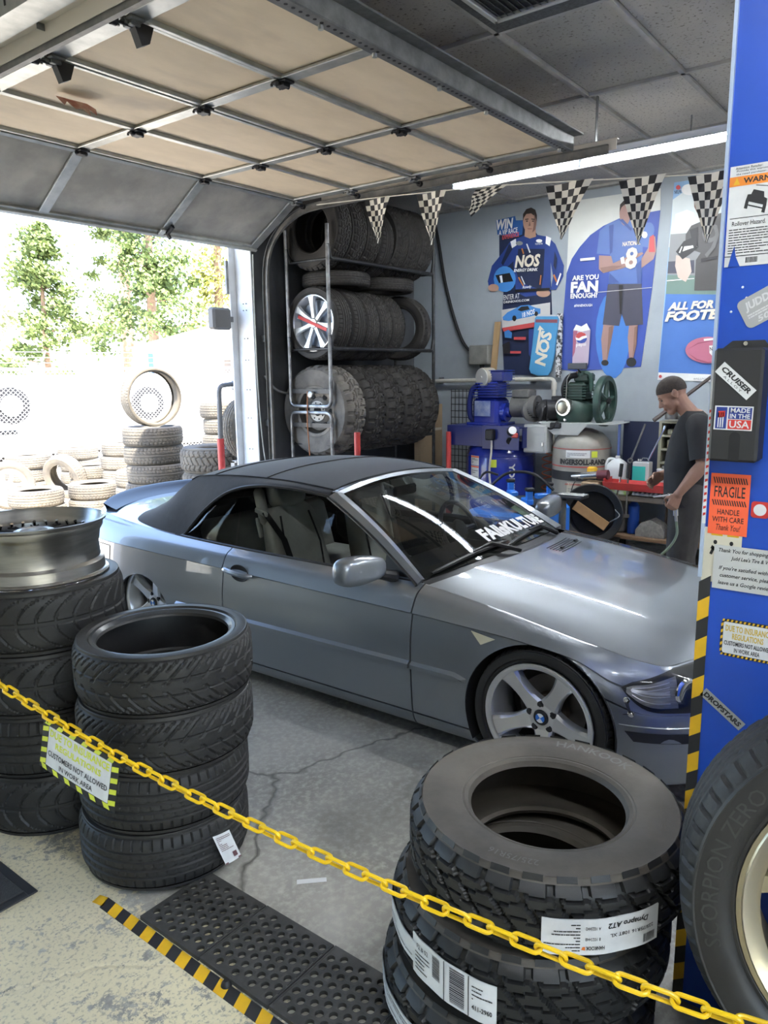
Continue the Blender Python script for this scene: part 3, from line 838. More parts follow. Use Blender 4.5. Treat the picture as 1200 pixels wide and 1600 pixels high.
TIRES = {}
def tire_meshes(key, R, rb, w, fn, pitches, sub, nv, gd_, mt, ms, side_lugs=False):
    """returns (casing mesh, tread mesh)"""
    if key in TIRES: return TIRES[key]
    h = w/2; S = R-rb
    sh = R-0.012-(0.012 if R > 0.34 else 0)
    shz = 0.86*h
    side = [(rb-0.004, 0.70*h), (rb+0.004, 0.84*h), (rb+0.014, 0.89*h), (rb+0.02, 0.885*h), (rb+0.022, 0.905*h), (rb+0.35*S, 0.99*h), (rb+0.55*S, 1.0*h), (rb+0.75*S, 0.975*h), (rb+0.78*S, 0.985*h), (rb+0.80*S, 0.97*h), (sh-0.003, shz+0.02*h), (sh, shz)]
    inner = [(R-0.024, 0.72*h), (R-0.030, 0.3*h)]
    half = side[::-1] + [(rb+0.01, 0.66*h), (rb+0.35*S, 0.86*h), (rb+0.62*S, 0.86*h)] + inner
    prof = [(r, h+z) for r, z in half]+[(r, h-z) for r, z in half[::-1]]
    c = MB(); c.lathe(prof, 72, closed=False)
    cm = c.build('casing', ms, None, ang=30); cmesh = cm.data; bpy.data.objects.remove(cm)
    t = MB(); nu = pitches*sub
    vs = []; fs = []
    cols = frange(-1, 1, nv)
    for i in range(nu):
        u = i/sub
        a = 2*pi*i/nu
        for v in cols:
            av = abs(v)
            r = R-(0.012+(0.012 if R > 0.34 else 0))*max(0, (av-0.55)/0.45)**2.2-0.002*av
            d = fn(u, v*0.999) if av < 0.999 else (fn(u, 0.97*(1 if v > 0 else -1)) if side_lugs else 0.6)
            r -= gd_*d
            vs.append((r*cos(a), r*sin(a), h+v*shz*1.0))
    m_ = len(cols)
    for i in range(nu):
        i2 = (i+1) % nu
        for j in range(m_-1): fs.append((i*m_+j, i2*m_+j, i2*m_+j+1, i*m_+j+1))
    t.add(vs, fs)
    if side_lugs:      # shoulder biters on the sidewalls
        for k in range(pitches):
            for sg in (-1, 1):
                a = 2*pi*(k+0.62-0.05*sg)/pitches; da = 2*pi/pitches*0.30
                for q in (0,):
                    p = []
                    for (rr, zz) in ((sh-0.002, shz), (rb+0.80*S, 0.985*h), (rb+0.80*S, 0.96*h), (sh-0.012, shz-0.012)):
                        for s2 in (-1, 1): p.append((rr*cos(a+s2*da), rr*sin(a+s2*da), h+sg*(zz+0.004)))
                    t.add(p, [(0, 1, 3, 2), (2, 3, 5, 4), (4, 5, 7, 6), (6, 7, 1, 0), (0, 2, 4, 6), (1, 7, 5, 3)])
    tmh = t.build('tread', mt, None, ang=28, recalc=False); tmesh = tmh.data; bpy.data.objects.remove(tmh)
    TIRES[key] = (cmesh, tmesh, R, rb, w)
    return TIRES[key]
TIRE_KIND = 'tire'
def place_tire(key, loc, rot, label, group=None, parent=None, name='tire'):
    cm, tmh, R, rb, w = TIRES[key]
    if parent is None:
        t = thing(name, label, 'tire', loc, rot, group)
    else:
        t = parent
    obj('casing', cm, t); obj('tread', tmh, t)
    return t

tire_meshes('v', 0.316, 0.236, 0.212, tr_v, 30, 14, 40, 0.0055, m_rub, m_rub_side)
tire_meshes('rib', 0.308, 0.232, 0.212, tr_rib, 56, 7, 40, 0.006, m_rub, m_rub_side)
tire_meshes('arc', 0.325, 0.245, 0.246, tr_arc, 30, 14, 36, 0.005, m_rub, m_rub_side)
tire_meshes('at', 0.372, 0.208, 0.203, tr_at, 28, 18, 56, 0.0125, m_rub_new, m_rub_dust, True)
tire_meshes('wheel_zero', 0.415, 0.298, 0.285, tr_rib, 64, 6, 36, 0.006, m_rub, m_rub_side)
tire_meshes('car', 0.315, 0.245, 0.215, tr_rib, 56, 6, 24, 0.005, m_rub, m_rub_side)
tire_meshes('yard', 0.33, 0.205, 0.205, tr_fine, 48, 6, 24, 0.007, m_rub_yard, m_rub_yard)
tire_meshes('yard_lt', 0.38, 0.215, 0.26, tr_at, 36, 8, 24, 0.010, m_rub_yard, m_rub_yard)
tire_meshes('rack_at', 0.37, 0.21, 0.215, tr_at, 34, 8, 28, 0.010, m_rub_rack, m_rub_rack)
tire_meshes('rack_rib', 0.34, 0.215, 0.215, tr_rib, 52, 6, 28, 0.008, m_rub_rack, m_rub_rack)
tire_meshes('rack_mud', 0.435, 0.215, 0.31, tr_mud, 26, 12, 28, 0.016, m_rub_rack, m_rub_rack, True)
tire_meshes('rack_mud1', 0.435, 0.232, 0.31, tr_mud, 26, 12, 28, 0.016, m_rub_mud, m_rub_mud, True)
tire_meshes('rack_lp', 0.34, 0.248, 0.215, tr_rib, 52, 6, 28, 0.008, m_rub_rack, m_rub_rack)
tire_meshes('loop', 0.325, 0.282, 0.20, tr_fine, 60, 5, 24, 0.006, m_rub_yard, m_rub_yard)

# curved raised lettering on a sidewall
def side_text(parent, s, r, z, a_mid, size, m_, flip=False, bold=0.02, name='lettering', facing=1):
    vs, fs, tw, th = text_geo(s, 1.0, bold)
    b = MB(); k = size/th
    out = []
    for (x, y, _) in vs:
        a = a_mid-(x*k)/r if not flip else a_mid+(x*k)/r
        rr = r+y*k if not flip else r-y*k
        if facing < 0: a = 2*a_mid-a
        out.append((rr*cos(a), rr*sin(a), z))
    b.add(out, fs)
    return b.build(name, m_, parent, recalc=False)

def rim_barrel(b, R, w, lip=0.02):
    """open barrel, z from 0 (back) to w (face)"""
    p = [(R-0.03, 0.004), (R+0.004, 0.0), (R+0.006, 0.008), (R-0.006, 0.014), (R-0.012, 0.04), (R-0.03, 0.06), (R-0.034, w*0.5), (R-0.028, w*0.62), (R-0.012, w-0.045), (R-0.008, w-0.018), (R+0.006, w-0.008), (R+0.006, w), (R-0.004, w+0.001), (R-0.012, w-0.01), (R-0.018, w-0.04), (R-0.034, w*0.6), (R-0.042, w*0.45), (R-0.04, 0.06), (R-0.03, 0.004)]
    b.lathe(p, 64)

def spoke_blade(b, a, r0, r1, w0, w1, z0, z1, th, twist=0.0, n=8, lead=0.0):
    """one rounded spoke from hub radius r0 to r1"""
    vs = []; fs = []
    for i in range(n+1):
        f = i/n; r = lerp(r0, r1, f); w = lerp(w0, w1, f)*(1-0.35*sin(pi*f)); z = lerp(z0, z1, f)
        aa = a+lead*f*f
        d = Vector((cos(aa), sin(aa), 0)); t_ = Vector((-sin(aa), cos(aa), 0))
        c = d*r
        for (u, zz) in ((-0.5, -th), (-0.5, -0.012), (-0.36, 0.0), (0.36, 0.0), (0.5, -0.012), (0.5, -th)):
            vs.append(c+t_*(u*w)+Vector((0, 0, z+zz)))
    k = 6
    for i in range(n):
        for j in range(k):
            fs.append((i*k+j, i*k+(j+1) % k, (i+1)*k+(j+1) % k, (i+1)*k+j))
    fs.append(tuple(range(k))); fs.append(tuple(n*k+j for j in range(k)))
    b.add(vs, fs)
# ------------------------------------------------------------------ foreground stacks
m_paper = mat('white_label_paper', (0.72, 0.73, 0.74), 0.6, c2=(0.62, 0.63, 0.64), sc=14, bump=0.05)
m_ink = mat('black_print', (0.02, 0.02, 0.022), 0.6)
m_ink_g = mat('grey_print', (0.22, 0.22, 0.23), 0.6)
m_yel = mat('safety_yellow', (0.78, 0.46, 0.015), 0.5, c2=(0.70, 0.40, 0.02), sc=20)
m_blk = mat('safety_black', (0.022, 0.022, 0.024), 0.55)
m_fluo = mat('faded_fluorescent_yellow', (0.66, 0.72, 0.06), 0.5)
m_emboss = mat('moulded_rubber_letters', (0.085, 0.08, 0.074), 0.5)
m_orange = mat('fluorescent_orange_label', (0.88, 0.13, 0.05), 0.5)
m_red = mat('red_print', (0.55, 0.035, 0.03), 0.5)

def curved_label(parent, R, a0, a1, z0, z1, name='paper_label', skew=0.0, m_=None, R_off=0.003):
    """paper curved on the tread; angles in degrees"""
    b = MB(); n = max(6, int(abs(a1-a0)/3))
    def fn(u, v):
        a = radians(lerp(a0, a1, u)); r = R+R_off+0.001*sin(u*17)
        return (r*cos(a), r*sin(a), lerp(z0, z1, v)+skew*(u-0.5))
    b.grid(fn, frange(0, 1, n), [0, 0.5, 1])
    def fn3(u, v):
        p = fn(u, v); k = 1-0.0022/R; return (p[0]*k, p[1]*k, p[2])
    b.grid(fn3, frange(0, 1, n), [0, 0.5, 1])
    o = b.build(name, m_ or m_paper, parent, recalc=False)
    def s(u, v):
        p = fn(u, v); k = 1+0.0012/R; return (p[0]*k, p[1]*k, p[2])
    return o, s
def barcode(b, s, u0, u1, v0, v1, rnd_, vert=False, n=26):
    x = 0.0
    while x < 1:
        w = rnd_.uniform(0.012, 0.04)
        if vert:
            a, c = lerp(v0, v1, x), lerp(v0, v1, min(1, x+w)); flat_poly(b, s, [(u0, a), (u1, a), (u1, c), (u0, c)])
        else:
            a, c = lerp(u0, u1, x), lerp(u0, u1, min(1, x+w)); flat_poly(b, s, [(a, v0), (c, v0), (c, v1), (a, v1)])
        x += w+rnd_.uniform(0.012, 0.03)

g_r = 'new all terrain tires stacked by the yellow chain'
RS = [(1.685, 0.855), (1.70, 0.83), (1.73, 0.796)]
labs = ['new all terrain tire at the bottom of the stack beside the leaning wheel', 'new all terrain tire with a barcode label in the middle of its stack', 'dusty topped new all terrain tire with raised maker lettering on its stack']
rs = []
for k in range(3):
    t = place_tire('at', (*RS[k], 0.0155+0.2115*k), (0, 0, 0.4*k), labs[k], g_r); rs.append(t)
top = rs[2]; top.rotation_euler = (0, 0, 0)
side_text(top, 'HANKOOK', 0.296, 0.2038, radians(-3), 0.034, m_emboss, bold=0.015)
side_text(top, '225/75R16', 0.296, 0.2038, radians(190), 0.02, m_emboss, bold=0.0)
lb, s = curved_label(top, 0.372, -156, -112, 0.035, 0.125, 'paper_label', skew=0.0)
q = random.Random(5)
b = MB()
def sf(u, v): return s(1-u, 1-v)
put_text(b, 'Dynapro AT2', sf, 0.30, 0.20, w=0.36, h=0.20, bold=0.03, shear=0.2)
put_text(b, '225/75R16 108T XL', sf, 0.26, 0.50, w=0.40, h=0.10, bold=0.01)
put_text(b, '8 1023448', sf, 0.60, 0.55, w=0.12, h=0.09); put_text(b, 'A 1023442', sf, 0.60, 0.25, w=0.12, h=0.09)
put_text(b, 'HANKOOK', sf, 0.58, 0.80, w=0.15, h=0.11, bold=0.02)
fake_lines(b, sf, 0.70, 0.98, [0.15+0.09*k for k in range(9)], 0.03, q)
barcode(b, sf, 0.04, 0.16, 0.68, 0.92, q)
b.build('label_print', m_ink, lb, recalc=False)
b = MB(); flat_poly(b, lambda x, y: sf(x, y), [(0.66, 0.76), (0.68, 0.76), (0.69, 0.84), (0.66, 0.86)]); b.build('label_logo', mat('orange_print', (0.8, 0.2, 0.03), 0.5), lb, recalc=False)
mid = rs[1]; mid.rotation_euler = (0, 0, 0)
lb, s = curved_label(mid, 0.372, 158, 196, 0.045, 0.155, 'barcode_label', skew=-0.02, R_off=0.006)
b = MB(); put_text(b, 'F2 & 02', s, 0.16, 0.78, w=0.16, h=0.12, rot=0); put_text(b, '411-2960', s, 0.86, 0.30, h=0.12, w=0.2, bold=0.02)
barcode(b, s, 0.30, 0.40, 0.35, 0.9, q, True); barcode(b, s, 0.52, 0.68, 0.08, 0.95, q, True)
for u in (0.45, 0.72): flat_poly(b, s, [(u, 0.0), (u+0.01, 0.0), (u+0.01, 1), (u, 1)])
fake_lines(b, s, 0.05, 0.26, [0.2+0.1*k for k in range(5)], 0.03, q); fake_lines(b, s, 0.76, 0.96, [0.5+0.1*k for k in range(4)], 0.03, q)
b.build('label_print', m_ink, lb, recalc=False)
lb, s = curved_label(mid, 0.372, 105, 160, 0.075, 0.135, 'tread_strip_label', R_off=0.0045)
b = MB(); fake_lines(b, s, 0.05, 0.95, [0.25, 0.45, 0.65, 0.8], 0.06, q); b.build('label_print', m_ink_g, lb, recalc=False)
bot = rs[0]; bot.rotation_euler = (0, 0, 0)
lb, s = curved_label(bot, 0.372, 120, 168, 0.07, 0.13, 'tread_strip_label', R_off=0.0045)
b = MB(); fake_lines(b, s, 0.05, 0.95, [0.25, 0.45, 0.65, 0.8], 0.06, q); b.build('label_print', m_ink_g, lb, recalc=False)

g_l = 'used low profile tires stacked by the hanging sign'
LS = [(1.545, 2.265, 'rib'), (1.555, 2.26, 'rib'), (1.57, 2.25, 'v'), (1.575, 2.245, 'v')]
labs = ['low profile tire with a small card, lowest of the stack behind the hanging sign', 'ribbed low profile tire second up in the stack behind the hanging sign', 'V grooved low profile tire just under the top one of the stack behind the sign', 'V grooved low profile tire lying open on top of the stack behind the sign']
ls = []
for k, (x, y, ty) in enumerate(LS):
    ls.append(place_tire(ty, (x, y, 0.0155+0.2125*k), (0, 0, 1.1*k), labs[k], g_l))
m_lin = mat('bead_rubber_sheen', (0.035, 0.037, 0.04), 0.28)
b = MB(); b.lathe([(0.233, 0.192), (0.245, 0.2045), (0.256, 0.2045)], 64); b.build('bead', m_lin, ls[3])
ls[0].rotation_euler = (0, 0, 0)
b = MB()
def cardf(u, v):
    a = radians(lerp(-96, -82, u))+0.18*(1-v)*0.6; r = 0.313+0.02*(1-v)
    return (r*cos(a), r*sin(a), lerp(0.035, 0.155, v)-0.012*u)
b.grid(cardf, frange(0, 1, 4), frange(0, 1, 4)); cdo = b.build('info_card', m_paper, ls[0], recalc=False)
b = MB(); cs = lambda u, v: tuple(Vector(cardf(u, v))*1.004)
fake_lines(b, cs, 0.1, 0.9, [0.9-0.055*k for k in range(9)], 0.02, q); flat_poly(b, cs, [(0.6, 0.12), (0.85, 0.12), (0.85, 0.3), (0.6, 0.3)]); flat_poly(b, cs, [(0.0, 0.0), (1, 0), (1, 0.05), (0, 0.05)])
b.build('card_print', mat('maroon_print', (0.12, 0.05, 0.06), 0.6), cdo, recalc=False)

g_ll = 'wide used tires stacked under the bare rim'
labs = ['wide used tire at the bottom of the stack carrying the bare rim', 'wide tire with worn ribs second from the floor under the bare rim', 'feather grooved wide tire third from the floor under the bare rim', 'feather grooved tire on a polished rim right under the bare rim']
LLS = [(1.49, 2.93, 'arc'), (1.485, 2.935, 'rib'), (1.48, 2.93, 'arc'), (1.48, 2.93, 'arc')]
TIRES['rib_wide'] = None
tire_meshes('rib_w', 0.322, 0.24, 0.246, tr_rib, 56, 6, 36, 0.006, m_rub, m_rub_side) if 'rib_w' not in TIRES else None
lls = []
for k, (x, y, ty) in enumerate(LLS):
    lls.append(place_tire('rib_w' if ty == 'rib' else ty, (x, y, 0.247*k), (0, 0, 0.7*k), labs[k], g_ll))
lls[3].name = 'wheel'; lls[3]['category'] = 'wheel'
b = MB(); rim_barrel(b, 0.247, 0.215); o = b.build('rim', m_chrome, lls[3]); o.location = (0, 0, 0.015)
# the bare mesh wheel on top
br = thing('bare_rim', 'deep silver bare wheel rim with wire mesh spokes resting on the tire stack', 'wheel rim', (1.48, 2.93, 0.988))
b = MB(); R = 0.272; w = 0.222
b.lathe([(R-0.035, 0.002), (R-0.004, 0.0), (R+0.002, 0.006), (R-0.004, 0.012), (R-0.012, 0.014), (R-0.014, 0.05), (R-0.02, 0.056), (R-0.028, 0.062), (R-0.032, 0.12), (R-0.028, 0.128), (R-0.022, 0.165), (R-0.016, 0.175), (R-0.010, 0.185), (R-0.008, 0.205), (R+0.004, 0.214), (R+0.006, w), (R-0.002, w+0.002), (R-0.012, 0.212), (R-0.022, 0.18), (R-0.036, 0.165), (R-0.042, 0.10), (R-0.044, 0.05), (R-0.036, 0.02), (R-0.035, 0.002)], 72)
b.build('barrel', m_brushed, br)
b = MB(); b.lathe([(0.07, 0.168), (0.075, 0.176), (0.062, 0.18), (0.052, 0.176), (0.05, 0.14), (0.0, 0.14)], 40); b.build('hub_ring', m_alloy, br)
for k in range(32):
    a = 2*pi*k/32; sg = 1 if k % 2 else -1
    b = MB(); p0 = Vector((0.068*cos(a), 0.068*sin(a), 0.165)); a2 = a+sg*0.16
    b.tube([p0, (0.23*cos(a2), 0.23*sin(a2), 0.155)], 0.0038, 6)
    b.build('spoke', m_dark_metal, br)
for k in range(32):
    a = 2*pi*(k+0.5)/32
    b = MB(); b.cyl((0.236*cos(a), 0.236*sin(a), 0.155), (0.227*cos(a), 0.227*sin(a), 0.172), 0.007, n=8); b.build('rim_bolt', m_chrome, br)

# the leaning wheel by the blue panel and the flat tire under it
place_tire('yard_lt', (1.50, -0.03, 0), (0, 0, 0.3), 'dusty grey tire lying flat on the floor under the leaning wheel', name='tire')
WC = Vector((1.70, 0.01, 0.695)); WN = Vector((-0.95, -0.27, 0.15)).normalized()
lw = thing('wheel', 'large used road tire on a dull gold alloy rim leaning against the blue panel', 'wheel')
lw.matrix_world = T(*WC) @ frame_to(WN) @ T(0, 0, -0.1425)
place_tire('wheel_zero', None, None, None, parent=lw)
for ch in lw.children: pass
zax = (lw.matrix_world.to_3x3().inverted() @ Vector((0, 0, 1))); a_up = atan2(zax.y, zax.x)
b = MB(); rim_barrel(b, 0.302, 0.25); b.build('rim', m_brass, lw).location = (0, 0, 0.02)
b = MB()
b.lathe([(0.0, 0.19), (0.075, 0.19), (0.09, 0.18), (0.095, 0.14), (0, 0.14)], 40)
for k in range(6):
    a = a_up+2*pi*(k+0.25)/6
    for sg in (-1, 1): spoke_blade(b, a+sg*0.10, 0.08, 0.272, 0.05, 0.055, 0.19, 0.235, 0.05, lead=sg*0.08)
b.build('spokes', m_brass, lw)
b = MB(); b.lathe([(0.302, 0.268), (0.296, 0.274), (0.272, 0.262), (0.262, 0.25)], 64); b.build('rim_lip', mat('pale_gold_lip', (0.60, 0.55, 0.42), 0.3, 0.9), lw)
b = MB(); b.lathe([(0, 0.03), (0.17, 0.03), (0.17, 0.05), (0, 0.05)], 40); b.build('spoke_shadow_plate', m_dark_metal, lw)  # added dark disc standing in for the shade behind the spokes
side_text(lw, 'SCORPION ZERO', 0.358, 0.2852, a_up+radians(78), 0.032, mat('faint_rubber_letters', (0.035, 0.035, 0.034), 0.5), bold=0.0)
for k in range(3): pass

# ------------------------------------------------------------------ yellow plastic chain with a hanging sign
CA = Vector((1.119, 2.556, 0)); CB = Vector((1.329, 0.173, 0))
CZ = [(-0.26, 0.90), (-0.12, 0.795), (0.0, 0.725), (0.14, 0.668), (0.26, 0.628), (0.40, 0.598), (0.53, 0.580), (0.66, 0.571), (0.78, 0.570), (0.90, 0.577), (1.0, 0.597), (1.12, 0.64), (1.25, 0.70), (1.37, 0.78)]
def chain_pt(f):
    for i in range(len(CZ)-1):
        if CZ[i][0] <= f <= CZ[i+1][0]:
            g = i+(f-CZ[i][0])/(CZ[i+1][0]-CZ[i][0]); z = crv(CZ, g)[1]; break
    else: z = CZ[-1][1]
    p = CA.lerp(CB, f); p.z = z; return p
m_chain = mat('yellow_plastic_chain', (0.86, 0.55, 0.01), 0.32)
ch = thing('safety_chain', 'yellow plastic link chain strung across in front of the tire stacks', 'chain')
lk = MB(); a_, c_ = 0.0125, 0.0205; pts = []
for k in range(9): t_ = -pi/2+pi*k/8; pts.append((c_+a_*cos(t_), a_*sin(t_), 0))
for k in range(9): t_ = pi/2+pi*k/8; pts.append((-c_+a_*cos(t_), a_*sin(t_), 0))
lk.tube(pts, 0.0049, 8, closed=True)
link0 = None; pitch = 0.0545; f = -0.255; k = 0
LCH = (CB-CA).length
while f < 1.36:
    p = chain_pt(f); f2 = f
    for _ in range(6):
        d = (chain_pt(f2+0.005)-p).length
        if d >= pitch: break
    step = 0.0
    g = f
    while (chain_pt(min(g, 1.369))-p).length < pitch and g < 1.369: g += 0.001
    if g >= 1.369: break
    p2 = chain_pt(g); mid_ = (p+p2)/2; d = (p2-p).normalized()
    side = d.cross(Vector((0, 0, 1))).normalized(); up = side.cross(d)
    M = Matrix((d, up if k % 2 else side, (side if k % 2 else -up))).transposed().to_4x4()
    roll = rotm('X', radians(22)+0.15*sin(k*1.7))
    if link0 is None:
        link0 = lk.build('chain_link', m_chain, ch); o = link0
    else:
        o = link0.copy(); COL.objects.link(o)
    o.matrix_basis = T(*mid_) @ M @ roll
    f = g; k += 1
# yellow end posts of the chain (out of the picture)
for nm, P, zt in (('chain_post', chain_pt(-0.26), 1.0), ('chain_post', chain_pt(1.369), 0.95)):
    t = thing(nm, 'yellow stand post of the chain by the %s' % ('carpet mat' if P.y > 1 else 'leaning wheel'), 'post', (P.x-0.03, P.y+(0.03 if P.y > 1 else -0.03), 0), group='chain stand posts')
    b = MB(); b.cyl((0, 0, 0.02), (0, 0, zt), 0.024, n=16); b.build('pole', m_yel, t)
    b = MB(); b.lathe([(0, 0), (0.115, 0), (0.115, 0.015), (0.03, 0.05), (0, 0.05)], 32); b.build('base', m_blk, t)
    b = MB(); b.lathe([(0, zt+0.03), (0.028, zt+0.02), (0.03, zt-0.02), (0.024, zt-0.03)], 16); b.build('cap', m_yel, t)

# sign hanging from the chain: fn(a along chain 0..1, b up 0..1)
sg0 = chain_pt(0.105); sg1 = chain_pt(0.262)
def hz(p, z): return Vector((p.x, p.y, z))
TL, TR = sg0-Vector((0.005, 0, 0.012)), sg1-Vector((0.005, 0, 0.012))
dn = Vector((-0.022, 0.018, -0.165))
def signf(a, c, off=0.0):
    p = TL.lerp(TR, a)+dn*(1-c)
    n_ = Vector((-0.99, -0.1, 0.0))
    return p+n_*(off+0.006*sin(pi*a)*(1-c))
def sff(off): return lambda a, c: signf(a, c, off)
sgn = thing('warning_sign', 'laminated work area notice with yellow and black border hanging from the yellow chain', 'sign')
b = MB(); b.grid(lambda u, v: signf(u, v, 0), frange(0, 1, 6), frange(0, 1, 6)); b.grid(lambda u, v: signf(u, v, -0.0015), frange(0, 1, 6), frange(0, 1, 6)); b.build('board', m_blk, sgn, recalc=False)
b = MB(); b.grid(lambda u, v: signf(lerp(0.09, 0.91, u), lerp(0.11, 0.90, v), 0.001), frange(0, 1, 5), frange(0, 1, 5)); b.build('white_panel', m_paper, sgn, recalc=False)
b = MB()
for k in range(6):
    a = 0.02+k*0.165; flat_poly(b, sff(0.0012), [(a, 0.905), (a+0.07, 0.905), (a+0.10, 0.995), (a+0.03, 0.995)])
    flat_poly(b, sff(0.0012), [(a+0.03, 0.005), (a+0.10, 0.005), (a+0.07, 0.10), (a, 0.10)])
for k in range(4):
    c = 0.08+k*0.22
    for x0, x1 in ((0.005, 0.085), (0.915, 0.995)): flat_poly(b, sff(0.0012), [(x0, c), (x1, c+0.05), (x1, c+0.15), (x0, c+0.10)])
b.build('yellow_stripes', m_fluo, sgn, recalc=False)['kind'] = 'stuff'
b = MB(); put_text(b, 'DUE TO INSURANCE', sff(0.002), 0.5, 0.79, w=0.78, h=0.15, bold=0.03); put_text(b, 'REGULATIONS', sff(0.002), 0.5, 0.59, w=0.6, h=0.13, bold=0.03)
b.build('yellow_lettering', m_fluo, sgn, recalc=False)
b = MB(); put_text(b, 'CUSTOMERS NOT ALLOWED', sff(0.002), 0.5, 0.38, w=0.78, h=0.11, bold=0.015); put_text(b, 'IN WORK AREA', sff(0.002), 0.5, 0.21, w=0.44, h=0.10, bold=0.015)
b.build('black_lettering', m_ink, sgn, recalc=False)
for a in (0.06, 0.94):
    p = signf(a, 0.97, 0.0); b = MB(); b.tube([p+Vector((0.0, 0, -0.01)), p+Vector((-0.004, 0, 0.012)), p+Vector((0.006, 0, 0.022)), p+Vector((0.008, 0, 0.0))], 0.0016, 5); b.build('wire_tie', m_blk, sgn)

# ------------------------------------------------------------------ floor tape, mats, litter
tp = thing('floor_tape', 'yellow and black hazard tape stuck along the floor beside the rubber mats', 'tape')
for k in range(28):
    y = 2.205-0.045*k; nm = 'stripe'
    b = MB(); e = 0.02
    x0, x1 = 1.186, 1.232
    b.prism([(x0, y-0.0), (x0, y-0.045), (x1, y-0.045+e), (x1, y+e)], 0.0004, 0.0016)
    if k == 0: b = MB(); b.prism([(x0, y), (x0+0.01, y-0.05), (x1, y-0.045+e), (x1-0.01, y+e-0.01)], 0.0004, 0.0016)
    b.build(nm, m_yel if k % 2 == 0 else m_blk, tp, smooth=False)
b = MB(); b.lathe([(0, 0.018), (0.008, 0.018), (0.014, 0.010), (0.017, 0.0015), (0.017, 0.0)], 16, M=T(1.225, 1.56, 0)); tag(b.build('floor_bolt', m_iron), 'small dark bolt head standing on the hazard tape', 'bolt')

m_mat = mat('black_rubber_mat', (0.030, 0.030, 0.029), 0.6, c2=(0.05, 0.049, 0.046), sc=20)
def mat_tile():
    b = MB(); W = 0.285; D = 0.30; nx, ny = 7, 8; cw = (W-0.02)/nx; cd_ = (D-0.014)/ny; hz_ = 0.014
    r = min(cw, cd_)*0.36
    def cell(x0, x1, y0, y1, hole=True):
        n = 16; cx, cy = (x0+x1)/2, (y0+y1)/2; out = []; inn = []
        for k in range(n):
            a = 2*pi*(k+0.5)/n; dx, dy = cos(a), sin(a)
            s_ = min((x1-x0)/2/max(abs(dx), 1e-9), (y1-y0)/2/max(abs(dy), 1e-9))
            out.append((cx+dx*s_, cy+dy*s_)); inn.append((cx+r*dx, cy+r*dy))
        # snap nearest outer points to the four corners
        for qx in (x0, x1):
            for qy in (y0, y1):
                i = min(range(n), key=lambda i_: (out[i_][0]-qx)**2+(out[i_][1]-qy)**2); out[i] = (qx, qy)
        vs = [(p[0], p[1], hz_) for p in out]+[(p[0]*1.0, p[1], hz_-0.001) for p in inn]+[(p[0], p[1], 0.0) for p in inn]
        fs = []
        for k in range(n):
            j = (k+1) % n; fs.append((k, j, n+j, n+k)); fs.append((n+k, n+j, 2*n+j, 2*n+k))
        b.add(vs, fs)
    def solid(x0, x1, y0, y1): b.add([(x0, y0, hz_), (x1, y0, hz_), (x1, y1, hz_), (x0, y1, hz_)], [(0, 1, 2, 3)])
    for j in range(ny):
        y0 = 0.007+j*cd_; y1 = y0+cd_
        if j % 2 == 0:
            for i in range(nx): cell(0.01+i*cw, 0.01+(i+1)*cw, y0, y1)
        else:
            solid(0.01, 0.01+cw/2, y0, y1); solid(W-0.01-cw/2, W-0.01, y0, y1)
            for i in range(nx-1): cell(0.01+cw/2+i*cw, 0.01+cw/2+(i+1)*cw, y0, y1)
    for (x0, x1, y0, y1) in ((0, 0.01, 0, D), (W-0.01, W, 0, D), (0.01, W-0.01, 0, 0.007), (0.01, W-0.01, D-0.007, D)):
        b.box(((x0+x1)/2, (y0+y1)/2, hz_/2), (x1-x0, y1-y0-0.002, hz_))
    return b
rm = thing('rubber_mat', 'perforated black rubber floor mat of square sections along the hazard tape', 'mat', (1.235, 1.70, 0))
t0 = mat_tile().build('mat_section', m_mat, rm, ang=25, recalc=False)
t0.location = (0, 0, 0.0005)
for k in range(1, 3):
    c = t0.copy(); COL.objects.link(c); c.location = (0.002*k, -0.302*k, 0.0005)

m_carpet = mat('charcoal_carpet', (0.028, 0.029, 0.031), 0.95, c2=(0.045, 0.046, 0.048), sc=160, bump=0.5, bsc=220)
cm_ = thing('carpet_mat', 'charcoal entrance carpet mat with a rubber edge in front of the wide tire stack', 'mat', (0.60, 2.68, 0))
b = MB(); b.box((0.0, 0, 0.005), (0.94, 0.48, 0.009), b=0.003); b.build('carpet', m_carpet, cm_)
b = MB()
for sx in (-1, 1): b.box((sx*0.485, 0, 0.003), (0.035, 0.55, 0.006), b=0.002)
for sy in (-1, 1): b.box((0, sy*0.257, 0.003), (0.94, 0.035, 0.006), b=0.002)
b.build('rubber_edge', m_blk, cm_)
b = MB(); b.box((0, 0, 0.0012), (0.022, 0.105, 0.0015), M=T(1.715, 1.675, 0) @ rotm("Z", radians(44))); tag(b.build('paper_slip', m_paper), 'narrow white paper slip lying on the bare concrete', 'paper')

# ------------------------------------------------------------------ blue panel with its notices
PX, PY = 1.97, 0.50
m_blue = mat('royal_blue_panel_paint', (0.014, 0.075, 0.46), 0.38, c2=(0.012, 0.065, 0.40), sc=3, bump=0.02)
b = MB(); b.box((PX+0.03, PY-1.5, CEIL/2), (0.06, 3.0, CEIL)); pw = struct(b.build('wall_partition', m_blue))
b = MB(); b.box((PX-0.004, PY+0.002, 2.385), (0.012, 0.008, 2.28)); b.build('corner_trim', mat('pale_blue_edge_trim', (0.45, 0.55, 0.72), 0.3, 0.3), pw)
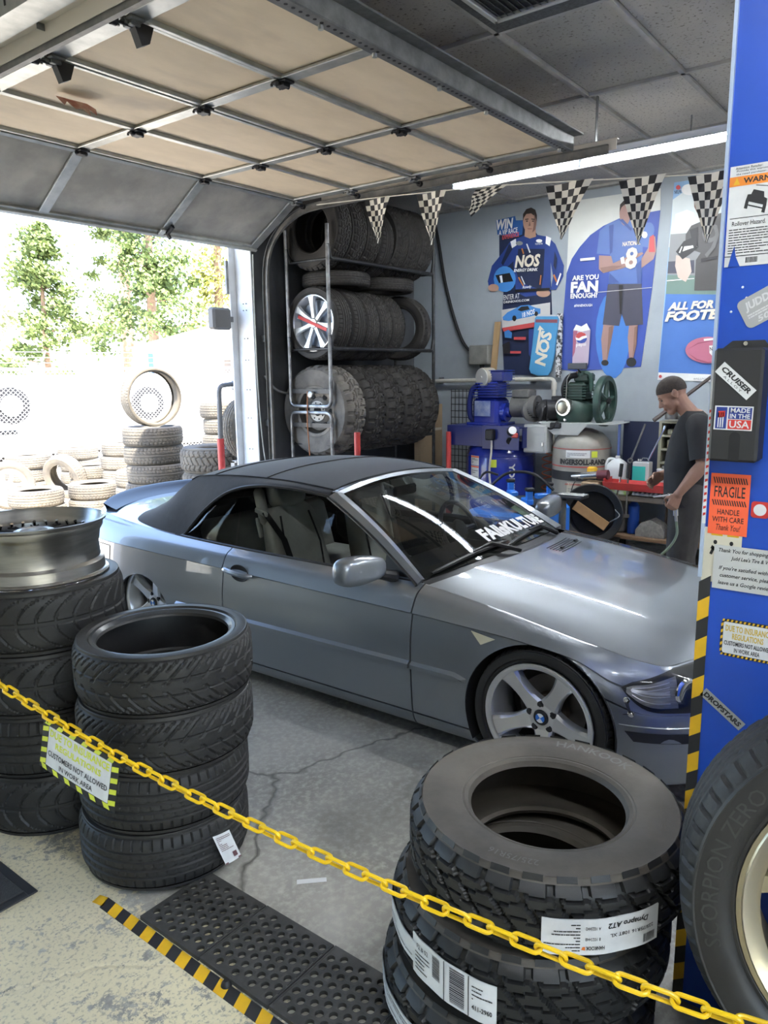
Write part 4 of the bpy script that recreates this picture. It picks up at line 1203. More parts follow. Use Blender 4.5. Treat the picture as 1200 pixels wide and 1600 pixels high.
# hazard tape down the corner
for k in range(24):
    z0 = 0.0+k*0.0535; z1 = z0+0.0535; sk_ = 0.02
    if z1 > 1.245: break
    b = MB(); M = Matrix(((0, 0, -1, PX-0.0008), (-1, 0, 0, PY), (0, 1, 0, 0), (0, 0, 0, 1)))
    b.prism([(-0.004, z0), (0.024, z0+sk_), (0.024, z1+sk_), (-0.004, z1)], 0.0, 0.0012, M=M); b.build('tape_stripe', m_yel if k % 2 else m_blk, pw, smooth=False)

def pfn(off): return lambda a, z: (PX-off, PY-a, z)
def sheet(name, lab, cat, a0, a1, z0, z1, m_, off=0.002, th=0.0012, rot=0.0, round_=False):
    b = MB(); ca, cz = (a0+a1)/2, (z0+z1)/2
    def F(x, y): return (ca+x*cos(rot)-y*sin(rot), cz+x*sin(rot)+y*cos(rot))
    w, h = a1-a0, z1-z0
    if round_:
        r = 0.18*min(w, h); pts = []
        for (sx, sy, st_) in ((1, -1, -pi/2), (1, 1, 0), (-1, 1, pi/2), (-1, -1, pi)):
            for i in range(5): an = st_+pi/2*i/4; pts.append(F(sx*(w/2-r)+r*cos(an), sy*(h/2-r)+r*sin(an)))
    else: pts = [F(-w/2, -h/2), F(w/2, -h/2), F(w/2, h/2), F(-w/2, h/2)]
    n = len(pts)
    vs = [(PX-off, PY-a, z) for a, z in pts]+[(PX-off+th, PY-a, z) for a, z in pts]
    b.add(vs, [tuple(range(n)), tuple(range(n, 2*n))[::-1]]+[(k, (k+1) % n, n+(k+1) % n, n+k) for k in range(n)])
    o = b.build(name, m_, None, smooth=False)
    if lab: tag(o, lab, cat)
    fn = lambda u, v: (lambda p: (PX-off-0.0006, PY-p[0], p[1]))(F((u-0.5)*w, (v-0.5)*h))
    return o, fn
# warning sheet
o, fn = sheet('warning_sheet', 'torn black and white rollover warning sheet with an orange header on the blue panel', 'notice', 0.006, 0.150, 2.003, 2.226, m_paper)
b = MB(); flat_poly(b, fn, [(0, 0.80), (1, 0.80), (1, 0.895), (0, 0.895)]); b.build('orange_header', mat('orange_header_print', (0.75, 0.24, 0.03), 0.5), o, recalc=False)
b = MB(); put_text(b, 'WARNING', lambda u, v: tuple(Vector(fn(u, v))-Vector((0.0004, 0, 0))), 0.52, 0.848, w=0.62, h=0.055, bold=0.03)
put_text(b, 'Attention Retailer:', fn, 0.28, 0.975, w=0.4, h=0.025, bold=0.01); put_text(b, 'Provide this warning label', fn, 0.40, 0.945, w=0.6, h=0.024, bold=0.01); put_text(b, 'the retail purchaser.', fn, 0.32, 0.915, w=0.45, h=0.022, bold=0.01)
put_text(b, 'Rollover Hazard.', fn, 0.33, 0.43, w=0.5, h=0.045, bold=0.01)
fake_lines(b, fn, 0.04, 0.9, [0.37-0.026*k for k in range(10)], 0.009, q, 0.97)
flat_poly(b, fn, [(0.04, 0.48), (0.96, 0.48), (0.96, 0.487), (0.04, 0.487)]); flat_poly(b, fn, [(0.0, 0.10), (1, 0.10), (1, 0.108), (0, 0.108)])
barcode(b, fn, 0.32, 0.50, 0.03, 0.085, q)
# tipping truck pictogram
def rot2(pts, a, cx, cy): return [(cx+(x*cos(a)-y*sin(a)), cy+(x*sin(a)+y*cos(a))*0.92) for x, y in pts]
for poly in ([(-0.16, -0.02), (0.16, -0.02), (0.15, 0.05), (0.10, 0.06), (0.08, 0.115), (-0.08, 0.115), (-0.10, 0.06), (-0.15, 0.05)], [(-0.16, -0.10), (-0.11, -0.10), (-0.11, -0.02), (-0.16, -0.02)], [(0.11, -0.10), (0.16, -0.10), (0.16, -0.02), (0.11, -0.02)], [(-0.11, -0.065), (0.11, -0.065), (0.11, -0.05), (-0.11, -0.05)]):
    flat_poly(b, fn, rot2(poly, radians(-14), 0.42, 0.63))
flat_poly(b, fn, [(0.4, 0.785), (0.66, 0.75), (0.66, 0.757), (0.4, 0.792)]); flat_poly(b, fn, [(0.64, 0.735), (0.71, 0.745), (0.65, 0.775)])
b.build('black_print', m_ink, o, recalc=False)
b = MB(); flat_poly(b, lambda u, v: tuple(Vector(fn(u, v))-Vector((0.0005, 0, 0))), [(0.06, 0.815), (0.16, 0.815), (0.11, 0.885)]); b.build('yellow_triangle', m_yel, o, recalc=False)
b = MB(); flat_poly(b, lambda u, v: tuple(Vector(fn(u, v))-Vector((0.0004, 0, 0))), [(0.06, -0.001), (0.24, -0.001), (0.17, 0.10), (0.14, 0.21), (0.10, 0.12)]); b.build('torn_gap', m_blue, o, recalc=False)
# grey shop sticker
o, fn = sheet('shop_sticker', 'silver rounded shop sticker stuck askew on the blue panel', 'sticker', 0.045, 0.185, 1.885, 1.955, mat('silver_sticker', (0.42, 0.43, 0.44), 0.4, 0.3), rot=radians(28), round_=True)
b = MB(); put_text(b, 'JUDD', fn, 0.30, 0.68, w=0.42, h=0.34, bold=0.04, shear=0.2); fake_lines(b, fn, 0.08, 0.7, [0.42, 0.34], 0.05, q); put_text(b, '509', fn, 0.34, 0.17, w=0.30, h=0.2, bold=0.03, shear=0.2)
b.build('lettering', m_paper, o, recalc=False)
# black wall box
bx = thing('wall_box', 'black plastic holder box with stickers screwed to the blue panel', 'box', (PX, PY-0.068, 1.55))
b = MB(); b.box((-0.035, 0, 0.132), (0.07, 0.108, 0.264), b=0.006); b.build('body', m_blk, bx)
b = MB(); b.prism([(-0.055, 0), (0.055, 0), (0.04, 0.02), (-0.03, 0.02)], 0, 0.004, M=T(-0.004, 0, 0.262) @ Matrix(((0, 0, -1, 0), (-1, 0, 0, 0), (0, 1, 0, 0), (0, 0, 0, 1)))); b.build('hanging_tab', m_blk, bx)
b = MB(); b.cyl((-0.009, 0.0, 0.275), (-0.013, 0.0, 0.275), 0.005, n=10); b.build('screw', m_chrome, bx)
b = MB(); pts = [(-0.012, 0), (0.012, 0), (0.012, 0.055)]+[(0.012*cos(a), 0.055+0.012*sin(a)) for a in frange(0, pi, 8)][1:-1]+[(-0.012, 0.055)]
b.add([(-0.0708, -p[0]-0.004, p[1]+0.004) for p in pts], [tuple(range(len(pts)))]); b.build('slot', m_gap, bx, recalc=False)
def bfn(off): return lambda a, z: (-0.0704-off, 0.054-a, z)
def bsheet(name, a0, a1, z0, z1, m_, rot):
    ca, cz = (a0+a1)/2, (z0+z1)/2; w, h = a1-a0, z1-z0
    def F(u, v, off=0.0):
        x, y = (u-0.5)*w, (v-0.5)*h; return bfn(off)(ca+x*cos(rot)-y*sin(rot), cz+x*sin(rot)+y*cos(rot))
    b = MB(); b.add([F(0, 0, .001), F(1, 0, .001), F(1, 1, .001), F(0, 1, .001)], [(0, 1, 2, 3)]); return b.build(name, m_, bx, recalc=False), lambda u, v: F(u, v, 0.0015), lambda u, v: F(u, v, 0.002)
o, fn, fn2 = bsheet('cruiser_sticker', 0.002, 0.100, 0.174, 0.204, m_paper, radians(-42))
b = MB(); put_text(b, 'CRUISER', fn, 0.5, 0.6, w=0.86, h=0.42, bold=0.04, shear=0.15); put_text(b, 'A L L O Y', fn, 0.5, 0.2, w=0.55, h=0.18); b.build('lettering', m_ink, o, recalc=False)
o, fn, fn2 = bsheet('flag_sticker', 0.010, 0.094, 0.075, 0.131, m_paper, radians(-1))
b = MB(); flat_poly(b, fn, [(0.37, 0.47), (0.97, 0.47), (0.97, 0.95), (0.37, 0.95)]); flat_poly(b, fn, [(0.04, 0.05), (0.33, 0.05), (0.33, 0.95), (0.04, 0.95)]); b.build('blue_field', mat('navy_print', (0.02, 0.04, 0.22), 0.5), o, recalc=False)
b = MB(); flat_poly(b, fn, [(0.37, 0.05), (0.97, 0.05), (0.97, 0.44), (0.37, 0.44)]); flat_poly(b, fn2, [(0.10, 0.5), (0.28, 0.55), (0.28, 0.8), (0.10, 0.78)]); b.build('red_field', m_red, o, recalc=False)
b = MB(); put_text(b, 'MADE', fn2, 0.67, 0.83, w=0.5, h=0.19, bold=0.02); put_text(b, 'IN THE', fn2, 0.67, 0.59, w=0.52, h=0.18, bold=0.02); put_text(b, 'USA', fn2, 0.67, 0.25, w=0.52, h=0.30, bold=0.02)
for k in range(3): flat_poly(b, fn2, [(0.10+0.06*k, 0.1), (0.13+0.06*k, 0.1), (0.13+0.06*k, 0.72), (0.10+0.06*k, 0.72)])
b.build('white_lettering', m_paper, o, recalc=False)
# caution sheet, fragile label, thank-you note, notice, stickers
o, fn = sheet('caution_sheet', 'pale caution sheet with pictograms half covered by the orange fragile label', 'notice', 0.0, 0.09, 1.235, 1.375, mat('yellowed_paper', (0.60, 0.57, 0.46), 0.6), off=0.0018)
b = MB(); 
for u in (0.2, 0.62):
    flat_poly(b, fn, [(u, 0.86), (u+0.30, 0.86), (u+0.30, 0.90), (u, 0.90)])
b.build('yellow_header', m_yel, o, recalc=False)
b = MB()
for u in (0.30, 0.72):
    flat_poly(b, fn, [(u-0.10, 0.62), (u+0.08, 0.55), (u+0.12, 0.60), (u-0.06, 0.68)]); flat_poly(b, fn, ell(u+0.02, 0.74, 0.05, 0.04, 12)); flat_poly(b, fn, [(u-0.12, 0.52), (u-0.05, 0.50), (u+0.02, 0.64), (u-0.04, 0.66)])
b.build('pictograms', m_ink, o, recalc=False)
o, fn = sheet('fragile_label', 'bright orange fragile handle with care label on the blue panel', 'label', 0.009, 0.100, 1.360, 1.513, m_orange, off=0.0035)
b = MB()
for k in range(14):
    for v0, v1 in ((0.84, 0.94), (0.48, 0.57)):
        u = 0.06+k*0.062; flat_poly(b, fn, [(u+0.05, v0), (u+0.08, v0), (u+0.03, v1), (u, v1)])
put_text(b, 'FRAGILE', fn, 0.5, 0.705, w=0.78, h=0.18, bold=0.01); put_text(b, 'HANDLE', fn, 0.5, 0.375, w=0.56, h=0.09, bold=0.01); put_text(b, 'WITH CARE', fn, 0.5, 0.25, w=0.80, h=0.09, bold=0.01); put_text(b, 'Thank You!', fn, 0.52, 0.12, w=0.62, h=0.10, shear=0.25)
b.build('black_print', m_ink, o, recalc=False)
o, fn = sheet('thank_you_note', 'laminated thank you note in black italic print on the blue panel', 'notice', 0.028, 0.185, 1.221, 1.333, mat('laminated_paper', (0.52, 0.53, 0.52), 0.35), off=0.005)
b = MB()
for s_, u, v, w_ in (('Thank You for shopping at', 0.47, 0.88, 0.80), ("Judd Lee's Tire & Wheel", 0.60, 0.72, 0.68), ("If you're satisfied with our", 0.52, 0.48, 0.86), ('customer service, please', 0.50, 0.31, 0.78), ('leave us a Google review', 0.49, 0.14, 0.80)):
    put_text(b, s_, fn, u, v, w=w_, h=0.115, shear=0.25, bold=0.012)
b.build('lettering', m_ink, o, recalc=False)
o, fn = sheet('insurance_notice', 'rounded notice with striped border about insurance regulations on the blue panel', 'notice', 0.056, 0.185, 1.047, 1.145, m_blk, off=0.002, round_=True)
b = MB()
for k in range(13):
    u = 0.02+k*0.077; flat_poly(b, fn, [(u, 0.93), (u+0.035, 0.93), (u+0.05, 0.99), (u+0.015, 0.99)]); flat_poly(b, fn, [(u, 0.01), (u+0.035, 0.01), (u+0.05, 0.07), (u+0.015, 0.07)])
for k in range(5):
    v = 0.09+k*0.17; flat_poly(b, fn, [(0.005, v), (0.045, v+0.04), (0.045, v+0.12), (0.005, v+0.08)])
b.build('yellow_stripes', m_yel, o, recalc=False)['kind'] = 'stuff'
b = MB(); pts = []
for (sx, sy, st_) in ((0.95, 0.08, -pi/2), (0.95, 0.92, 0), (0.05, 0.92, pi/2), (0.05, 0.08, pi)):
    for i in range(4):
        an = st_+pi/2*i/3; pts.append((sx+(-0.03 if sx > 0.5 else 0.03)+0.03*cos(an), sy+(-0.06 if sy > 0.5 else 0.06)+0.06*sin(an)))
flat_poly(b, lambda u, v: tuple(Vector(fn(u, v))-Vector((0.0003, 0, 0))), pts); b.build('white_panel', m_paper, o, recalc=False)
f2 = lambda u, v: tuple(Vector(fn(u, v))-Vector((0.0008, 0, 0)))
b = MB(); put_text(b, 'DUE TO INSURANCE', f2, 0.5, 0.76, w=0.82, h=0.17, bold=0.03); put_text(b, 'REGULATIONS', f2, 0.5, 0.555, w=0.56, h=0.16, bold=0.03); b.build('yellow_lettering', mat('mustard_print', (0.60, 0.42, 0.06), 0.5), o, recalc=False)
b = MB(); put_text(b, 'CUSTOMERS NOT ALLOWED', f2, 0.5, 0.36, w=0.84, h=0.12, bold=0.02); put_text(b, 'IN WORK AREA', f2, 0.5, 0.19, w=0.46, h=0.12, bold=0.02); b.build('black_lettering', m_ink, o, recalc=False)
o, fn = sheet('wheel_brand_sticker', 'narrow grey sticker stuck slanting above the leaning wheel on the blue panel', 'sticker', 0.012, 0.135, 0.888, 0.914, mat('grey_sticker', (0.34, 0.34, 0.33), 0.5), rot=radians(-36))
b = MB(); put_text(b, 'DROPSTARS', fn, 0.5, 0.5, w=0.90, h=0.55, bold=0.05); b.build('lettering', m_ink, o, recalc=False)
o, fn = sheet('edge_sticker', 'long narrow white and red sticker running up the panel corner', 'sticker', -0.004, 0.004, 1.385, 1.765, m_paper, off=0.011)
b = MB(); put_text(b, 'JOHNHAPP', lambda u, v: fn(u, v), 0.5, 0.42, w=0.36, h=0.7, rot=0) if False else None
for k in range(16): flat_poly(b, fn, [(0.1, 0.05+k*0.045), (0.9, 0.06+k*0.045), (0.9, 0.075+k*0.045), (0.1, 0.07+k*0.045)])
b.build('lettering', m_red, o, recalc=False)
o, fn = sheet('round_sticker', 'small round red and white sticker beside the fragile label', 'sticker', 0.105, 0.145, 1.41, 1.45, m_red, round_=True)
b = MB(); flat_poly(b, fn, ell(0.5, 0.5, 0.36, 0.36, 20)); b.build('white_disc', m_paper, o, recalc=False)
for a, z in ((0.05, 1.955), (0.028, 1.90), (0.06, 1.93)):
    b = MB(); b.lathe([(0, 0.002), (0.002, 0.0015), (0.003, 0)], 8, M=T(PX, PY-a, z) @ rotm('Y', -pi/2)); b.build('rivet', m_paper, pw)
# ------------------------------------------------------------------ the convertible: design space (t lateral, + towards the tire stacks; s from nose to tail; z up)
XC, Y0 = 3.585, 0.545
PITCH = 0.0118
car = thing('convertible_car', 'silver grey two door convertible car with black soft top parked in the bay', 'car', (XC, Y0, 0))
def P(t, s, z): return Vector((-t, s, z-(s-0.765)*PITCH))
def car_paint():
    M = mat('silver_grey_car_paint', (0.205, 0.222, 0.245), 0.34, 0.60, coat=1.0, coat_r=0.02)
    return M
m_paint = car_paint()
m_cblack = mat('car_black_plastic', (0.014, 0.014, 0.015), 0.45)
m_cshell = mat('car_inner_shell', (0.006, 0.006, 0.007), 0.7)
m_fabric = mat('black_soft_top_fabric', (0.012, 0.0135, 0.018), 0.85, c2=(0.017, 0.0185, 0.024), sc=30, bump=0.12, bsc=300, sheen=0.15)
m_glass = glass_mat('windshield_glass', (0.74, 0.80, 0.76), 1.85)
m_sglass = glass_mat('side_glass', (0.86, 0.90, 0.88), 1.4)
m_leather = mat('grey_leather', (0.46, 0.45, 0.42), 0.5, c2=(0.40, 0.39, 0.365), sc=12, bump=0.06, bsc=80)
m_leather_d = mat('dark_interior', (0.020, 0.020, 0.022), 0.7)
m_lens = glass_mat('headlight_lens', (0.95, 0.96, 0.94), 1.5)

def sidep(s, tt, tz, zc, tw=0.0, bot=0.085):
    w = tw
    return [(0.785+w, s, bot), (0.842+w, s, bot+0.04), (0.868+w, s, 0.185), (0.879+w, s, 0.30), (0.886+w, s, 0.43), (0.884+w, s, 0.56), (0.866+w, s, zc), (0.877+w, s, zc+0.009), (lerp(0.872+w, tt, 0.38), s, lerp(zc, tz, 0.70)), (tt, s, tz)]
def frontp(t, s, nt, ns, top):
    """profile at plan point (t,s) with inward direction (nt,ns)"""
    out = []
    for ins, z in ((0.07, 0.115), (0.03, 0.145), (0.012, 0.20), (0.0, 0.30), (0.002, 0.42), (0.012, 0.455), (0.030, 0.52), (0.036, 0.53), (0.052, 0.575)):
        out.append((t+nt*ins, s+ns*ins, z))
    return out+[top]
ST = []
ST.append(frontp(0.0, 0.0, 0, 1, (0, 0.078, 0.632)))
ST.append(frontp(0.27, 0.012, -0.1, 1, (0.255, 0.105, 0.629)))
ST.append(frontp(0.50, 0.055, -0.3, 0.95, (0.455, 0.165, 0.625)))
ST.append(frontp(0.67, 0.13, -0.55, 0.83, (0.61, 0.235, 0.618)))
ST.append(frontp(0.77, 0.23, -0.8, 0.6, (0.70, 0.285, 0.612)))
ST.append(frontp(0.828, 0.34, -0.95, 0.3, (0.742, 0.36, 0.624)))
a = sidep(0.46, 0.760, 0.642, 0.575, -0.022); f_ = frontp(0.858, 0.46, -1, 0.05, (0.760, 0.46, 0.642))
ST.append([tuple((p+q)/2 for p, q in zip(x, y)) for x, y in zip(a, f_)])
for s, tt, tz, zc, w in ((0.60, 0.768, 0.668, 0.615, -0.010), (0.765, 0.772, 0.698, 0.64, 0.0), (0.95, 0.772, 0.730, 0.655, 0.0), (1.15, 0.770, 0.760, 0.662, -0.002), (1.40, 0.765, 0.790, 0.670, -0.004), (1.75, 0.775, 0.797, 0.678, -0.004), (2.1, 0.780, 0.801, 0.686, -0.004), (2.45, 0.785, 0.806, 0.694, -0.004), (2.75, 0.788, 0.812, 0.701, -0.004), (3.05, 0.788, 0.820, 0.708, -0.002), (3.30, 0.785, 0.830, 0.714, 0.0), (3.50, 0.775, 0.842, 0.720, 0.002), (3.75, 0.755, 0.856, 0.726, 0.0), (4.0, 0.725, 0.872, 0.734, -0.016), (4.18, 0.685, 0.884, 0.745, -0.05)):
    ST.append(sidep(s, tt, tz, zc, w))
def rearp(t, s, nt, ns, top):
    out = []
    for ins, z in ((0.08, 0.15), (0.04, 0.18), (0.015, 0.24), (0.0, 0.34), (0.0, 0.46), (0.01, 0.56), (0.03, 0.70), (0.034, 0.712), (0.055, 0.80)):
        out.append((t+nt*ins, s+ns*ins, z))
    return out+[top]
ST.append(rearp(0.78, 4.32, -0.9, -0.4, (0.625, 4.28, 0.895)))
ST.append(rearp(0.68, 4.41, -0.5, -0.85, (0.55, 4.33, 0.90)))
ST.append(rearp(0.48, 4.455, -0.2, -1, (0.40, 4.365, 0.905)))
ST.append(rearp(0.22, 4.48, -0.1, -1, (0.20, 4.385, 0.91)))
ST.append(rearp(0.0, 4.485, 0, -1, (0, 4.39, 0.912)))
NS_ = len(ST); NV = 10
LINES = [[ST[i][j] for i in range(NS_)] for j in range(NV)]
def Bs(u, v):
    """belt surface at station u (0..NS_-1) and height line v (0..9)"""
    j0 = max(0, min(NV-1, int(fl(v)))); f = v-j0
    idx = [max(0, min(NV-1, j0+k)) for k in (-1, 0, 1, 2)]
    pts = [crv(LINES[k], u) for k in idx]
    if f < 1e-9: return pts[1]
    if j0 >= 6 and j0 < 7: return tuple(lerp(p, q, f) for p, q in zip(pts[1], pts[2]))
    a = list(pts)
    if j0 == 0: a[0] = tuple(2*p-q for p, q in zip(pts[1], pts[2]))
    if j0 == 5: a[3] = tuple(2*q-p for p, q in zip(pts[1], pts[2]))
    if j0 == 7: a[0] = tuple(2*p-q for p, q in zip(pts[1], pts[2]))
    if j0 == NV-2: a[3] = tuple(2*q-p for p, q in zip(pts[1], pts[2]))
    return crv(a, 1+f)
S4 = [crv(LINES[4], i)[1] for i in range(NS_)]
def u_of_s(s):
    lo, hi = 4.0, NS_-5.0
    for _ in range(40):
        m_ = (lo+hi)/2
        if crv(LINES[4], m_)[1] < s: lo = m_
        else: hi = m_
    return (lo+hi)/2
AF = (0.765, 0.305, 0.343); AR = (3.51, 0.272, 0.292)     # wheel arches: s, z, radius
us = []
GAPS = [1.405, 2.728]
for i in range(NS_-1):
    n = 7 if (i < 6 or i > NS_-7) else 10
    us += [i+k/n for k in range(n)]
us.append(NS_-1.0)
for cs, cz, cr in (AF, AR):
    for k in range(-24, 25): us.append(u_of_s(cs+cr*1.05*k/24))
for g in GAPS: us += [u_of_s(g-0.004), u_of_s(g+0.004)]
us = sorted(set(round(u, 5) for u in us))
gap_u = [(u_of_s(g-0.004), u_of_s(g+0.004)) for g in GAPS]
us = [u for u in us if not any(a+1e-4 < u < b_-1e-4 for a, b_ in gap_u)]
VB0, VB1 = 4.55, 4.66            # bumper seam
VR0, VR1 = 1.96, 2.06            # sill seam
vs_ = sorted(set([k*0.25 for k in range(0, 37)]+[VB0, VB1, VR0, VR1, 8.5, 8.8]))
vs_ = [v for v in vs_ if not (VB0 < v < VB1 or VR0 < v < VR1)]
grid_pts = [[Bs(u, v) for v in vs_] for u in us]
def arch_fix(p):
    for cs, cz, cr in (AF, AR):
        d = hypot(p[1]-cs, p[2]-cz)
        if d < cr and p[0] > 0.5:
            return d, (p[0], cs+(p[1]-cs)/max(d, 1e-5)*cr, cz+(p[2]-cz)/max(d, 1e-5)*cr)
    return None
inside = [[arch_fix(p) for p in row] for row in grid_pts]
uB = u_of_s(0.60); uQ = u_of_s(4.02); uHL0 = 3.6
def classify(i, j):
    u = (us[i]+us[i+1])/2; v = (vs_[j]+vs_[j+1])/2
    for a, b_ in gap_u:
        if a-1e-4 <= u <= b_+1e-4: return None
    if all(inside[x][y] for x in (i, i+1) for y in (j, j+1)): return None
    sF = u_of_s(0.765); sR = u_of_s(3.49)
    if u < sF:
        if VB0 < v < VB1: return None
        if v < VB0: return 'front_bumper'
        if u < 4.6: return 'nose_panel'
        return 'front_fender'
    if u > sR:
        if v < VB0 and u > sR: return 'rear_bumper' if u > u_of_s(3.7) else 'rear_quarter'
        if VB0 < v < VB1 and u > u_of_s(3.83): return None
        return 'rear_quarter'
    if VR0 < v < VR1: return None
    if v < VR0: return 'sill'
    if u < u_of_s(1.405): return 'front_fender'
    if u < u_of_s(2.728): return 'door'
    return 'rear_quarter'
cells = {}
for i in range(len(us)-1):
    for j in range(len(vs_)-1):
        c = classify(i, j)
        if c: cells.setdefault(c, []).append((i, j))
def panel(name, cl, side, m_, inset=0.0, thick=True):
    b = MB(); idx = {}; vs = []; fs = []
    def vid(i, j):
        if (i, j) not in idx:
            p = grid_pts[i][j]
            if inside[i][j]: p = inside[i][j][1]
            idx[(i, j)] = len(vs); vs.append(P(side*(p[0]-inset), p[1], p[2]))
        return idx[(i, j)]
    for (i, j) in cl:
        f = [vid(i, j), vid(i+1, j), vid(i+1, j+1), vid(i, j+1)]
        if side < 0: f = f[::-1]
        fs.append(tuple(f))
    if thick:      # folded edges, 12 mm inwards
        cnt = {}
        for f in fs:
            for k in range(4):
                e = (f[k], f[(k+1) % 4]); cnt[frozenset(e)] = cnt.get(frozenset(e), [])+[e]
        cen = Vector((0, 2.2, 0.45)); off = {}
        for fsn, es in cnt.items():
            if len(es) == 1:
                a, b_ = es[0]
                for q in (a, b_):
                    if q not in off:
                        p = vs[q]; d = Vector((-p.x, (cen.y-p.y)*0.12, 0.0)); d.normalize()
                        off[q] = len(vs); vs.append(p+d*0.014)
                fs.append((b_, a, off[a], off[b_]))
    b.add(vs, fs)
    return b.build(name, m_, car, ang=22, recalc=False)
for side in (1, -1):
    for nm, cl in cells.items(): panel(nm, cl, side, m_paint)
allc = [c for cl in cells.values() for c in cl]
full = [(i, j) for i in range(len(us)-1) for j in range(len(vs_)-1) if not all(inside[x][y] for x in (i, i+1) for y in (j, j+1))]
for side in (1, -1): panel('inner_shell', full, side, m_cshell, inset=0.012, thick=False)

# wheel wells
for cs, cz, cr in ((AF[0], AF[1], AF[2]), (3.49, 0.33, 0.375)):
    for side in (1, -1):
        b = MB()
        def fw(u, v):
            a = lerp(-0.15*pi, 1.15*pi, u); return P(side*lerp(0.872 if cs < 2 else 0.845, 0.50, v), cs+cr*1.0*cos(a), cz+cr*1.0*sin(a))
        b.grid(fw, frange(0, 1, 32), [0, 0.3, 1])
        def fw2(u, v):
            a = lerp(-0.15*pi, 1.15*pi, u); return P(side*0.50, cs+cr*v*cos(a), cz+cr*v*sin(a))
        b.grid(fw2, frange(0, 1, 32), [0, 1])
        b.build('wheel_well_liner', m_cshell, car)
b = MB(); b.box(P(0, 2.2, 0.16), (1.50, 3.6, 0.06)); b.build('underbody', m_cshell, car)

# body side mouldings, one per panel
def strip(name, s0, s1, v, h, d, m_, n=20, side=1, taper=False, parent=car):
    b = MB(); vs = []; fs = []
    for k in range(n+1):
        s = lerp(s0, s1, k/n); p = Bs(u_of_s(s), v); w = h
        if taper: w = h*min(1, (k+0.2)/2.5, (n-k+0.2)/2.5) if taper == 2 else h*min(1, (k+0.15)/2.0)
        for (dz, dt) in ((-w/2, -0.002), (-w/2+0.004, d), (w/2-0.016, d), (w/2, -0.002)):
            vs.append(P(side*(p[0]+dt), s, p[2]+dz))
    for k in range(n):
        for q in range(3): fs.append((k*4+q, (k+1)*4+q, (k+1)*4+q+1, k*4+q+1))
    b.add(vs, fs); return b.build(name, m_, parent)
for side in (1, -1):
    strip('side_moulding', 1.10, 1.400, 4.0, 0.04, 0.016, m_paint, 10, side, True)
    strip('side_moulding', 1.412, 2.722, 4.0, 0.04, 0.016, m_paint, 20, side)
    strip('side_moulding', 2.735, 3.155, 4.0, 0.04, 0.016, m_paint, 10, side, False)

# hood
def hoodE(b_): 
    u = lerp(4.0, u_of_s(1.385), b_); return Bs(u, 9.0)
HC = [(0.080, 0.634), (0.20, 0.682), (0.38, 0.728), (0.62, 0.772), (0.92, 0.812), (1.215, 0.842)]
def hood(a, b_):
    e = hoodE(b_); c = crv(HC, b_*(len(HC)-1)); x = abs(a); k = x*x
    z = lerp(c[1], e[2], x**2.5)
    z += 0.010*exp(-((x-0.60)/0.10)**2)*min(1, b_*3)*0.8
    s = lerp(c[0], e[1], k)
    return P(a*(e[0]-0.004), s, z+0.001)
b = MB(); b.grid(hood, frange(-1, 1, 48), frange(0, 1, 30)); b.build('hood', m_paint, car, ang=50)
for k in range(9):     # louvre slots near the windscreen
    pass
for k in range(6):
    b = MB(); b_ = 0.905+0.012*k
    pts = [hood(-0.05-0.42*q/8, b_) for q in range(9)]
    b.tube([p+Vector((0, 0, 0.0012)) for p in pts], 0.0022, 4); b.build('hood_vent_slot', m_cblack, car)
for a in (-0.14, -0.44):
    p = hood(a, 0.925); b = MB(); b.box(p+Vector((0, 0, 0.006)), (0.035, 0.016, 0.01), b=0.004); b.build('washer_nozzle', m_cblack, car)

# cowl, windscreen, pillars
def wbase(a): return (0.735*a, 1.335+0.10*a*a, 0.838-0.040*a*a)
def whead(a): return (0.555*a, 2.125-0.030*a*a, 1.182-0.036*a*a)
def wind(a, b_, off=0.0):
    p = wbase(a); q = whead(a); h = 0.030*sin(pi*b_)*(1-0.3*a*a)+off
    return P(lerp(p[0], q[0], b_), lerp(p[1], q[1], b_)-h*0.45, lerp(p[2], q[2], b_)+h*0.9)
def cowl(a, b_):
    e = hood(a, 1.0); q = wind(a, 0.0); p = e.lerp(q, b_); p.z -= 0.022*sin(pi*b_)+0.006; return p
b = MB(); b.grid(cowl, frange(-1, 1, 24), frange(0, 1, 4)); b.build('cowl', m_cblack, car)
b = MB(); b.grid(lambda a, v: wind(a, v), frange(-1, 1, 24), frange(0, 1, 12)); ws = b.build('windshield', m_glass, car)
b = MB()      # black printed border of the glass
for (a0, a1, b0, b1) in ((-1, 1, 0.0, 0.085), (-1, 1, 0.955, 1.0), (-1, -0.945, 0.085, 0.955), (0.945, 1, 0.085, 0.955)):
    b.grid(lambda a, v: wind(a, v, -0.003), frange(a0, a1, 16), frange(b0, b1, 6))
b.build('glass_border', m_cblack, ws)
m_white_vinyl = mat('white_vinyl', (0.85, 0.85, 0.84), 0.5)
b = MB(); put_text(b, 'FAllsKULTURE', lambda x, y: wind(-x, y, 0.003), 0.36, 0.158, w=1.14, h=0.12, bold=0.05, shear=0.0); b.build('banner_lettering', m_white_vinyl, ws, recalc=False)
b = MB(); flat_poly(b, lambda x, y: wind(-x, y, -0.004), [(0.72, 0.16), (0.90, 0.12), (0.90, 0.36), (0.72, 0.34)]); b.build('inspection_sticker', mat('pale_green_sticker', (0.45, 0.52, 0.42), 0.5), ws, recalc=False)
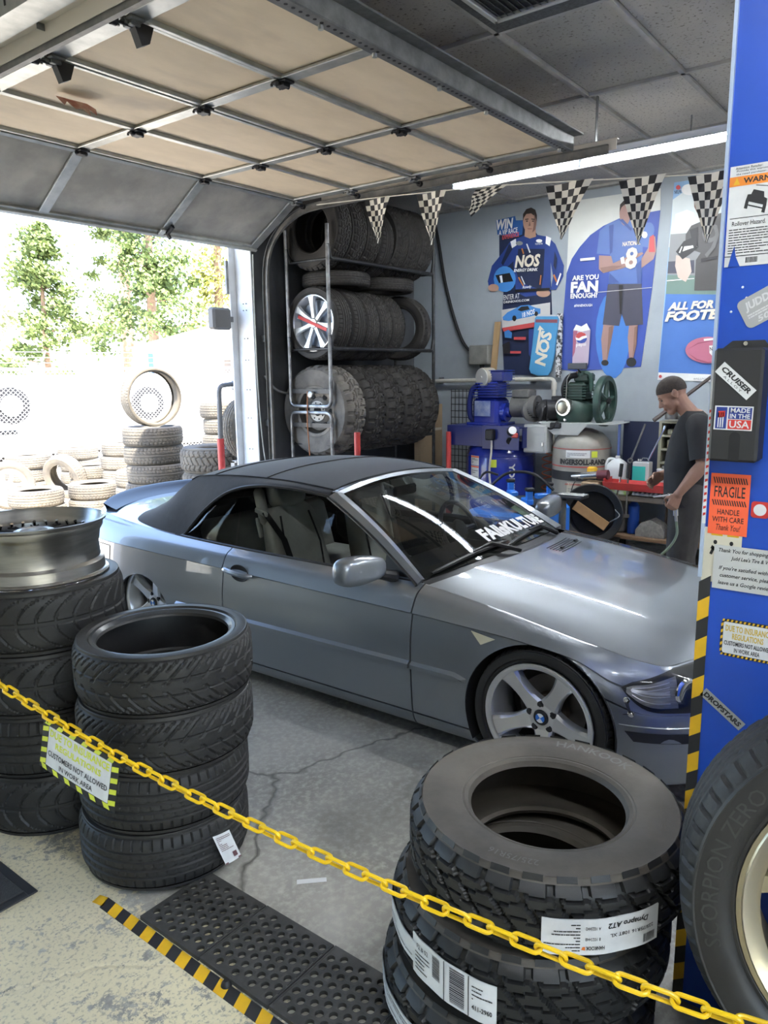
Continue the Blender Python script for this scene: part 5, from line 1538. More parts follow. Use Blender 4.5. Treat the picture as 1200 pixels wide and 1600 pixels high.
for side in (1, -1):
    b = MB(); vs = []; fs = []; n = 16
    for k in range(n+1):
        f = k/n; g = wind(side*0.985, f)
        p = Vector((-side*lerp(0.790, 0.618, f), lerp(1.425, 2.125, f), 0)); p.z = P(0, lerp(1.425, 2.125, f), lerp(0.788, 1.128, f)).z+0.022*sin(pi*f)
        mid_ = (g+p)/2+Vector((-side*0.012, -0.012, 0.020)); mid2 = g.lerp(p, 0.85)+Vector((-side*0.012, 0.0, 0.006))
        inn = (g+p)/2+Vector((side*0.03, 0.03, -0.03))
        vs += [g+Vector((0, 0, 0.004)), mid_, mid2, p, p+Vector((side*0.02, 0.015, -0.012)), inn]
    for k in range(n):
        for q in range(6): fs.append((k*6+q, k*6+(q+1) % 6, (k+1)*6+(q+1) % 6, (k+1)*6+q))
    fs.append(tuple(range(6))); fs.append(tuple(n*6+q for q in range(6)))
    b.add(vs, fs); b.build('windshield_pillar', m_paint, car, ang=40)
    b = MB(); b.tube([Vector(vs[k*6+3])+Vector((-side*0.004, 0.004, 0.0)) for k in range(n+1)], 0.007, 6); b.build('pillar_seal', m_cblack, car)
b = MB(); vs = []; fs = []; n = 20
for k in range(n+1):
    a = lerp(-1.06, 1.06, k/n); g = wind(max(-1, min(1, a)), 1.0); t_ = whead(a)
    p = P(t_[0], t_[1], t_[2])
    vs += [p+Vector((0, -0.012, -0.004)), p+Vector((0, 0.004, 0.014)), p+Vector((0, 0.035, 0.014)), p+Vector((0, 0.03, -0.02))]
for k in range(n):
    for q in range(4): fs.append((k*4+q, k*4+(q+1) % 4, (k+1)*4+(q+1) % 4, (k+1)*4+q))
b.add(vs, fs); b.build('header_rail', m_paint, car)

# soft top: window edge E, seam K, centre C (t,s,z)
EL = [(0.600, 2.135, 1.135), (0.640, 2.40, 1.165), (0.668, 2.65, 1.165), (0.690, 2.86, 1.115), (0.715, 3.03, 1.01), (0.745, 3.15, 0.89), (0.770, 3.22, 0.828), (0.768, 3.42, 0.838), (0.745, 3.64, 0.852), (0.69, 3.78, 0.868), (0.55, 3.90, 0.885)]
KL = [(0.560, 2.145, 1.160), (0.585, 2.40, 1.188), (0.598, 2.65, 1.198), (0.605, 2.86, 1.198), (0.600, 3.03, 1.190), (0.590, 3.17, 1.178), (0.580, 3.28, 1.160), (0.590, 3.42, 1.085), (0.600, 3.56, 0.99), (0.58, 3.72, 0.93), (0.48, 3.89, 0.892)]
CL = [(0.0, 2.165, 1.198), (0.0, 2.40, 1.232), (0.0, 2.65, 1.245), (0.0, 2.86, 1.243), (0.0, 3.03, 1.235), (0.0, 3.17, 1.222), (0.0, 3.30, 1.198), (0.0, 3.47, 1.13), (0.0, 3.64, 1.05), (0.0, 3.80, 0.975), (0.0, 3.96, 0.90)]
def top(u, v, off=0.0):
    e = crv(EL, u); k = crv(KL, u); c = crv(CL, u); x = abs(v); sg = 1 if v >= 0 else -1
    if x > 0.72:
        f = (x-0.72)/0.28; q = tuple(lerp(a_, b__, f) for a_, b__ in zip(k, e)); bl = 0.012*sin(pi*f)
        return P(sg*(q[0]+bl), q[1], q[2]+off)
    f = x/0.72; g = f*f
    return P(sg*k[0]*f*(1.0+0.10*(1-f)*f*2), lerp(c[1], k[1], g), lerp(c[2], k[2], f**2.2)+off+0.003*sin(u*6.28/2.4)*(1-f))
vv = [-1, -0.93, -0.86, -0.79]+frange(-0.72, 0.72, 24)+[0.79, 0.86, 0.93, 1]
b = MB(); b.grid(lambda u, v: top(u, v), frange(0, 10, 60), vv); b.grid(lambda u, v: top(u, v, -0.014), frange(0, 10, 40), vv); st = b.build('soft_top', m_fabric, car, ang=25)
m_fabric2 = mat('soft_top_seam', (0.012, 0.013, 0.016), 0.8)
for side in (1, -1):
    b = MB(); b.tube([top(u, side*0.72, 0.003) for u in frange(0, 6.3, 30)], 0.004, 5); b.build('seam', m_fabric2, st)
    b = MB(); b.tube([top(u, side*1.0, 0.0)+Vector((0, 0, -0.004)) for u in frange(0, 6.0, 30)], 0.009, 6); b.build('window_seal', m_cblack, st)
for u in (1.9, 4.4):
    b = MB(); b.tube([top(u, v, 0.002) for v in frange(-0.72, 0.72, 24)], 0.0035, 5); b.build('seam', m_fabric2, st)
# rear window in the top
b = MB(); b.grid(lambda u, v: top(u, v, 0.004), frange(7.1, 9.3, 10), frange(-0.5, 0.5, 12)); b.build('rear_window', m_cblack, st)

# rear deck and trunk, boot lip spoiler
def deckE(b_): return Bs(lerp(u_of_s(3.30), u_of_s(4.0)+3.0, b_), 9.0)
def deck(a, b_):
    x = abs(a); sg = 1 if a >= 0 else -1
    s_e = lerp(3.26, 4.285, b_); u = u_of_s(min(4.17, s_e)); e = Bs(u, 9.0)
    if s_e > 4.17: e = tuple(lerp(p, q, (s_e-4.17)/0.115) for p, q in zip(Bs(u_of_s(4.17), 9.0), (0.62, 4.285, 0.896)))
    c = (0.0, lerp(3.70, 4.392, b_), lerp(0.90, 0.915, b_)+0.012*sin(pi*b_))
    f = x**2.6
    return P(sg*e[0]*x, lerp(c[1], e[1], x*x), lerp(c[2], e[2], f))
b = MB(); b.grid(deck, frange(-1, 1, 40), frange(0, 1, 16)); b.build('trunk_lid', m_paint, car, ang=50)
m_spoil = mat('dark_blue_gloss', (0.012, 0.016, 0.03), 0.35)
def spo(a, v):
    sg = a; t_ = 0.66*a; s = 4.36-0.16*a*a-0.03*abs(a)**6
    prof = [(-0.10, 0.004), (-0.03, 0.030), (0.03, 0.062), (0.055, 0.070), (0.05, 0.055), (0.03, 0.02), (0.02, -0.02)]
    d = crv(prof, v*6); k = (1-0.5*abs(a)**4)
    z0 = lerp(0.915, 0.893, a*a)
    return P(t_, s+d[0], z0+d[1]*k)
b = MB(); b.grid(spo, frange(-1, 1, 30), frange(0, 1, 12)); b.build('boot_spoiler', m_spoil, car, ang=40)

# side glass: door window and rear quarter window in one frame line
def zt(s):
    if s < 2.11:
        f = (s-1.45)/(2.11-1.45); return lerp(0.66*0+0.745, 0.612, f), lerp(0.80, 1.125, f)
    for k in range(6):
        if EL[k][1] <= s <= EL[k+1][1]:
            f = (s-EL[k][1])/(EL[k+1][1]-EL[k][1]); q = crv(EL, k+f); return q[0]-0.012, q[2]-0.004
    return EL[0][0]-0.01, EL[0][2]
for side in (1, -1):
    for s0, s1, nm in ((1.50, 2.72, 'door_window'), (2.735, 3.20, 'quarter_window')):
        b = MB()
        def fg(u, v):
            s = lerp(s0, s1, u); t1, z1 = zt(s); e = Bs(u_of_s(s), 9.0)
            return P(side*(lerp(e[0]-0.025, t1, v)+0.012*sin(pi*v)), s, lerp(e[2]-0.01, z1, v))
        b.grid(fg, frange(0, 1, 24), frange(0, 1, 6)); b.build(nm, m_sglass, car)
    b = MB(); b.tube([P(side*(Bs(u_of_s(s), 9.0)[0]-0.012), s, Bs(u_of_s(s), 9.0)[2]+0.002) for s in frange(1.46, 3.2, 24)], 0.010, 6); b.build('belt_seal', m_cblack, car)
    # mirror triangle
    b = MB(); tri = [P(side*0.752, 1.46, 0.80), P(side*0.757, 1.66, 0.80), P(side*0.72, 1.66, 0.90)]
    b.add(tri+[p+Vector((side*0.012, 0, 0)) for p in tri], [(0, 1, 2), (5, 4, 3), (0, 3, 4, 1), (1, 4, 5, 2), (2, 5, 3, 0)]); b.build('mirror_triangle', m_cblack, car)

# door mirrors
m_mir = mat('mirror_glass', (0.6, 0.65, 0.7), 0.03, 1.0)
for side in (1, -1):
    b = MB(); c = P(side*0.990, 1.61, 0.882)
    prof = []
    def fm(u, v):
        a = 2*pi*u; x = -1+2*v; k = (1-abs(x)**5.0)**(1/2.8) if abs(x) < 1 else 0
        w = 0.058*k*abs(cos(a))**0.6*(1 if cos(a) > 0 else -1); h = 0.068*k*abs(sin(a))**0.7*(1 if sin(a) > 0 else -1)
        if x > 0: h *= (1-0.25*x)
        return c+Vector((-side*(-x*0.125)*1.0*-1 if False else side*x*0.148, -w*1.0-0.012*x, h-0.008*x))
    b.grid(fm, frange(0, 1, 28), [0, 0.02, 0.06, 0.12, 0.2, 0.32, 0.45, 0.6, 0.72, 0.82, 0.9, 0.96, 1.0]); mo = b.build('door_mirror', m_paint, car, ang=60)
    b = MB(); b.tube([c+Vector((side*0.085, 0.01, -0.03)), c+Vector((side*0.155, -0.005, -0.055)), P(side*0.765, 1.57, 0.805)], [0.03, 0.026, 0.032], 10); b.build('mirror_foot', m_cblack, mo)
    b = MB()
    def fm2(u, v):
        p = fm(u, 0.08+0.84*v); return (p[0], c.y+0.050+0.0*v, p[2])
    pts = [(c.x+side*x, c.y+0.055, c.z+z) for x, z in ell(0.0, 0.0, 0.105, 0.052, 24)]
    b.add(pts, [tuple(range(24))]); b.build('mirror_glass', m_mir, mo, recalc=False)

# door handle with its cup, fuel flap, side repeater, lamps
for side in (1, -1):
    p = Bs(u_of_s(2.585), 6.0)
    b = MB(); b.lathe([(0.0, -0.010), (0.05, -0.006), (0.058, -0.001), (0.06, -0.004)], 24, M=T(*P(side*(p[0]+0.014), 2.585, 0.70)) @ Matrix.Diagonal((1, 1.25, 0.82, 1)) @ rotm('Y', -side*pi/2)); b.build('handle_cup', m_cshell, car)
    b = MB(); hp = [P(side*(p[0]+d), s, z) for s, d, z in ((2.70, 0.004, 0.708), (2.685, 0.026, 0.708), (2.60, 0.034, 0.702), (2.51, 0.028, 0.696), (2.485, 0.006, 0.694))]
    b.tube(smooth_pts([tuple(x) for x in hp], 4), [0.012]*3+[0.0155]*11+[0.012]*3, 8); b.build('door_handle', m_paint, car)
    p = Bs(u_of_s(1.02), 6.0)
    m_amber = mat('clear_amber_marker', (0.62, 0.58, 0.42), 0.15, coat=1)
    b = MB(); v0 = [P(side*(Bs(u_of_s(s), v)[0]+0.004), s, Bs(u_of_s(s), v)[2]) for s, v in ((1.085, 5.93), (0.965, 5.80), (1.03, 5.42))]
    b.add(v0+[q_+Vector((side*0.008, 0, 0)) for q_ in v0], [(0, 1, 2), (5, 4, 3), (0, 3, 4, 1), (1, 4, 5, 2), (2, 5, 3, 0)]); b.build('side_repeater', m_amber, car)
    p = Bs(u_of_s(3.93), 5.3)
b = MB(); pts = []
for (ds, dv) in ((-1, -1), (1, -1), (1, 1), (-1, 1)):
    pts.append((3.93+ds*0.075, 5.25+dv*0.62))
loop = []
for k in range(4):
    a = pts[k]; c = pts[(k+1) % 4]
    for q_ in range(6): loop.append((lerp(a[0], c[0], q_/6), lerp(a[1], c[1], q_/6)))
b.tube([P(Bs(u_of_s(s), v)[0]+0.001, s, Bs(u_of_s(s), v)[2]) for s, v in loop], 0.0022, 5, closed=True); b.build('fuel_flap_gap', m_cshell, car)

def coons(pts4, n=14):
    """patch on the belt surface bounded by four uv curves given as corner lists"""
    pass
m_hl_in = mat('headlight_reflector', (0.60, 0.59, 0.54), 0.45, 0.0, c2=(0.34, 0.33, 0.30), sc=20, stretch=(1, 1, 8))
m_hl_dk = mat('headlight_housing', (0.03, 0.03, 0.03), 0.6)
uT = u_of_s(0.425)
def hlmap(x, y):
    """headlight outline: x 0 at the tip .. 1 towards the grille, y -1..1"""
    u = lerp(uT, 1.55, x); q1 = 1-min(1, x/0.40); q2 = 1-min(1, x/0.10)
    lo = 6.25-1.30*sqrt(max(0, 1-q1**2.0))
    hi = 6.25+1.0*sqrt(max(0, 1-q2*q2))+1.67*min(1, x/0.45)
    return u, lerp(lo, hi, (y+1)/2)
for side in (1, -1):
    for nm, off, m_, y0_, y1_, x0_, x1_ in (('headlight_housing', 0.003, m_hl_dk, -1, 1, 0, 1), ('headlight_reflector', 0.006, m_hl_in, -0.82, 0.70, 0.04, 0.44), ('headlight_lens', 0.016, m_lens, -0.97, 0.97, 0.01, 1)):
        b = MB()
        def fh(x, y):
            u, v = hlmap(lerp(x0_, x1_, x), lerp(y0_, y1_, (y+1)/2)); p = Bs(u, v); k = off if nm != 'headlight_lens' else 0.006+0.014*sin(pi*min(1, max(0, x)))*sqrt(max(0, 1-y*y))
            return P(side*(p[0]+k*0.75), p[1]-k*0.6, p[2])
        b.grid(fh, frange(0, 1, 24), frange(-1, 1, 12)); b.build(nm, m_, car)
    for k in range(7):
        b = MB(); y = -0.66+0.2*k
        b.tube([(lambda p: P(side*(p[0]+0.007), p[1]-0.006, p[2]))(Bs(*hlmap(x, y))) for x in frange(0.07+0.02*abs(y), 0.38, 8)], 0.0022, 4); b.build('reflector_rib', m_white_vinyl, car)
    u, v = hlmap(0.50, 0.02); p = Bs(u, v); c = P(side*(p[0]+0.001), p[1]-0.006, p[2]); d = Vector((-side*0.45, -0.88, 0.0))
    b = MB(); b.lathe([(0.0, 0.004), (0.035, 0.006), (0.046, 0.010), (0.052, 0.006), (0.056, 0.0)], 28, M=T(*c) @ frame_to(d)); b.build('headlight_projector', m_chrome, car)
    # bumper slot and groove
    b = MB(); uu = [lerp(u_of_s(0.40), 3.2, k/8) for k in range(9)]
    top_ = [Bs(u, 3.55) for u in uu]; bot_ = [Bs(u, 3.25) for u in uu[1:-1]]
    poly = [P(side*(p[0]+0.003), p[1]-0.003, p[2]) for p in top_]+[P(side*(p[0]+0.003), p[1]-0.003, p[2]) for p in bot_[::-1]]
    b.add(poly, [tuple(range(len(poly)))]); b.build('bumper_reflector_slot', m_cblack, car, recalc=False)
    b = MB(); b.tube([P(side*(Bs(u, 3.72)[0]+0.002), Bs(u, 3.72)[1]-0.002, Bs(u, 3.72)[2]) for u in frange(0.0, u_of_s(0.42), 20)], 0.0045, 6); b.build('bumper_moulding', m_chrome if False else m_paint, car)
# kidney grille, lower intake, plate
for side in (1, -1):
    b = MB(); b.box(P(side*0.13, 0.025, 0.545), (0.20, 0.05, 0.095), b=0.02); g = b.build('kidney_grille', m_chrome, car)
    for k in range(8):
        b = MB(); b.box(P(side*(0.055+0.021*k), 0.002, 0.545), (0.008, 0.02, 0.075)); b.build('grille_slat', m_cblack, g)
b = MB(); b.box(P(0, 0.015, 0.22), (0.90, 0.05, 0.10), b=0.02); b.build('lower_intake', m_cblack, car)
# bumper clips with cord holding the loose corner
for side in (1,):
    pa = Bs(u_of_s(0.395), 5.35); pb = Bs(u_of_s(0.375), 4.42)
    ca, cb = P(pa[0]+0.006, pa[1], pa[2]), P(pb[0]+0.008, pb[1], pb[2])
    for c in (ca, cb):
        b = MB(); b.lathe([(0, 0.010), (0.006, 0.010), (0.008, 0.006), (0.013, 0.005), (0.014, 0.0)], 16, M=T(*c) @ rotm('Y', -pi/2)); b.build('bumper_fastener', m_chrome, car)
    for dy in (-0.006, 0.0, 0.006):
        b = MB(); b.tube([ca+Vector((-0.008, dy, 0)), cb+Vector((-0.008, dy*0.6, 0))], 0.0015, 5); b.build('fastener_cord', m_cblack, car)
    b = MB(); b.tube([cb+Vector((-0.006, 0, 0)), P(pb[0]+0.002, 0.47, pb[2]-0.03), P(pb[0], 0.52, pb[2]-0.045)], 0.0015, 5); b.build('fastener_cord', m_cblack, car)

# wipers
for a0, a1, bb in ((0.92, 0.05, 0.035), (0.10, -0.80, 0.045)):
    b = MB(); pts = [wind(lerp(a0, a1, k/14), 0.012+bb*1.0*(k/14)+0.014*sin(pi*k/14), 0.014) for k in range(15)]
    b.tube(pts, [0.006]+[0.011]*13+[0.005], 6); w = b.build('wiper', m_cblack, car)
    b = MB(); b.tube([cowl(a1*0.5+a0*0.5-0.42, 0.5)+Vector((0, 0, 0.02)), wind(lerp(a0, a1, 0.75), 0.06, 0.03), pts[7]+Vector((0, 0, 0.012))], [0.014, 0.010, 0.006], 6); b.build('wiper_arm', m_cblack, w)

# wheels
def five_spoke(parent, rot0):
    b = MB(); rim_barrel(b, 0.242, 0.20); b.build('rim', m_alloy, parent).location = (0, 0, 0.012)
    b = MB()
    b.lathe([(0.0, 0.165), (0.030, 0.165), (0.036, 0.172), (0.062, 0.170), (0.072, 0.160), (0.074, 0.12), (0.0, 0.12)], 40)
    for k in range(5):
        a = rot0+2*pi*k/5
        spoke_blade(b, a, 0.045, 0.232, 0.095, 0.105, 0.168, 0.205, 0.045, n=10)
    b.build('spokes', m_alloy, parent, ang=40)
    b = MB(); b.lathe([(0.222, 0.205), (0.236, 0.214), (0.244, 0.214), (0.248, 0.208)], 64); b.build('rim_lip', m_alloy, parent)
    for k in range(5):
        a = rot0+2*pi*(k+0.5)/5; b = MB(); b.cyl((0.056*cos(a), 0.056*sin(a), 0.150), (0.056*cos(a), 0.056*sin(a), 0.176), 0.010, n=6); b.cyl((0.056*cos(a), 0.056*sin(a), 0.150), (0.056*cos(a), 0.056*sin(a), 0.171), 0.015, n=16); b.build('wheel_bolt', m_dark_metal, parent)
    b = MB(); b.lathe([(0.0, 0.181), (0.031, 0.179), (0.034, 0.172)], 32); cap = b.build('centre_cap', m_cblack, parent)
    for k in range(4):
        b = MB(); pts = [(0, 0)]+[(0.021*cos(x), 0.021*sin(x)) for x in frange(rot0+k*pi/2, rot0+(k+1)*pi/2, 6)]
        b.add([(p[0], p[1], 0.1818) for p in pts], [tuple(range(len(pts)))]); b.build('cap_quarter', m_white_vinyl if k % 2 else mat('emblem_blue', (0.03, 0.18, 0.62), 0.4), cap, recalc=False)
    b = MB(); b.lathe([(0.0, 0.06), (0.155, 0.06), (0.158, 0.055), (0.158, 0.04), (0.0, 0.04)], 40); b.build('brake_disc', mat('brake_disc_steel', (0.14, 0.13, 0.125), 0.45, 0.8), parent)
    b = MB(); b.lathe([(0.0, 0.075), (0.07, 0.075), (0.08, 0.06), (0.0, 0.06)], 32); b.build('brake_hat', mat('rusty_hat', (0.12, 0.09, 0.07), 0.7, 0.4), parent)
    b = MB(); b.lathe([(0, 0.02), (0.20, 0.02), (0.20, 0.03), (0, 0.03)], 40); b.build('dust_shield', m_cshell, parent)
for cs, zz in ((0.765, 0.315), (3.53, 0.315)):
    for side in (1, -1):
        w = bpy.data.objects.new('car_wheel', None); COL.objects.link(w); w.parent = car; w.empty_display_size = 0.1
        # local z points outward
        M = Matrix(((0, 0, -side, 0), (0, 1, 0, 0), (side, 0, 0, 0), (0, 0, 0, 1)))
        w.matrix_basis = T(-side*(0.650 if cs < 2 else 0.612), cs, zz) @ M @ (rotm('X', radians(0)) )
        cm, tmh, R, rb, wd = TIRES['car']
        # tire, rim and small pieces are direct parts of the wheel
        to = obj('tire', cm, w); obj('tread', tmh, to)
        # angle of 'up' in wheel space
        five_spoke(w, radians(41 if cs < 2 else 52))

# interior
b = MB(); b.box(P(0, 2.3, 0.30), (1.40, 2.2, 0.06)); b.box(P(0, 3.35, 0.50), (1.36, 0.10, 0.55)); b.build('cabin_floor', m_leather_d, car)
for side in (1, -1):
    b = MB(); b.box(P(side*0.72, 2.3, 0.55), (0.06, 1.9, 0.42), b=0.02); b.build('door_trim', m_leather_d, car)
b = MB(); b.box(P(0, 1.62, 0.68), (1.40, 0.42, 0.24), b=0.07); b.box(P(-0.37, 1.66, 0.80), (0.42, 0.24, 0.09), b=0.04); b.build('dashboard', m_leather_d, car)
def seat(t0, ang=0.25):
    def rb(c, d, M, bb): x = MB(); x.box(c, d, M=M, b=bb); return x
    sb = MB(); sb.box((0, 0, 0), (0.50, 0.52, 0.16), M=T(*P(t0, 2.30, 0.43)) @ rotm('X', 0.12), b=0.06); s = sb.build('seat', m_leather, car, ang=60)
    Mb = T(*P(t0, 2.56, 0.46)) @ rotm('X', -ang)
    def bk(u, v):
        a = 2*pi*u; h = v*0.56; w = 0.235*(1-0.18*v**2)*(1 if v < 0.9 else 1-(v-0.9)*3); d = 0.075*(1-0.35*v)
        x = w*abs(cos(a))**0.5*(1 if cos(a) > 0 else -1); y = d*abs(sin(a))**0.6*(1 if sin(a) > 0 else -1)
        if y < 0: y *= (0.75+0.5*abs(x/w)**2) if w else 1
        return Mb @ Vector((x, y, h))
    x = MB(); x.grid(bk, frange(0, 1, 28), frange(0, 1, 12)); x.build('backrest', m_leather, s, ang=60)
    x = MB()
    for sx in (-1, 1): x.tube([Mb @ Vector((sx*0.14, -0.066, 0.06)), Mb @ Vector((sx*0.15, -0.072, 0.3)), Mb @ Vector((sx*0.12, -0.055, 0.5))], 0.006, 5)
    x.build('seat_seam', m_leather_d, s)
    def hd(u, v):
        a = 2*pi*u; k = (1-abs(2*v-1)**4)**0.4; w = 0.135*k; d = 0.055*k
        xx = w*abs(cos(a))**0.45*(1 if cos(a) > 0 else -1); y = d*abs(sin(a))**0.6*(1 if sin(a) > 0 else -1)
        return Mb @ Vector((xx, y-0.02, 0.54+v*0.215))
    x = MB(); x.grid(hd, frange(0, 1, 24), frange(0, 1, 12)); x.build('headrest', m_leather, s, ang=60)
    # belt guide tower and belt
    x = MB(); x.box((0, 0, 0), (0.07, 0.06, 0.22), M=Mb @ T(0.19 if t0 < 0 else -0.19, 0.01, 0.58), b=0.02); x.build('belt_guide', m_leather, s, ang=50)
    sg = -1 if t0 > 0 else 1
    x = MB(); x.box((0, 0, 0), (0.02, 0.10, 0.03), M=Mb @ T(sg*0.24, -0.03, 0.545) @ rotm('X', 0.5), b=0.006); x.box((0, 0, 0), (0.025, 0.02, 0.12), M=Mb @ T(sg*0.245, 0.01, 0.46), b=0.006); x.build('belt_buckle_arm', mat('light_grey_plastic', (0.45, 0.45, 0.44), 0.4), s)
    x = MB(); pts = [Mb @ Vector((sg*0.24, -0.06, 0.54)), Mb @ Vector((sg*0.16, -0.085, 0.36)), Mb @ Vector((sg*0.14, -0.10, 0.15)), Mb @ Vector((sg*0.18, -0.10, 0.02))]
    vs = []; fs = []
    for i, p in enumerate(pts): vs += [p+Vector((-0.024, 0, 0)), p+Vector((0.024, 0, 0))]
    for i in range(3): fs.append((2*i, 2*i+1, 2*i+3, 2*i+2))
    x.add(vs, fs); x.build('seat_belt', m_cblack, s)
seat(0.37); seat(-0.37)
b = MB(); b.box((0, 0, 0), (1.16, 0.42, 0.16), M=T(*P(0, 2.98, 0.47)), b=0.05); rs_ = b.build('rear_seat', m_leather, car, ang=60)
for t_ in (0.3, -0.3):
    b = MB(); b.box((0, 0, 0), (0.54, 0.14, 0.42), M=T(*P(t_, 3.22, 0.68)) @ rotm('X', -0.3), b=0.05); b.build('backrest', m_leather, rs_, ang=60)
b = MB(); Ms = T(*P(-0.37, 1.92, 0.80)) @ rotm('X', radians(66)); b.tube([Ms @ Vector((0.185*cos(a), 0.185*sin(a), 0)) for a in frange(0, 2*pi, 32)[:-1]], 0.015, 8, closed=True)
sw = b.build('steering_wheel', m_cblack, car)
b = MB(); b.lathe([(0, 0.03), (0.06, 0.02), (0.07, 0.0), (0, -0.02)], 24, M=Ms)
for a in (0, pi, -pi/2): b.tube([Ms @ Vector((0.05*cos(a), 0.05*sin(a), 0)), Ms @ Vector((0.18*cos(a), 0.18*sin(a), 0))], 0.014, 6)
b.build('steering_hub', m_cblack, sw)
b = MB(); b.box((0, 0, 0), (0.22, 0.03, 0.06), M=T(*wind(0.0, 0.90, -0.07)), b=0.012); b.build('rear_view_mirror', m_cblack, car)
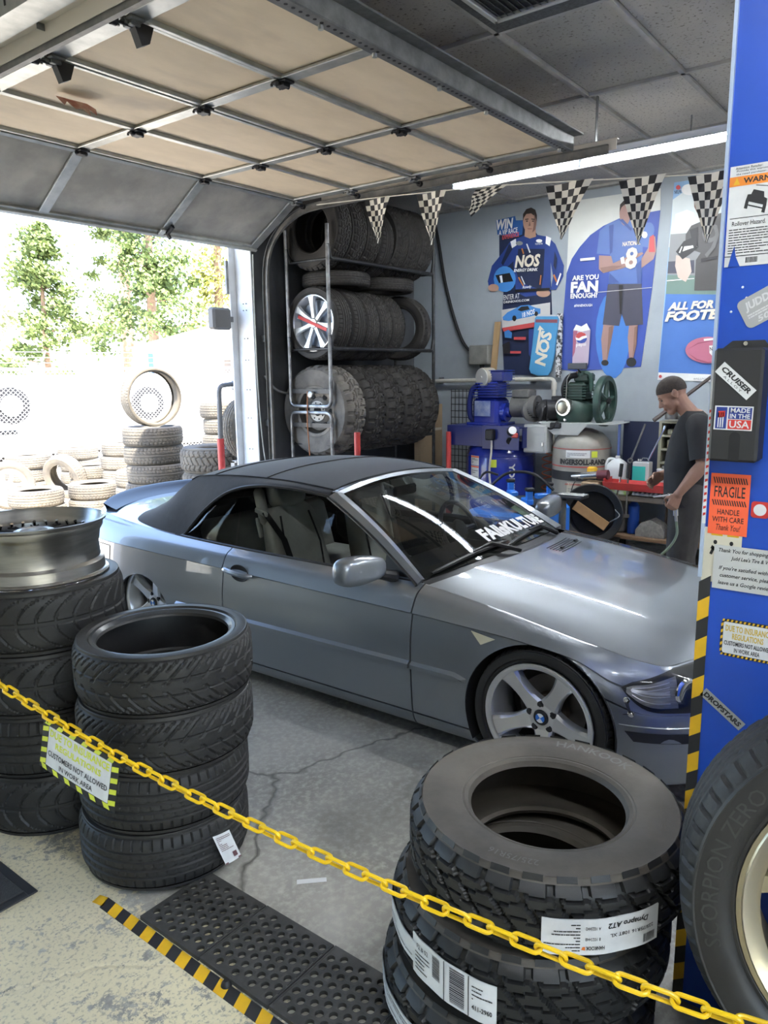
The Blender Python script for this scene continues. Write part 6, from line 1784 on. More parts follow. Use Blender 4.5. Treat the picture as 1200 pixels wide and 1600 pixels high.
# flat printed art of the wall posters, as (y, z) on the wall
ART_DRIVER = [
    ('p', 'backing', 'navy', [(4.263, 3.233), (3.961, 3.356), (3.817, 3.193), (3.702, 3.048), (3.637, 2.678), (3.613, 2.326), (3.665, 1.717), (4.177, 1.721), (4.214, 2.26), (4.2, 2.62), (4.254, 2.854)]),
    ('p', 'headline_panel', 'blue', [(4.305, 3.385), (4.072, 3.4), (4.061, 3.354), (3.972, 3.346), (3.983, 3.201), (4.086, 3.185), (4.285, 3.235)]),
    ('p', 'racing_suit', 'suit', [(4.085, 3.157), (3.943, 3.192), (3.802, 3.176), (3.677, 3.141), (3.644, 2.921), (3.633, 2.567), (3.928, 2.551), (4.045, 2.609), (4.08, 2.889)]),
    ('p', 'sleeve', 'suit', [(4.083, 3.156), (4.129, 3.143), (4.215, 3.04), (4.348, 2.913), (4.399, 2.751), (4.383, 2.692), (4.284, 2.71), (4.219, 2.838), (4.078, 2.939)]),
    ('p', 'sleeve', 'suit', [(3.68, 3.142), (3.594, 3.06), (3.493, 2.835), (3.496, 2.727), (3.573, 2.597), (3.634, 2.604), (3.611, 2.736), (3.646, 2.897)]),
    ('p', 'chest_panel', 'navy', [(4.026, 3.058), (3.715, 3.025), (3.722, 2.758), (3.745, 2.612), (4.004, 2.707), (4.05, 2.836)]),
    ('p', 'shoulder_patch', 'white', [(4.122, 3.142), (4.057, 3.166), (4.047, 3.097), (4.101, 3.072)]),
    ('p', 'shoulder_patch', 'white', [(3.702, 3.154), (3.643, 3.126), (3.658, 3.046), (3.706, 3.078)]),
    ('p', 'helmet', 'blue2', [(4.048, 2.746), (4.055, 2.7), (4.078, 2.66), (4.113, 2.633), (4.157, 2.619), (4.205, 2.623), (4.25, 2.643), (4.288, 2.676), (4.312, 2.72), (4.322, 2.768), (4.314, 2.815), (4.29, 2.854), (4.254, 2.881), (4.21, 2.894), (4.162, 2.889), (4.118, 2.869), (4.081, 2.835), (4.057, 2.793)]),
    ('p', 'helmet_visor', 'black', [(4.301, 2.807), (4.123, 2.817), (4.077, 2.725), (4.254, 2.72)]),
    ('p', 'helmet_stripe', 'white', [(4.248, 2.796), (4.218, 2.798), (4.205, 2.723), (4.23, 2.72)]),
    ('p', 'hand', 'skin', [(4.254, 2.669), (4.257, 2.655), (4.269, 2.644), (4.287, 2.636), (4.309, 2.633), (4.333, 2.635), (4.355, 2.641), (4.374, 2.652), (4.386, 2.665), (4.39, 2.679), (4.386, 2.693), (4.375, 2.705), (4.356, 2.713), (4.334, 2.716), (4.31, 2.714), (4.288, 2.707), (4.27, 2.697), (4.258, 2.683)]),
    ('p', 'hand', 'skin', [(3.636, 2.57), (3.641, 2.556), (3.654, 2.544), (3.675, 2.536), (3.701, 2.533), (3.73, 2.535), (3.756, 2.542), (3.778, 2.553), (3.793, 2.567), (3.798, 2.581), (3.793, 2.596), (3.78, 2.607), (3.758, 2.615), (3.732, 2.618), (3.704, 2.616), (3.677, 2.609), (3.656, 2.598), (3.641, 2.585)]),
    ('p', 'neck', 'skin', [(3.947, 3.257), (3.823, 3.243), (3.816, 3.159), (3.885, 3.147), (3.951, 3.175)]),
    ('p', 'face', 'skin', [(3.813, 3.308), (3.816, 3.27), (3.829, 3.238), (3.85, 3.216), (3.876, 3.206), (3.904, 3.209), (3.93, 3.225), (3.952, 3.253), (3.967, 3.288), (3.973, 3.327), (3.969, 3.365), (3.956, 3.397), (3.935, 3.419), (3.909, 3.429), (3.881, 3.425), (3.855, 3.409), (3.833, 3.381), (3.818, 3.346)]),
    ('p', 'hair', 'hair', [(3.973, 3.334), (3.973, 3.406), (3.935, 3.45), (3.879, 3.459), (3.83, 3.43), (3.81, 3.373), (3.811, 3.313), (3.832, 3.364), (3.878, 3.4), (3.934, 3.401), (3.961, 3.369)]),
    ('p', 'face_shade', 'shade', [(3.842, 3.389), (3.811, 3.313), (3.824, 3.231), (3.859, 3.204), (3.846, 3.27)]),
    ('p', 'eyebrow', 'hair', [(3.947, 3.352), (3.907, 3.352), (3.907, 3.342), (3.946, 3.342)]),
    ('p', 'eyebrow', 'hair', [(3.873, 3.348), (3.834, 3.338), (3.834, 3.328), (3.873, 3.338)]),
    ('p', 'eye', 'hair', [(3.911, 3.326), (3.913, 3.323), (3.919, 3.321), (3.927, 3.322), (3.934, 3.325), (3.936, 3.329), (3.934, 3.332), (3.928, 3.334), (3.92, 3.333), (3.913, 3.33)]),
    ('p', 'eye', 'hair', [(3.841, 3.317), (3.843, 3.314), (3.849, 3.312), (3.857, 3.313), (3.863, 3.316), (3.866, 3.32), (3.863, 3.323), (3.857, 3.325), (3.849, 3.324), (3.843, 3.321)]),
    ('p', 'nose_shade', 'shade', [(3.89, 3.323), (3.877, 3.276), (3.9, 3.274), (3.903, 3.281)]),
    ('p', 'mouth', 'lip', [(3.919, 3.254), (3.857, 3.247), (3.868, 3.238), (3.907, 3.243)]),
    ('p', 'suit_stripe', 'orange', [(4.016, 2.758), (4.002, 2.763), (3.945, 2.671), (3.959, 2.666)]),
    ('p', 'suit_stripe', 'white', [(3.983, 2.768), (3.973, 2.769), (3.928, 2.682), (3.938, 2.677)]),
    ('p', 'suit_stripe', 'white', [(3.926, 3.096), (3.912, 3.097), (3.871, 3.005), (3.885, 3.0)]),
    ('p', 'suit_stripe', 'orange', [(3.982, 3.053), (3.968, 3.058), (3.946, 3.0), (3.96, 2.995)]),
    ('p', 'suit_stripe', 'orange', [(3.749, 2.76), (3.738, 2.759), (3.747, 2.662), (3.758, 2.663)]),
    ('p', 'cuff_stripe', 'orange', [(3.605, 2.748), (3.587, 2.756), (3.555, 2.683), (3.568, 2.672)]),
    ('p', 'cuff_stripe', 'white', [(3.568, 2.648), (3.524, 2.765), (3.51, 2.752), (3.551, 2.639)]),
    ('p', 'chest_badge', 'white', [(3.737, 3.106), (3.74, 3.099), (3.75, 3.094), (3.764, 3.092), (3.78, 3.094), (3.795, 3.099), (3.805, 3.106), (3.809, 3.114), (3.806, 3.121), (3.796, 3.126), (3.781, 3.127), (3.765, 3.126), (3.751, 3.121), (3.74, 3.114)]),
    ('p', 'chest_badge', 'grey', [(3.962, 3.106), (3.966, 3.097), (3.978, 3.091), (3.995, 3.088), (4.014, 3.09), (4.032, 3.096), (4.044, 3.105), (4.048, 3.116), (4.044, 3.125), (4.033, 3.131), (4.015, 3.134), (3.996, 3.132), (3.979, 3.125), (3.967, 3.116)]),
    ('p', 'belt', 'black', [(4.046, 2.635), (3.635, 2.622), (3.634, 2.598), (4.042, 2.603)]),
    ('p', 'suit_fold', 'navy', [(4.128, 3.118), (4.084, 3.064), (4.198, 2.9), (4.221, 2.927)]),
    ('p', 'suit_fold', 'navy', [(3.591, 2.988), (3.562, 2.913), (3.572, 2.794), (3.601, 2.845)]),
    ('t', 'lettering', 'white', 'WIN', 4.184, 3.329, 0.205, 0.105, -0.002, 0.04, 0.15),
    ('t', 'lettering', 'white', 'A VIP RACE', 4.141, 3.248, 0.229, 0.052, 0.034, 0.02, 0.1),
    ('t', 'lettering', 'redt', 'EXPERIENCE', 4.109, 3.198, 0.203, 0.045, 0.056, 0.02, 0.1),
    ('t', 'lettering', 'cream', 'NOS', 3.903, 2.919, 0.298, 0.13, -0.033, 0.04, 0.15),
    ('t', 'lettering', 'white', 'ENERGY DRINK', 3.92, 2.828, 0.283, 0.032, -0.045, 0.03, 0.15),
    ('t', 'lettering', 'white', 'TOYOTA', 3.772, 3.079, 0.089, 0.018, -0.04, 0.02, 0.0),
    ('t', 'lettering', 'white', 'Rowdy', 3.898, 2.647, 0.107, 0.038, 0.006, 0.02, 0.2),
    ('t', 'lettering', 'white', 'ENTER AT', 4.083, 2.561, 0.194, 0.053, 0.036, 0.0, 0.0),
    ('t', 'lettering', 'white', 'DRINKNOS.COM', 4.024, 2.511, 0.309, 0.025, 0.017, 0.02, 0.0),
    ('p', 'track_print', 'pale', [(4.204, 2.428), (3.624, 2.471), (3.619, 2.326), (3.779, 2.278), (4.194, 2.234)]),
    ('p', 'red_band', 'redp', [(4.194, 2.234), (3.779, 2.278), (3.789, 2.226), (4.173, 2.191)]),
    ('p', 'race_car', 'blue2', [(4.188, 2.35), (4.129, 2.398), (4.041, 2.431), (3.969, 2.459), (3.869, 2.461), (3.797, 2.429), (3.733, 2.413), (3.732, 2.363), (3.851, 2.338), (4.113, 2.305), (4.18, 2.317)]),
    ('p', 'car_window', 'black', [(4.005, 2.417), (3.962, 2.449), (3.88, 2.451), (3.86, 2.414), (3.961, 2.399)]),
    ('p', 'car_wheel_print', 'black', [(4.017, 2.328), (4.019, 2.318), (4.023, 2.309), (4.029, 2.302), (4.037, 2.299), (4.046, 2.299), (4.054, 2.303), (4.061, 2.311), (4.066, 2.32), (4.067, 2.331), (4.066, 2.341), (4.062, 2.35), (4.055, 2.357), (4.047, 2.36), (4.039, 2.359), (4.03, 2.355), (4.024, 2.348), (4.019, 2.339)]),
    ('p', 'car_wheel_print', 'black', [(3.76, 2.362), (3.761, 2.354), (3.764, 2.346), (3.77, 2.341), (3.777, 2.338), (3.784, 2.339), (3.791, 2.342), (3.797, 2.348), (3.801, 2.356), (3.802, 2.365), (3.801, 2.373), (3.798, 2.38), (3.792, 2.386), (3.785, 2.388), (3.778, 2.388), (3.771, 2.384), (3.765, 2.379), (3.761, 2.371)]),
    ('t', 'lettering', 'white', '18 NOS', 3.873, 2.374, 0.158, 0.053, 0.227, 0.03, 0.2),
    ('p', 'merchandise_print', 'blue2', [(4.163, 2.193), (4.111, 2.21), (4.066, 2.176), (4.072, 2.118), (4.154, 2.128)]),
    ('p', 'merchandise_print', 'black', [(4.183, 2.051), (4.094, 2.087), (4.084, 1.956), (4.166, 1.952)]),
    ('p', 'price_bar', 'redp', [(4.043, 2.13), (3.896, 2.125), (3.896, 2.095), (4.042, 2.1)]),
    ('p', 'price_bar', 'redp', [(4.084, 1.98), (3.951, 1.976), (3.951, 1.95), (4.084, 1.954)]),
    ('p', 'trouser_print', 'suit', [(3.862, 2.206), (3.791, 2.209), (3.811, 1.873), (3.856, 1.938)]),
]
ART_CAN = [
    ('p', 'can_body', 'cyan', [(3.773, 2.315), (3.759, 2.333), (3.523, 2.321), (3.509, 2.289), (3.545, 1.93), (3.579, 1.754), (3.608, 1.714), (3.721, 1.71), (3.808, 1.737), (3.829, 1.783), (3.8, 2.0)]),
    ('p', 'can_rim', 'silver', [(3.759, 2.333), (3.738, 2.349), (3.544, 2.338), (3.519, 2.321)]),
    ('p', 'can_band', 'redd', [(3.765, 2.302), (3.513, 2.289), (3.514, 2.253), (3.767, 2.271)]),
    ('p', 'arrow_print', 'cream', [(3.74, 2.188), (3.714, 2.237), (3.661, 2.187), (3.695, 2.192), (3.727, 1.947), (3.759, 1.951), (3.72, 2.187)]),
    ('t', 'lettering', 'cream', 'NOS', 3.666, 1.995, 0.359, 0.133, 1.363, 0.04, 0.1),
]
ART_PLAYER = [
    ('p', 'backing', 'pale2', [(3.451, 3.463), (2.531, 3.453), (2.526, 3.233), (2.565, 2.532), (2.638, 1.788), (3.341, 1.75), (3.499, 1.773), (3.486, 2.332), (3.463, 2.757)]),
    ('p', 'blue_field', 'royal', [(3.463, 2.757), (3.41, 2.897), (3.327, 3.005), (3.218, 3.109), (3.083, 3.181), (2.924, 3.23), (2.729, 3.247), (2.524, 3.254), (2.565, 2.532), (2.638, 1.788), (3.341, 1.75), (3.499, 1.773), (3.486, 2.332)]),
    ('p', 'glow_print', 'azure', [(2.766, 2.101), (2.769, 1.955), (2.794, 1.826), (2.836, 1.73), (2.892, 1.679), (2.955, 1.679), (3.016, 1.732), (3.069, 1.831), (3.106, 1.965), (3.124, 2.115), (3.118, 2.264), (3.092, 2.392), (3.048, 2.485), (2.991, 2.531), (2.93, 2.527), (2.87, 2.473), (2.819, 2.375), (2.783, 2.247)]),
    ('p', 'leg_print', 'skin2', [(3.043, 2.217), (2.93, 2.211), (2.959, 2.017), (2.989, 1.853), (3.036, 1.854), (3.061, 2.073)]),
    ('p', 'leg_print', 'skin2', [(2.777, 2.204), (2.688, 2.2), (2.692, 2.008), (2.719, 1.873), (2.762, 1.874), (2.785, 2.076)]),
    ('p', 'shoe_print', 'black', [(2.972, 1.832), (2.974, 1.822), (2.98, 1.814), (2.99, 1.807), (3.003, 1.804), (3.016, 1.804), (3.029, 1.808), (3.04, 1.815), (3.047, 1.824), (3.05, 1.834), (3.048, 1.844), (3.042, 1.853), (3.032, 1.859), (3.019, 1.862), (3.005, 1.862), (2.992, 1.858), (2.982, 1.851), (2.975, 1.842)]),
    ('p', 'shoe_print', 'black', [(2.686, 1.834), (2.689, 1.818), (2.697, 1.804), (2.71, 1.794), (2.726, 1.788), (2.744, 1.789), (2.761, 1.794), (2.775, 1.805), (2.784, 1.82), (2.788, 1.836), (2.786, 1.852), (2.778, 1.866), (2.764, 1.876), (2.748, 1.881), (2.73, 1.881), (2.714, 1.875), (2.7, 1.864), (2.69, 1.85)]),
    ('p', 'shorts_print', 'char', [(3.012, 2.61), (2.671, 2.604), (2.636, 2.197), (2.81, 2.193), (2.856, 2.311), (2.878, 2.196), (3.05, 2.217)]),
    ('p', 'jersey_print', 'jersey', [(3.043, 3.189), (2.91, 3.222), (2.7, 3.183), (2.593, 3.133), (2.572, 3.034), (2.584, 2.914), (2.675, 2.936), (2.671, 2.589), (3.005, 2.613), (3.001, 2.895), (3.141, 2.919), (3.12, 3.135)]),
    ('p', 'arm_print', 'skin2', [(3.116, 2.9), (2.989, 2.881), (2.966, 2.809), (2.841, 2.854), (2.679, 2.887), (2.665, 2.871), (2.741, 2.832), (2.752, 2.783), (2.862, 2.753), (3.064, 2.723), (3.113, 2.766)]),
    ('p', 'arm_print', 'skin2', [(2.678, 2.737), (2.566, 2.809), (2.542, 2.886), (2.558, 3.021), (2.615, 3.015), (2.623, 2.918), (2.682, 2.826)]),
    ('p', 'wristband', 'white', [(2.894, 2.853), (2.86, 2.865), (2.846, 2.798), (2.88, 2.793)]),
    ('p', 'bottle_print', 'redp', [(2.61, 3.039), (2.572, 3.034), (2.554, 2.875), (2.614, 2.881)]),
    ('p', 'face', 'skin2', [(2.811, 3.264), (2.812, 3.225), (2.82, 3.191), (2.834, 3.166), (2.851, 3.155), (2.871, 3.157), (2.889, 3.173), (2.906, 3.201), (2.917, 3.238), (2.922, 3.279), (2.92, 3.318), (2.912, 3.352), (2.899, 3.376), (2.881, 3.388), (2.862, 3.385), (2.843, 3.369), (2.827, 3.341), (2.816, 3.304)]),
    ('p', 'hair', 'hair', [(2.921, 3.285), (2.919, 3.358), (2.885, 3.388), (2.838, 3.377), (2.816, 3.32), (2.864, 3.357), (2.902, 3.331)]),
    ('p', 'jersey_fold', 'jshade', [(3.022, 3.174), (2.975, 3.18), (2.977, 2.918), (3.001, 2.901)]),
    ('p', 'jersey_fold', 'jshade', [(2.731, 2.769), (2.682, 2.814), (2.671, 2.589), (2.71, 2.595)]),
    ('p', 'jersey_fold', 'jshade', [(2.996, 2.717), (2.897, 2.62), (3.002, 2.615)]),
    ('p', 'collar', 'jshade', [(2.923, 3.217), (2.799, 3.097), (2.787, 3.114), (2.884, 3.218)]),
    ('p', 'helmet_print', 'jersey', [(2.568, 3.082), (2.57, 3.057), (2.58, 3.037), (2.596, 3.024), (2.615, 3.021), (2.635, 3.028), (2.652, 3.045), (2.665, 3.068), (2.67, 3.094), (2.667, 3.12), (2.657, 3.14), (2.641, 3.152), (2.622, 3.155), (2.602, 3.148), (2.585, 3.131), (2.573, 3.108)]),
    ('p', 'badge_print', 'white', [(2.633, 3.041), (2.636, 3.026), (2.645, 3.015), (2.659, 3.013), (2.674, 3.019), (2.685, 3.031), (2.689, 3.048), (2.686, 3.063), (2.677, 3.074), (2.663, 3.076), (2.648, 3.07), (2.637, 3.058)]),
    ('p', 'short_fold', 'black', [(2.895, 2.594), (2.855, 2.591), (2.856, 2.311), (2.872, 2.312)]),
    ('p', 'arm_shade', 'shade', [(3.094, 2.777), (2.971, 2.785), (2.863, 2.775), (2.996, 2.736), (3.072, 2.73)]),
    ('p', 'leg_shade', 'shade', [(2.98, 2.188), (2.939, 2.199), (2.966, 2.017), (2.987, 1.872)]),
    ('p', 'leg_shade', 'shade', [(2.716, 2.176), (2.69, 2.187), (2.697, 2.008), (2.722, 1.88)]),
    ('p', 'crease_line', 'pale', [(3.14, 2.542), (2.565, 2.547), (2.565, 2.542), (3.14, 2.536)]),
    ('t', 'lettering', 'cream', '8', 2.779, 2.839, 0.121, 0.206, -0.046, 0.03, 0.0),
    ('t', 'lettering', 'cream', 'NATIONAL', 2.784, 2.979, 0.177, 0.042, -0.011, 0.03, 0.0),
    ('t', 'lettering', 'white', 'ARE YOU', 3.248, 2.695, 0.287, 0.052, -0.029, 0.04, 0.0),
    ('t', 'lettering', 'white', 'FAN', 3.255, 2.604, 0.295, 0.111, -0.023, 0.05, 0.0),
    ('t', 'lettering', 'white', 'ENOUGH?', 3.257, 2.517, 0.292, 0.053, -0.029, 0.04, 0.0),
    ('t', 'lettering', 'white', '#FANENOUGH', 3.26, 2.418, 0.198, 0.029, -0.029, 0.02, 0.0),
    ('p', 'tiny_print', 'white', [(3.309, 2.887), (3.151, 2.885), (3.15, 2.859), (3.308, 2.861)]),
    ('p', 'can_print', 'silver2', [(3.359, 2.178), (3.342, 2.204), (3.191, 2.197), (3.171, 2.17), (3.183, 1.823), (3.204, 1.782), (3.342, 1.778), (3.358, 1.812)]),
    ('p', 'can_print', 'pinkd', [(3.358, 2.165), (3.312, 2.169), (3.333, 1.948), (3.358, 1.894)]),
    ('p', 'foam_print', 'white', [(3.356, 2.178), (3.329, 2.23), (3.27, 2.208), (3.214, 2.238), (3.175, 2.17), (3.268, 2.154)]),
    ('p', 'roundel_white', 'white', [(3.205, 2.092), (3.208, 2.072), (3.218, 2.055), (3.234, 2.043), (3.254, 2.037), (3.276, 2.037), (3.297, 2.045), (3.314, 2.058), (3.325, 2.076), (3.33, 2.096), (3.327, 2.116), (3.316, 2.133), (3.3, 2.145), (3.28, 2.151), (3.258, 2.15), (3.238, 2.142), (3.221, 2.129), (3.21, 2.111)]),
    ('p', 'roundel_red', 'redp', [(3.328, 2.099), (3.322, 2.129), (3.297, 2.149), (3.268, 2.151), (3.231, 2.138), (3.212, 2.116), (3.259, 2.107), (3.294, 2.088)]),
    ('p', 'roundel_blue', 'royal', [(3.323, 2.072), (3.279, 2.065), (3.244, 2.082), (3.205, 2.092), (3.207, 2.068), (3.228, 2.044), (3.264, 2.036), (3.3, 2.045)]),
    ('t', 'lettering', 'white', 'pepsi', 3.267, 2.02, 0.109, 0.043, 0.043, 0.02, 0.0),
]
ART_FOOTBALL = [
    ('p', 'backing', 'sky', [(2.409, 3.485), (1.702, 3.485), (1.76, 1.631), (2.467, 1.658)]),
    ('p', 'sky_haze', 'skyw', [(2.414, 3.333), (2.224, 3.445), (2.038, 3.49), (1.768, 3.423), (1.751, 2.835), (2.428, 2.906), (2.415, 3.114)]),
    ('p', 'stadium_print', 'grey', [(2.417, 3.023), (1.75, 2.995), (1.751, 2.573), (2.427, 2.655)]),
    ('p', 'field_print', 'green', [(2.427, 2.653), (1.751, 2.579), (1.753, 2.421), (2.431, 2.475)]),
    ('p', 'blue_field', 'medblue', [(2.431, 2.475), (1.753, 2.421), (1.759, 1.697), (2.461, 1.731)]),
    ('p', 'bottom_strip', 'white', [(2.461, 1.731), (1.759, 1.697), (1.76, 1.631), (2.467, 1.658)]),
    ('p', 'cloud_print', 'white', [(2.38, 3.2), (2.276, 3.225), (2.209, 3.19), (2.215, 3.064), (2.385, 3.058)]),
    ('p', 'cloud_print', 'white', [(2.183, 3.388), (2.189, 3.367), (2.209, 3.353), (2.24, 3.348), (2.275, 3.353), (2.307, 3.367), (2.33, 3.388), (2.339, 3.411), (2.332, 3.432), (2.312, 3.447), (2.281, 3.452), (2.246, 3.447), (2.214, 3.432), (2.192, 3.411)]),
    ('p', 'crowd_print', 'char', [(2.423, 2.774), (2.184, 2.765), (2.177, 2.647), (2.424, 2.666)]),
    ('p', 'field_line', 'white', [(2.427, 2.602), (2.174, 2.601), (2.174, 2.595), (2.427, 2.593)]),
    ('p', 'shirt_print', 'char2', [(2.228, 3.078), (2.14, 3.105), (2.029, 3.148), (1.87, 3.17), (1.795, 3.124), (1.774, 2.461), (2.167, 2.487), (2.168, 2.763), (2.129, 2.824), (2.272, 2.89), (2.274, 3.006)]),
    ('p', 'arm_print', 'skin3', [(2.352, 2.827), (2.224, 2.781), (2.201, 2.662), (2.249, 2.572), (2.323, 2.618), (2.356, 2.728)]),
    ('p', 'glove_print', 'black', [(2.356, 2.857), (2.289, 2.944), (2.174, 2.982), (2.149, 2.877), (2.226, 2.82), (2.29, 2.781)]),
    ('p', 'glove_stripe', 'white', [(2.294, 2.853), (2.281, 2.897), (2.179, 2.899), (2.163, 2.884), (2.242, 2.867)]),
    ('p', 'hand_print', 'redp2', [(1.959, 3.033), (1.946, 3.119), (1.916, 3.121), (1.896, 3.0)]),
    ('p', 'neck', 'skin2', [(2.172, 3.211), (2.072, 3.235), (2.053, 3.132), (2.14, 3.105)]),
    ('p', 'face', 'skin2', [(2.068, 3.282), (2.069, 3.237), (2.079, 3.199), (2.097, 3.172), (2.12, 3.159), (2.146, 3.163), (2.172, 3.182), (2.193, 3.214), (2.209, 3.256), (2.216, 3.303), (2.214, 3.348), (2.204, 3.386), (2.185, 3.412), (2.162, 3.424), (2.136, 3.421), (2.111, 3.401), (2.09, 3.369), (2.075, 3.327)]),
    ('p', 'hair', 'hair', [(2.219, 3.305), (2.223, 3.369), (2.197, 3.409), (2.153, 3.424), (2.101, 3.401), (2.08, 3.361), (2.132, 3.381), (2.181, 3.363)]),
    ('p', 'face_shade', 'shade', [(2.215, 3.292), (2.191, 3.213), (2.157, 3.171), (2.183, 3.187), (2.21, 3.241)]),
    ('p', 'eyebrow', 'hair', [(2.198, 3.328), (2.16, 3.335), (2.159, 3.327), (2.196, 3.319)]),
    ('p', 'eye', 'hair', [(2.164, 3.308), (2.166, 3.305), (2.172, 3.304), (2.179, 3.305), (2.185, 3.308), (2.187, 3.311), (2.185, 3.314), (2.179, 3.315), (2.172, 3.314), (2.166, 3.311)]),
    ('p', 'eye', 'hair', [(2.101, 3.311), (2.103, 3.309), (2.108, 3.308), (2.115, 3.309), (2.121, 3.311), (2.124, 3.315), (2.122, 3.317), (2.116, 3.318), (2.109, 3.317), (2.103, 3.315)]),
    ('p', 'eyebrow', 'hair', [(2.131, 3.333), (2.097, 3.335), (2.097, 3.327), (2.129, 3.324)]),
    ('p', 'nose_shade', 'shade', [(2.142, 3.301), (2.127, 3.261), (2.144, 3.26)]),
    ('p', 'shirt_fold', 'black', [(2.239, 3.041), (2.163, 3.057), (2.165, 2.879), (2.19, 2.868)]),
    ('p', 'shirt_fold', 'black', [(2.12, 2.771), (1.968, 2.782), (1.979, 2.758), (2.118, 2.739)]),
    ('p', 'glove_stripe', 'white', [(2.326, 2.844), (2.303, 2.9), (2.294, 2.895), (2.313, 2.84)]),
    ('p', 'smile', 'white', [(2.171, 3.233), (2.108, 3.24), (2.115, 3.213), (2.153, 3.211)]),
    ('t', 'lettering', 'greyl', '9', 2.047, 2.926, 0.151, 0.307, 0.015, 0.0, 0.0),
    ('t', 'lettering', 'cream', 'ALL FOR', 2.191, 2.353, 0.419, 0.077, 0.001, 0.05, 0.25),
    ('t', 'lettering', 'cream', 'FOOTBALL', 2.055, 2.261, 0.735, 0.095, 0.004, 0.05, 0.25),
    ('p', 'football_print', 'pink', [(1.802, 1.928), (1.807, 1.897), (1.825, 1.868), (1.855, 1.844), (1.895, 1.825), (1.943, 1.814), (1.996, 1.81), (2.049, 1.816), (2.1, 1.829), (2.145, 1.849), (2.18, 1.876), (2.203, 1.907), (2.212, 1.939), (2.206, 1.971), (2.187, 2.0), (2.155, 2.025), (2.113, 2.043), (2.064, 2.053), (2.011, 2.056), (1.958, 2.049), (1.909, 2.036), (1.866, 2.015), (1.833, 1.989), (1.811, 1.959)]),
    ('p', 'football_seam', 'pinkd2', [(2.201, 1.939), (2.099, 2.003), (1.958, 2.025), (1.957, 2.018), (2.098, 1.993)]),
    ('p', 'football_shade', 'pinkd2', [(2.186, 1.911), (2.103, 1.855), (1.997, 1.822), (1.907, 1.831), (1.996, 1.812), (2.102, 1.842)]),
    ('p', 'lace_print', 'white', [(2.049, 2.037), (1.946, 2.044), (1.945, 2.024), (2.045, 2.018)]),
    ('p', 'badge_print', 'white', [(1.996, 1.973), (1.929, 1.977), (1.924, 1.891), (1.968, 1.883), (1.989, 1.906)]),
    ('t', 'lettering', 'black', 'NFL', 1.959, 1.945, 0.059, 0.035, 0.106, 0.02, 0.0),
    ('t', 'lettering', 'navy', 'NFLPA', 2.361, 3.391, 0.063, 0.031, -0.025, 0.02, 0.0),
    ('p', 'logo_dot', 'redp', [(2.34, 3.427), (2.341, 3.42), (2.344, 3.414), (2.349, 3.411), (2.356, 3.409), (2.364, 3.41), (2.371, 3.414), (2.377, 3.419), (2.381, 3.426), (2.382, 3.433), (2.381, 3.44), (2.378, 3.445), (2.373, 3.449), (2.366, 3.451), (2.358, 3.45), (2.351, 3.446), (2.346, 3.441), (2.342, 3.434)]),
    ('p', 'logo_dot', 'redp', [(2.418, 1.691), (2.419, 1.686), (2.421, 1.681), (2.425, 1.678), (2.43, 1.676), (2.435, 1.676), (2.44, 1.678), (2.445, 1.682), (2.448, 1.686), (2.449, 1.692), (2.448, 1.697), (2.446, 1.701), (2.442, 1.705), (2.437, 1.707), (2.432, 1.707), (2.426, 1.705), (2.422, 1.701), (2.419, 1.697)]),
    ('t', 'lettering', 'grey', '#ALLFORFOOTBALL', 1.969, 1.663, 0.299, 0.019, -0.032, 0.01, 0.0),
]
# ------------------------------------------------------------------ tire rack in the corner
m_rackp = mat('scuffed_black_rack_tube', (0.035, 0.036, 0.038), 0.4, 0.5, c2=(0.10, 0.10, 0.10), sc=14, thr=(0.55, 0.75))
m_rackl = mat('bare_steel_rack_tube', (0.38, 0.38, 0.38), 0.38, 0.8, c2=(0.14, 0.14, 0.14), sc=10)
RX0, RX1, RYF, RYB = 5.29, 6.99, 4.70, 5.22
rk = thing('tire_rack', 'tall black tubular tire rack standing in the corner beside the door', 'rack', (0, 0, 0))
def rtube(name, pts, r=0.017, m_=None): 
    b = MB(); b.tube(pts, r, 10); return b.build(name, m_ or m_rackp, rk)
def bend(pts, rad=0.06, n=5):
    out = [Vector(pts[0])]
    for i in range(1, len(pts)-1):
        p = Vector(pts[i]); a = (Vector(pts[i-1])-p).normalized(); c = (Vector(pts[i+1])-p).normalized()
        A = p+a*rad; B_ = p+c*rad
        for k in range(n+1):
            t = k/n; out.append(A*(1-t)**2+p*2*t*(1-t)+B_*t*t)
    out.append(Vector(pts[-1])); return out
# end frames: upper and lower bent ladders
for x in (RX0, RX1):
    rtube('end_frame', bend([(x, RYF, 3.08), (x, RYF, 1.46), (x, RYB, 1.46), (x, RYB, 3.08)], 0.07), 0.018, m_rackl if x == RX0 else m_rackp)
    rtube('end_frame', bend([(x, RYF, 0.0), (x, RYF, 1.40), (x, RYB, 1.40), (x, RYB, 0.0)], 0.07), 0.018, m_rackl if x == RX0 else m_rackp)
    for z in (1.60, 1.28, 0.35):
        b = MB(); b.box((x, (RYF+RYB)/2, z), (0.006, RYB-RYF, 0.04)); b.build('cross_bar', m_rackp, rk)
for z in (2.79, 1.99, 1.09):
    for y in (RYF, RYB):
        rtube('shelf_rail', bend([(RX0, y, z+0.12), (RX0+0.03, y, z), (RX1-0.03, y, z), (RX1, y, z+0.12)] if z > 1.5 else [(RX0, y, z), (RX1, y, z)], 0.03), 0.019)
    for x in (RX0+0.05, RX1-0.05):
        rtube('side_rail', [(x, RYF, z), (x, RYB, z)], 0.014)
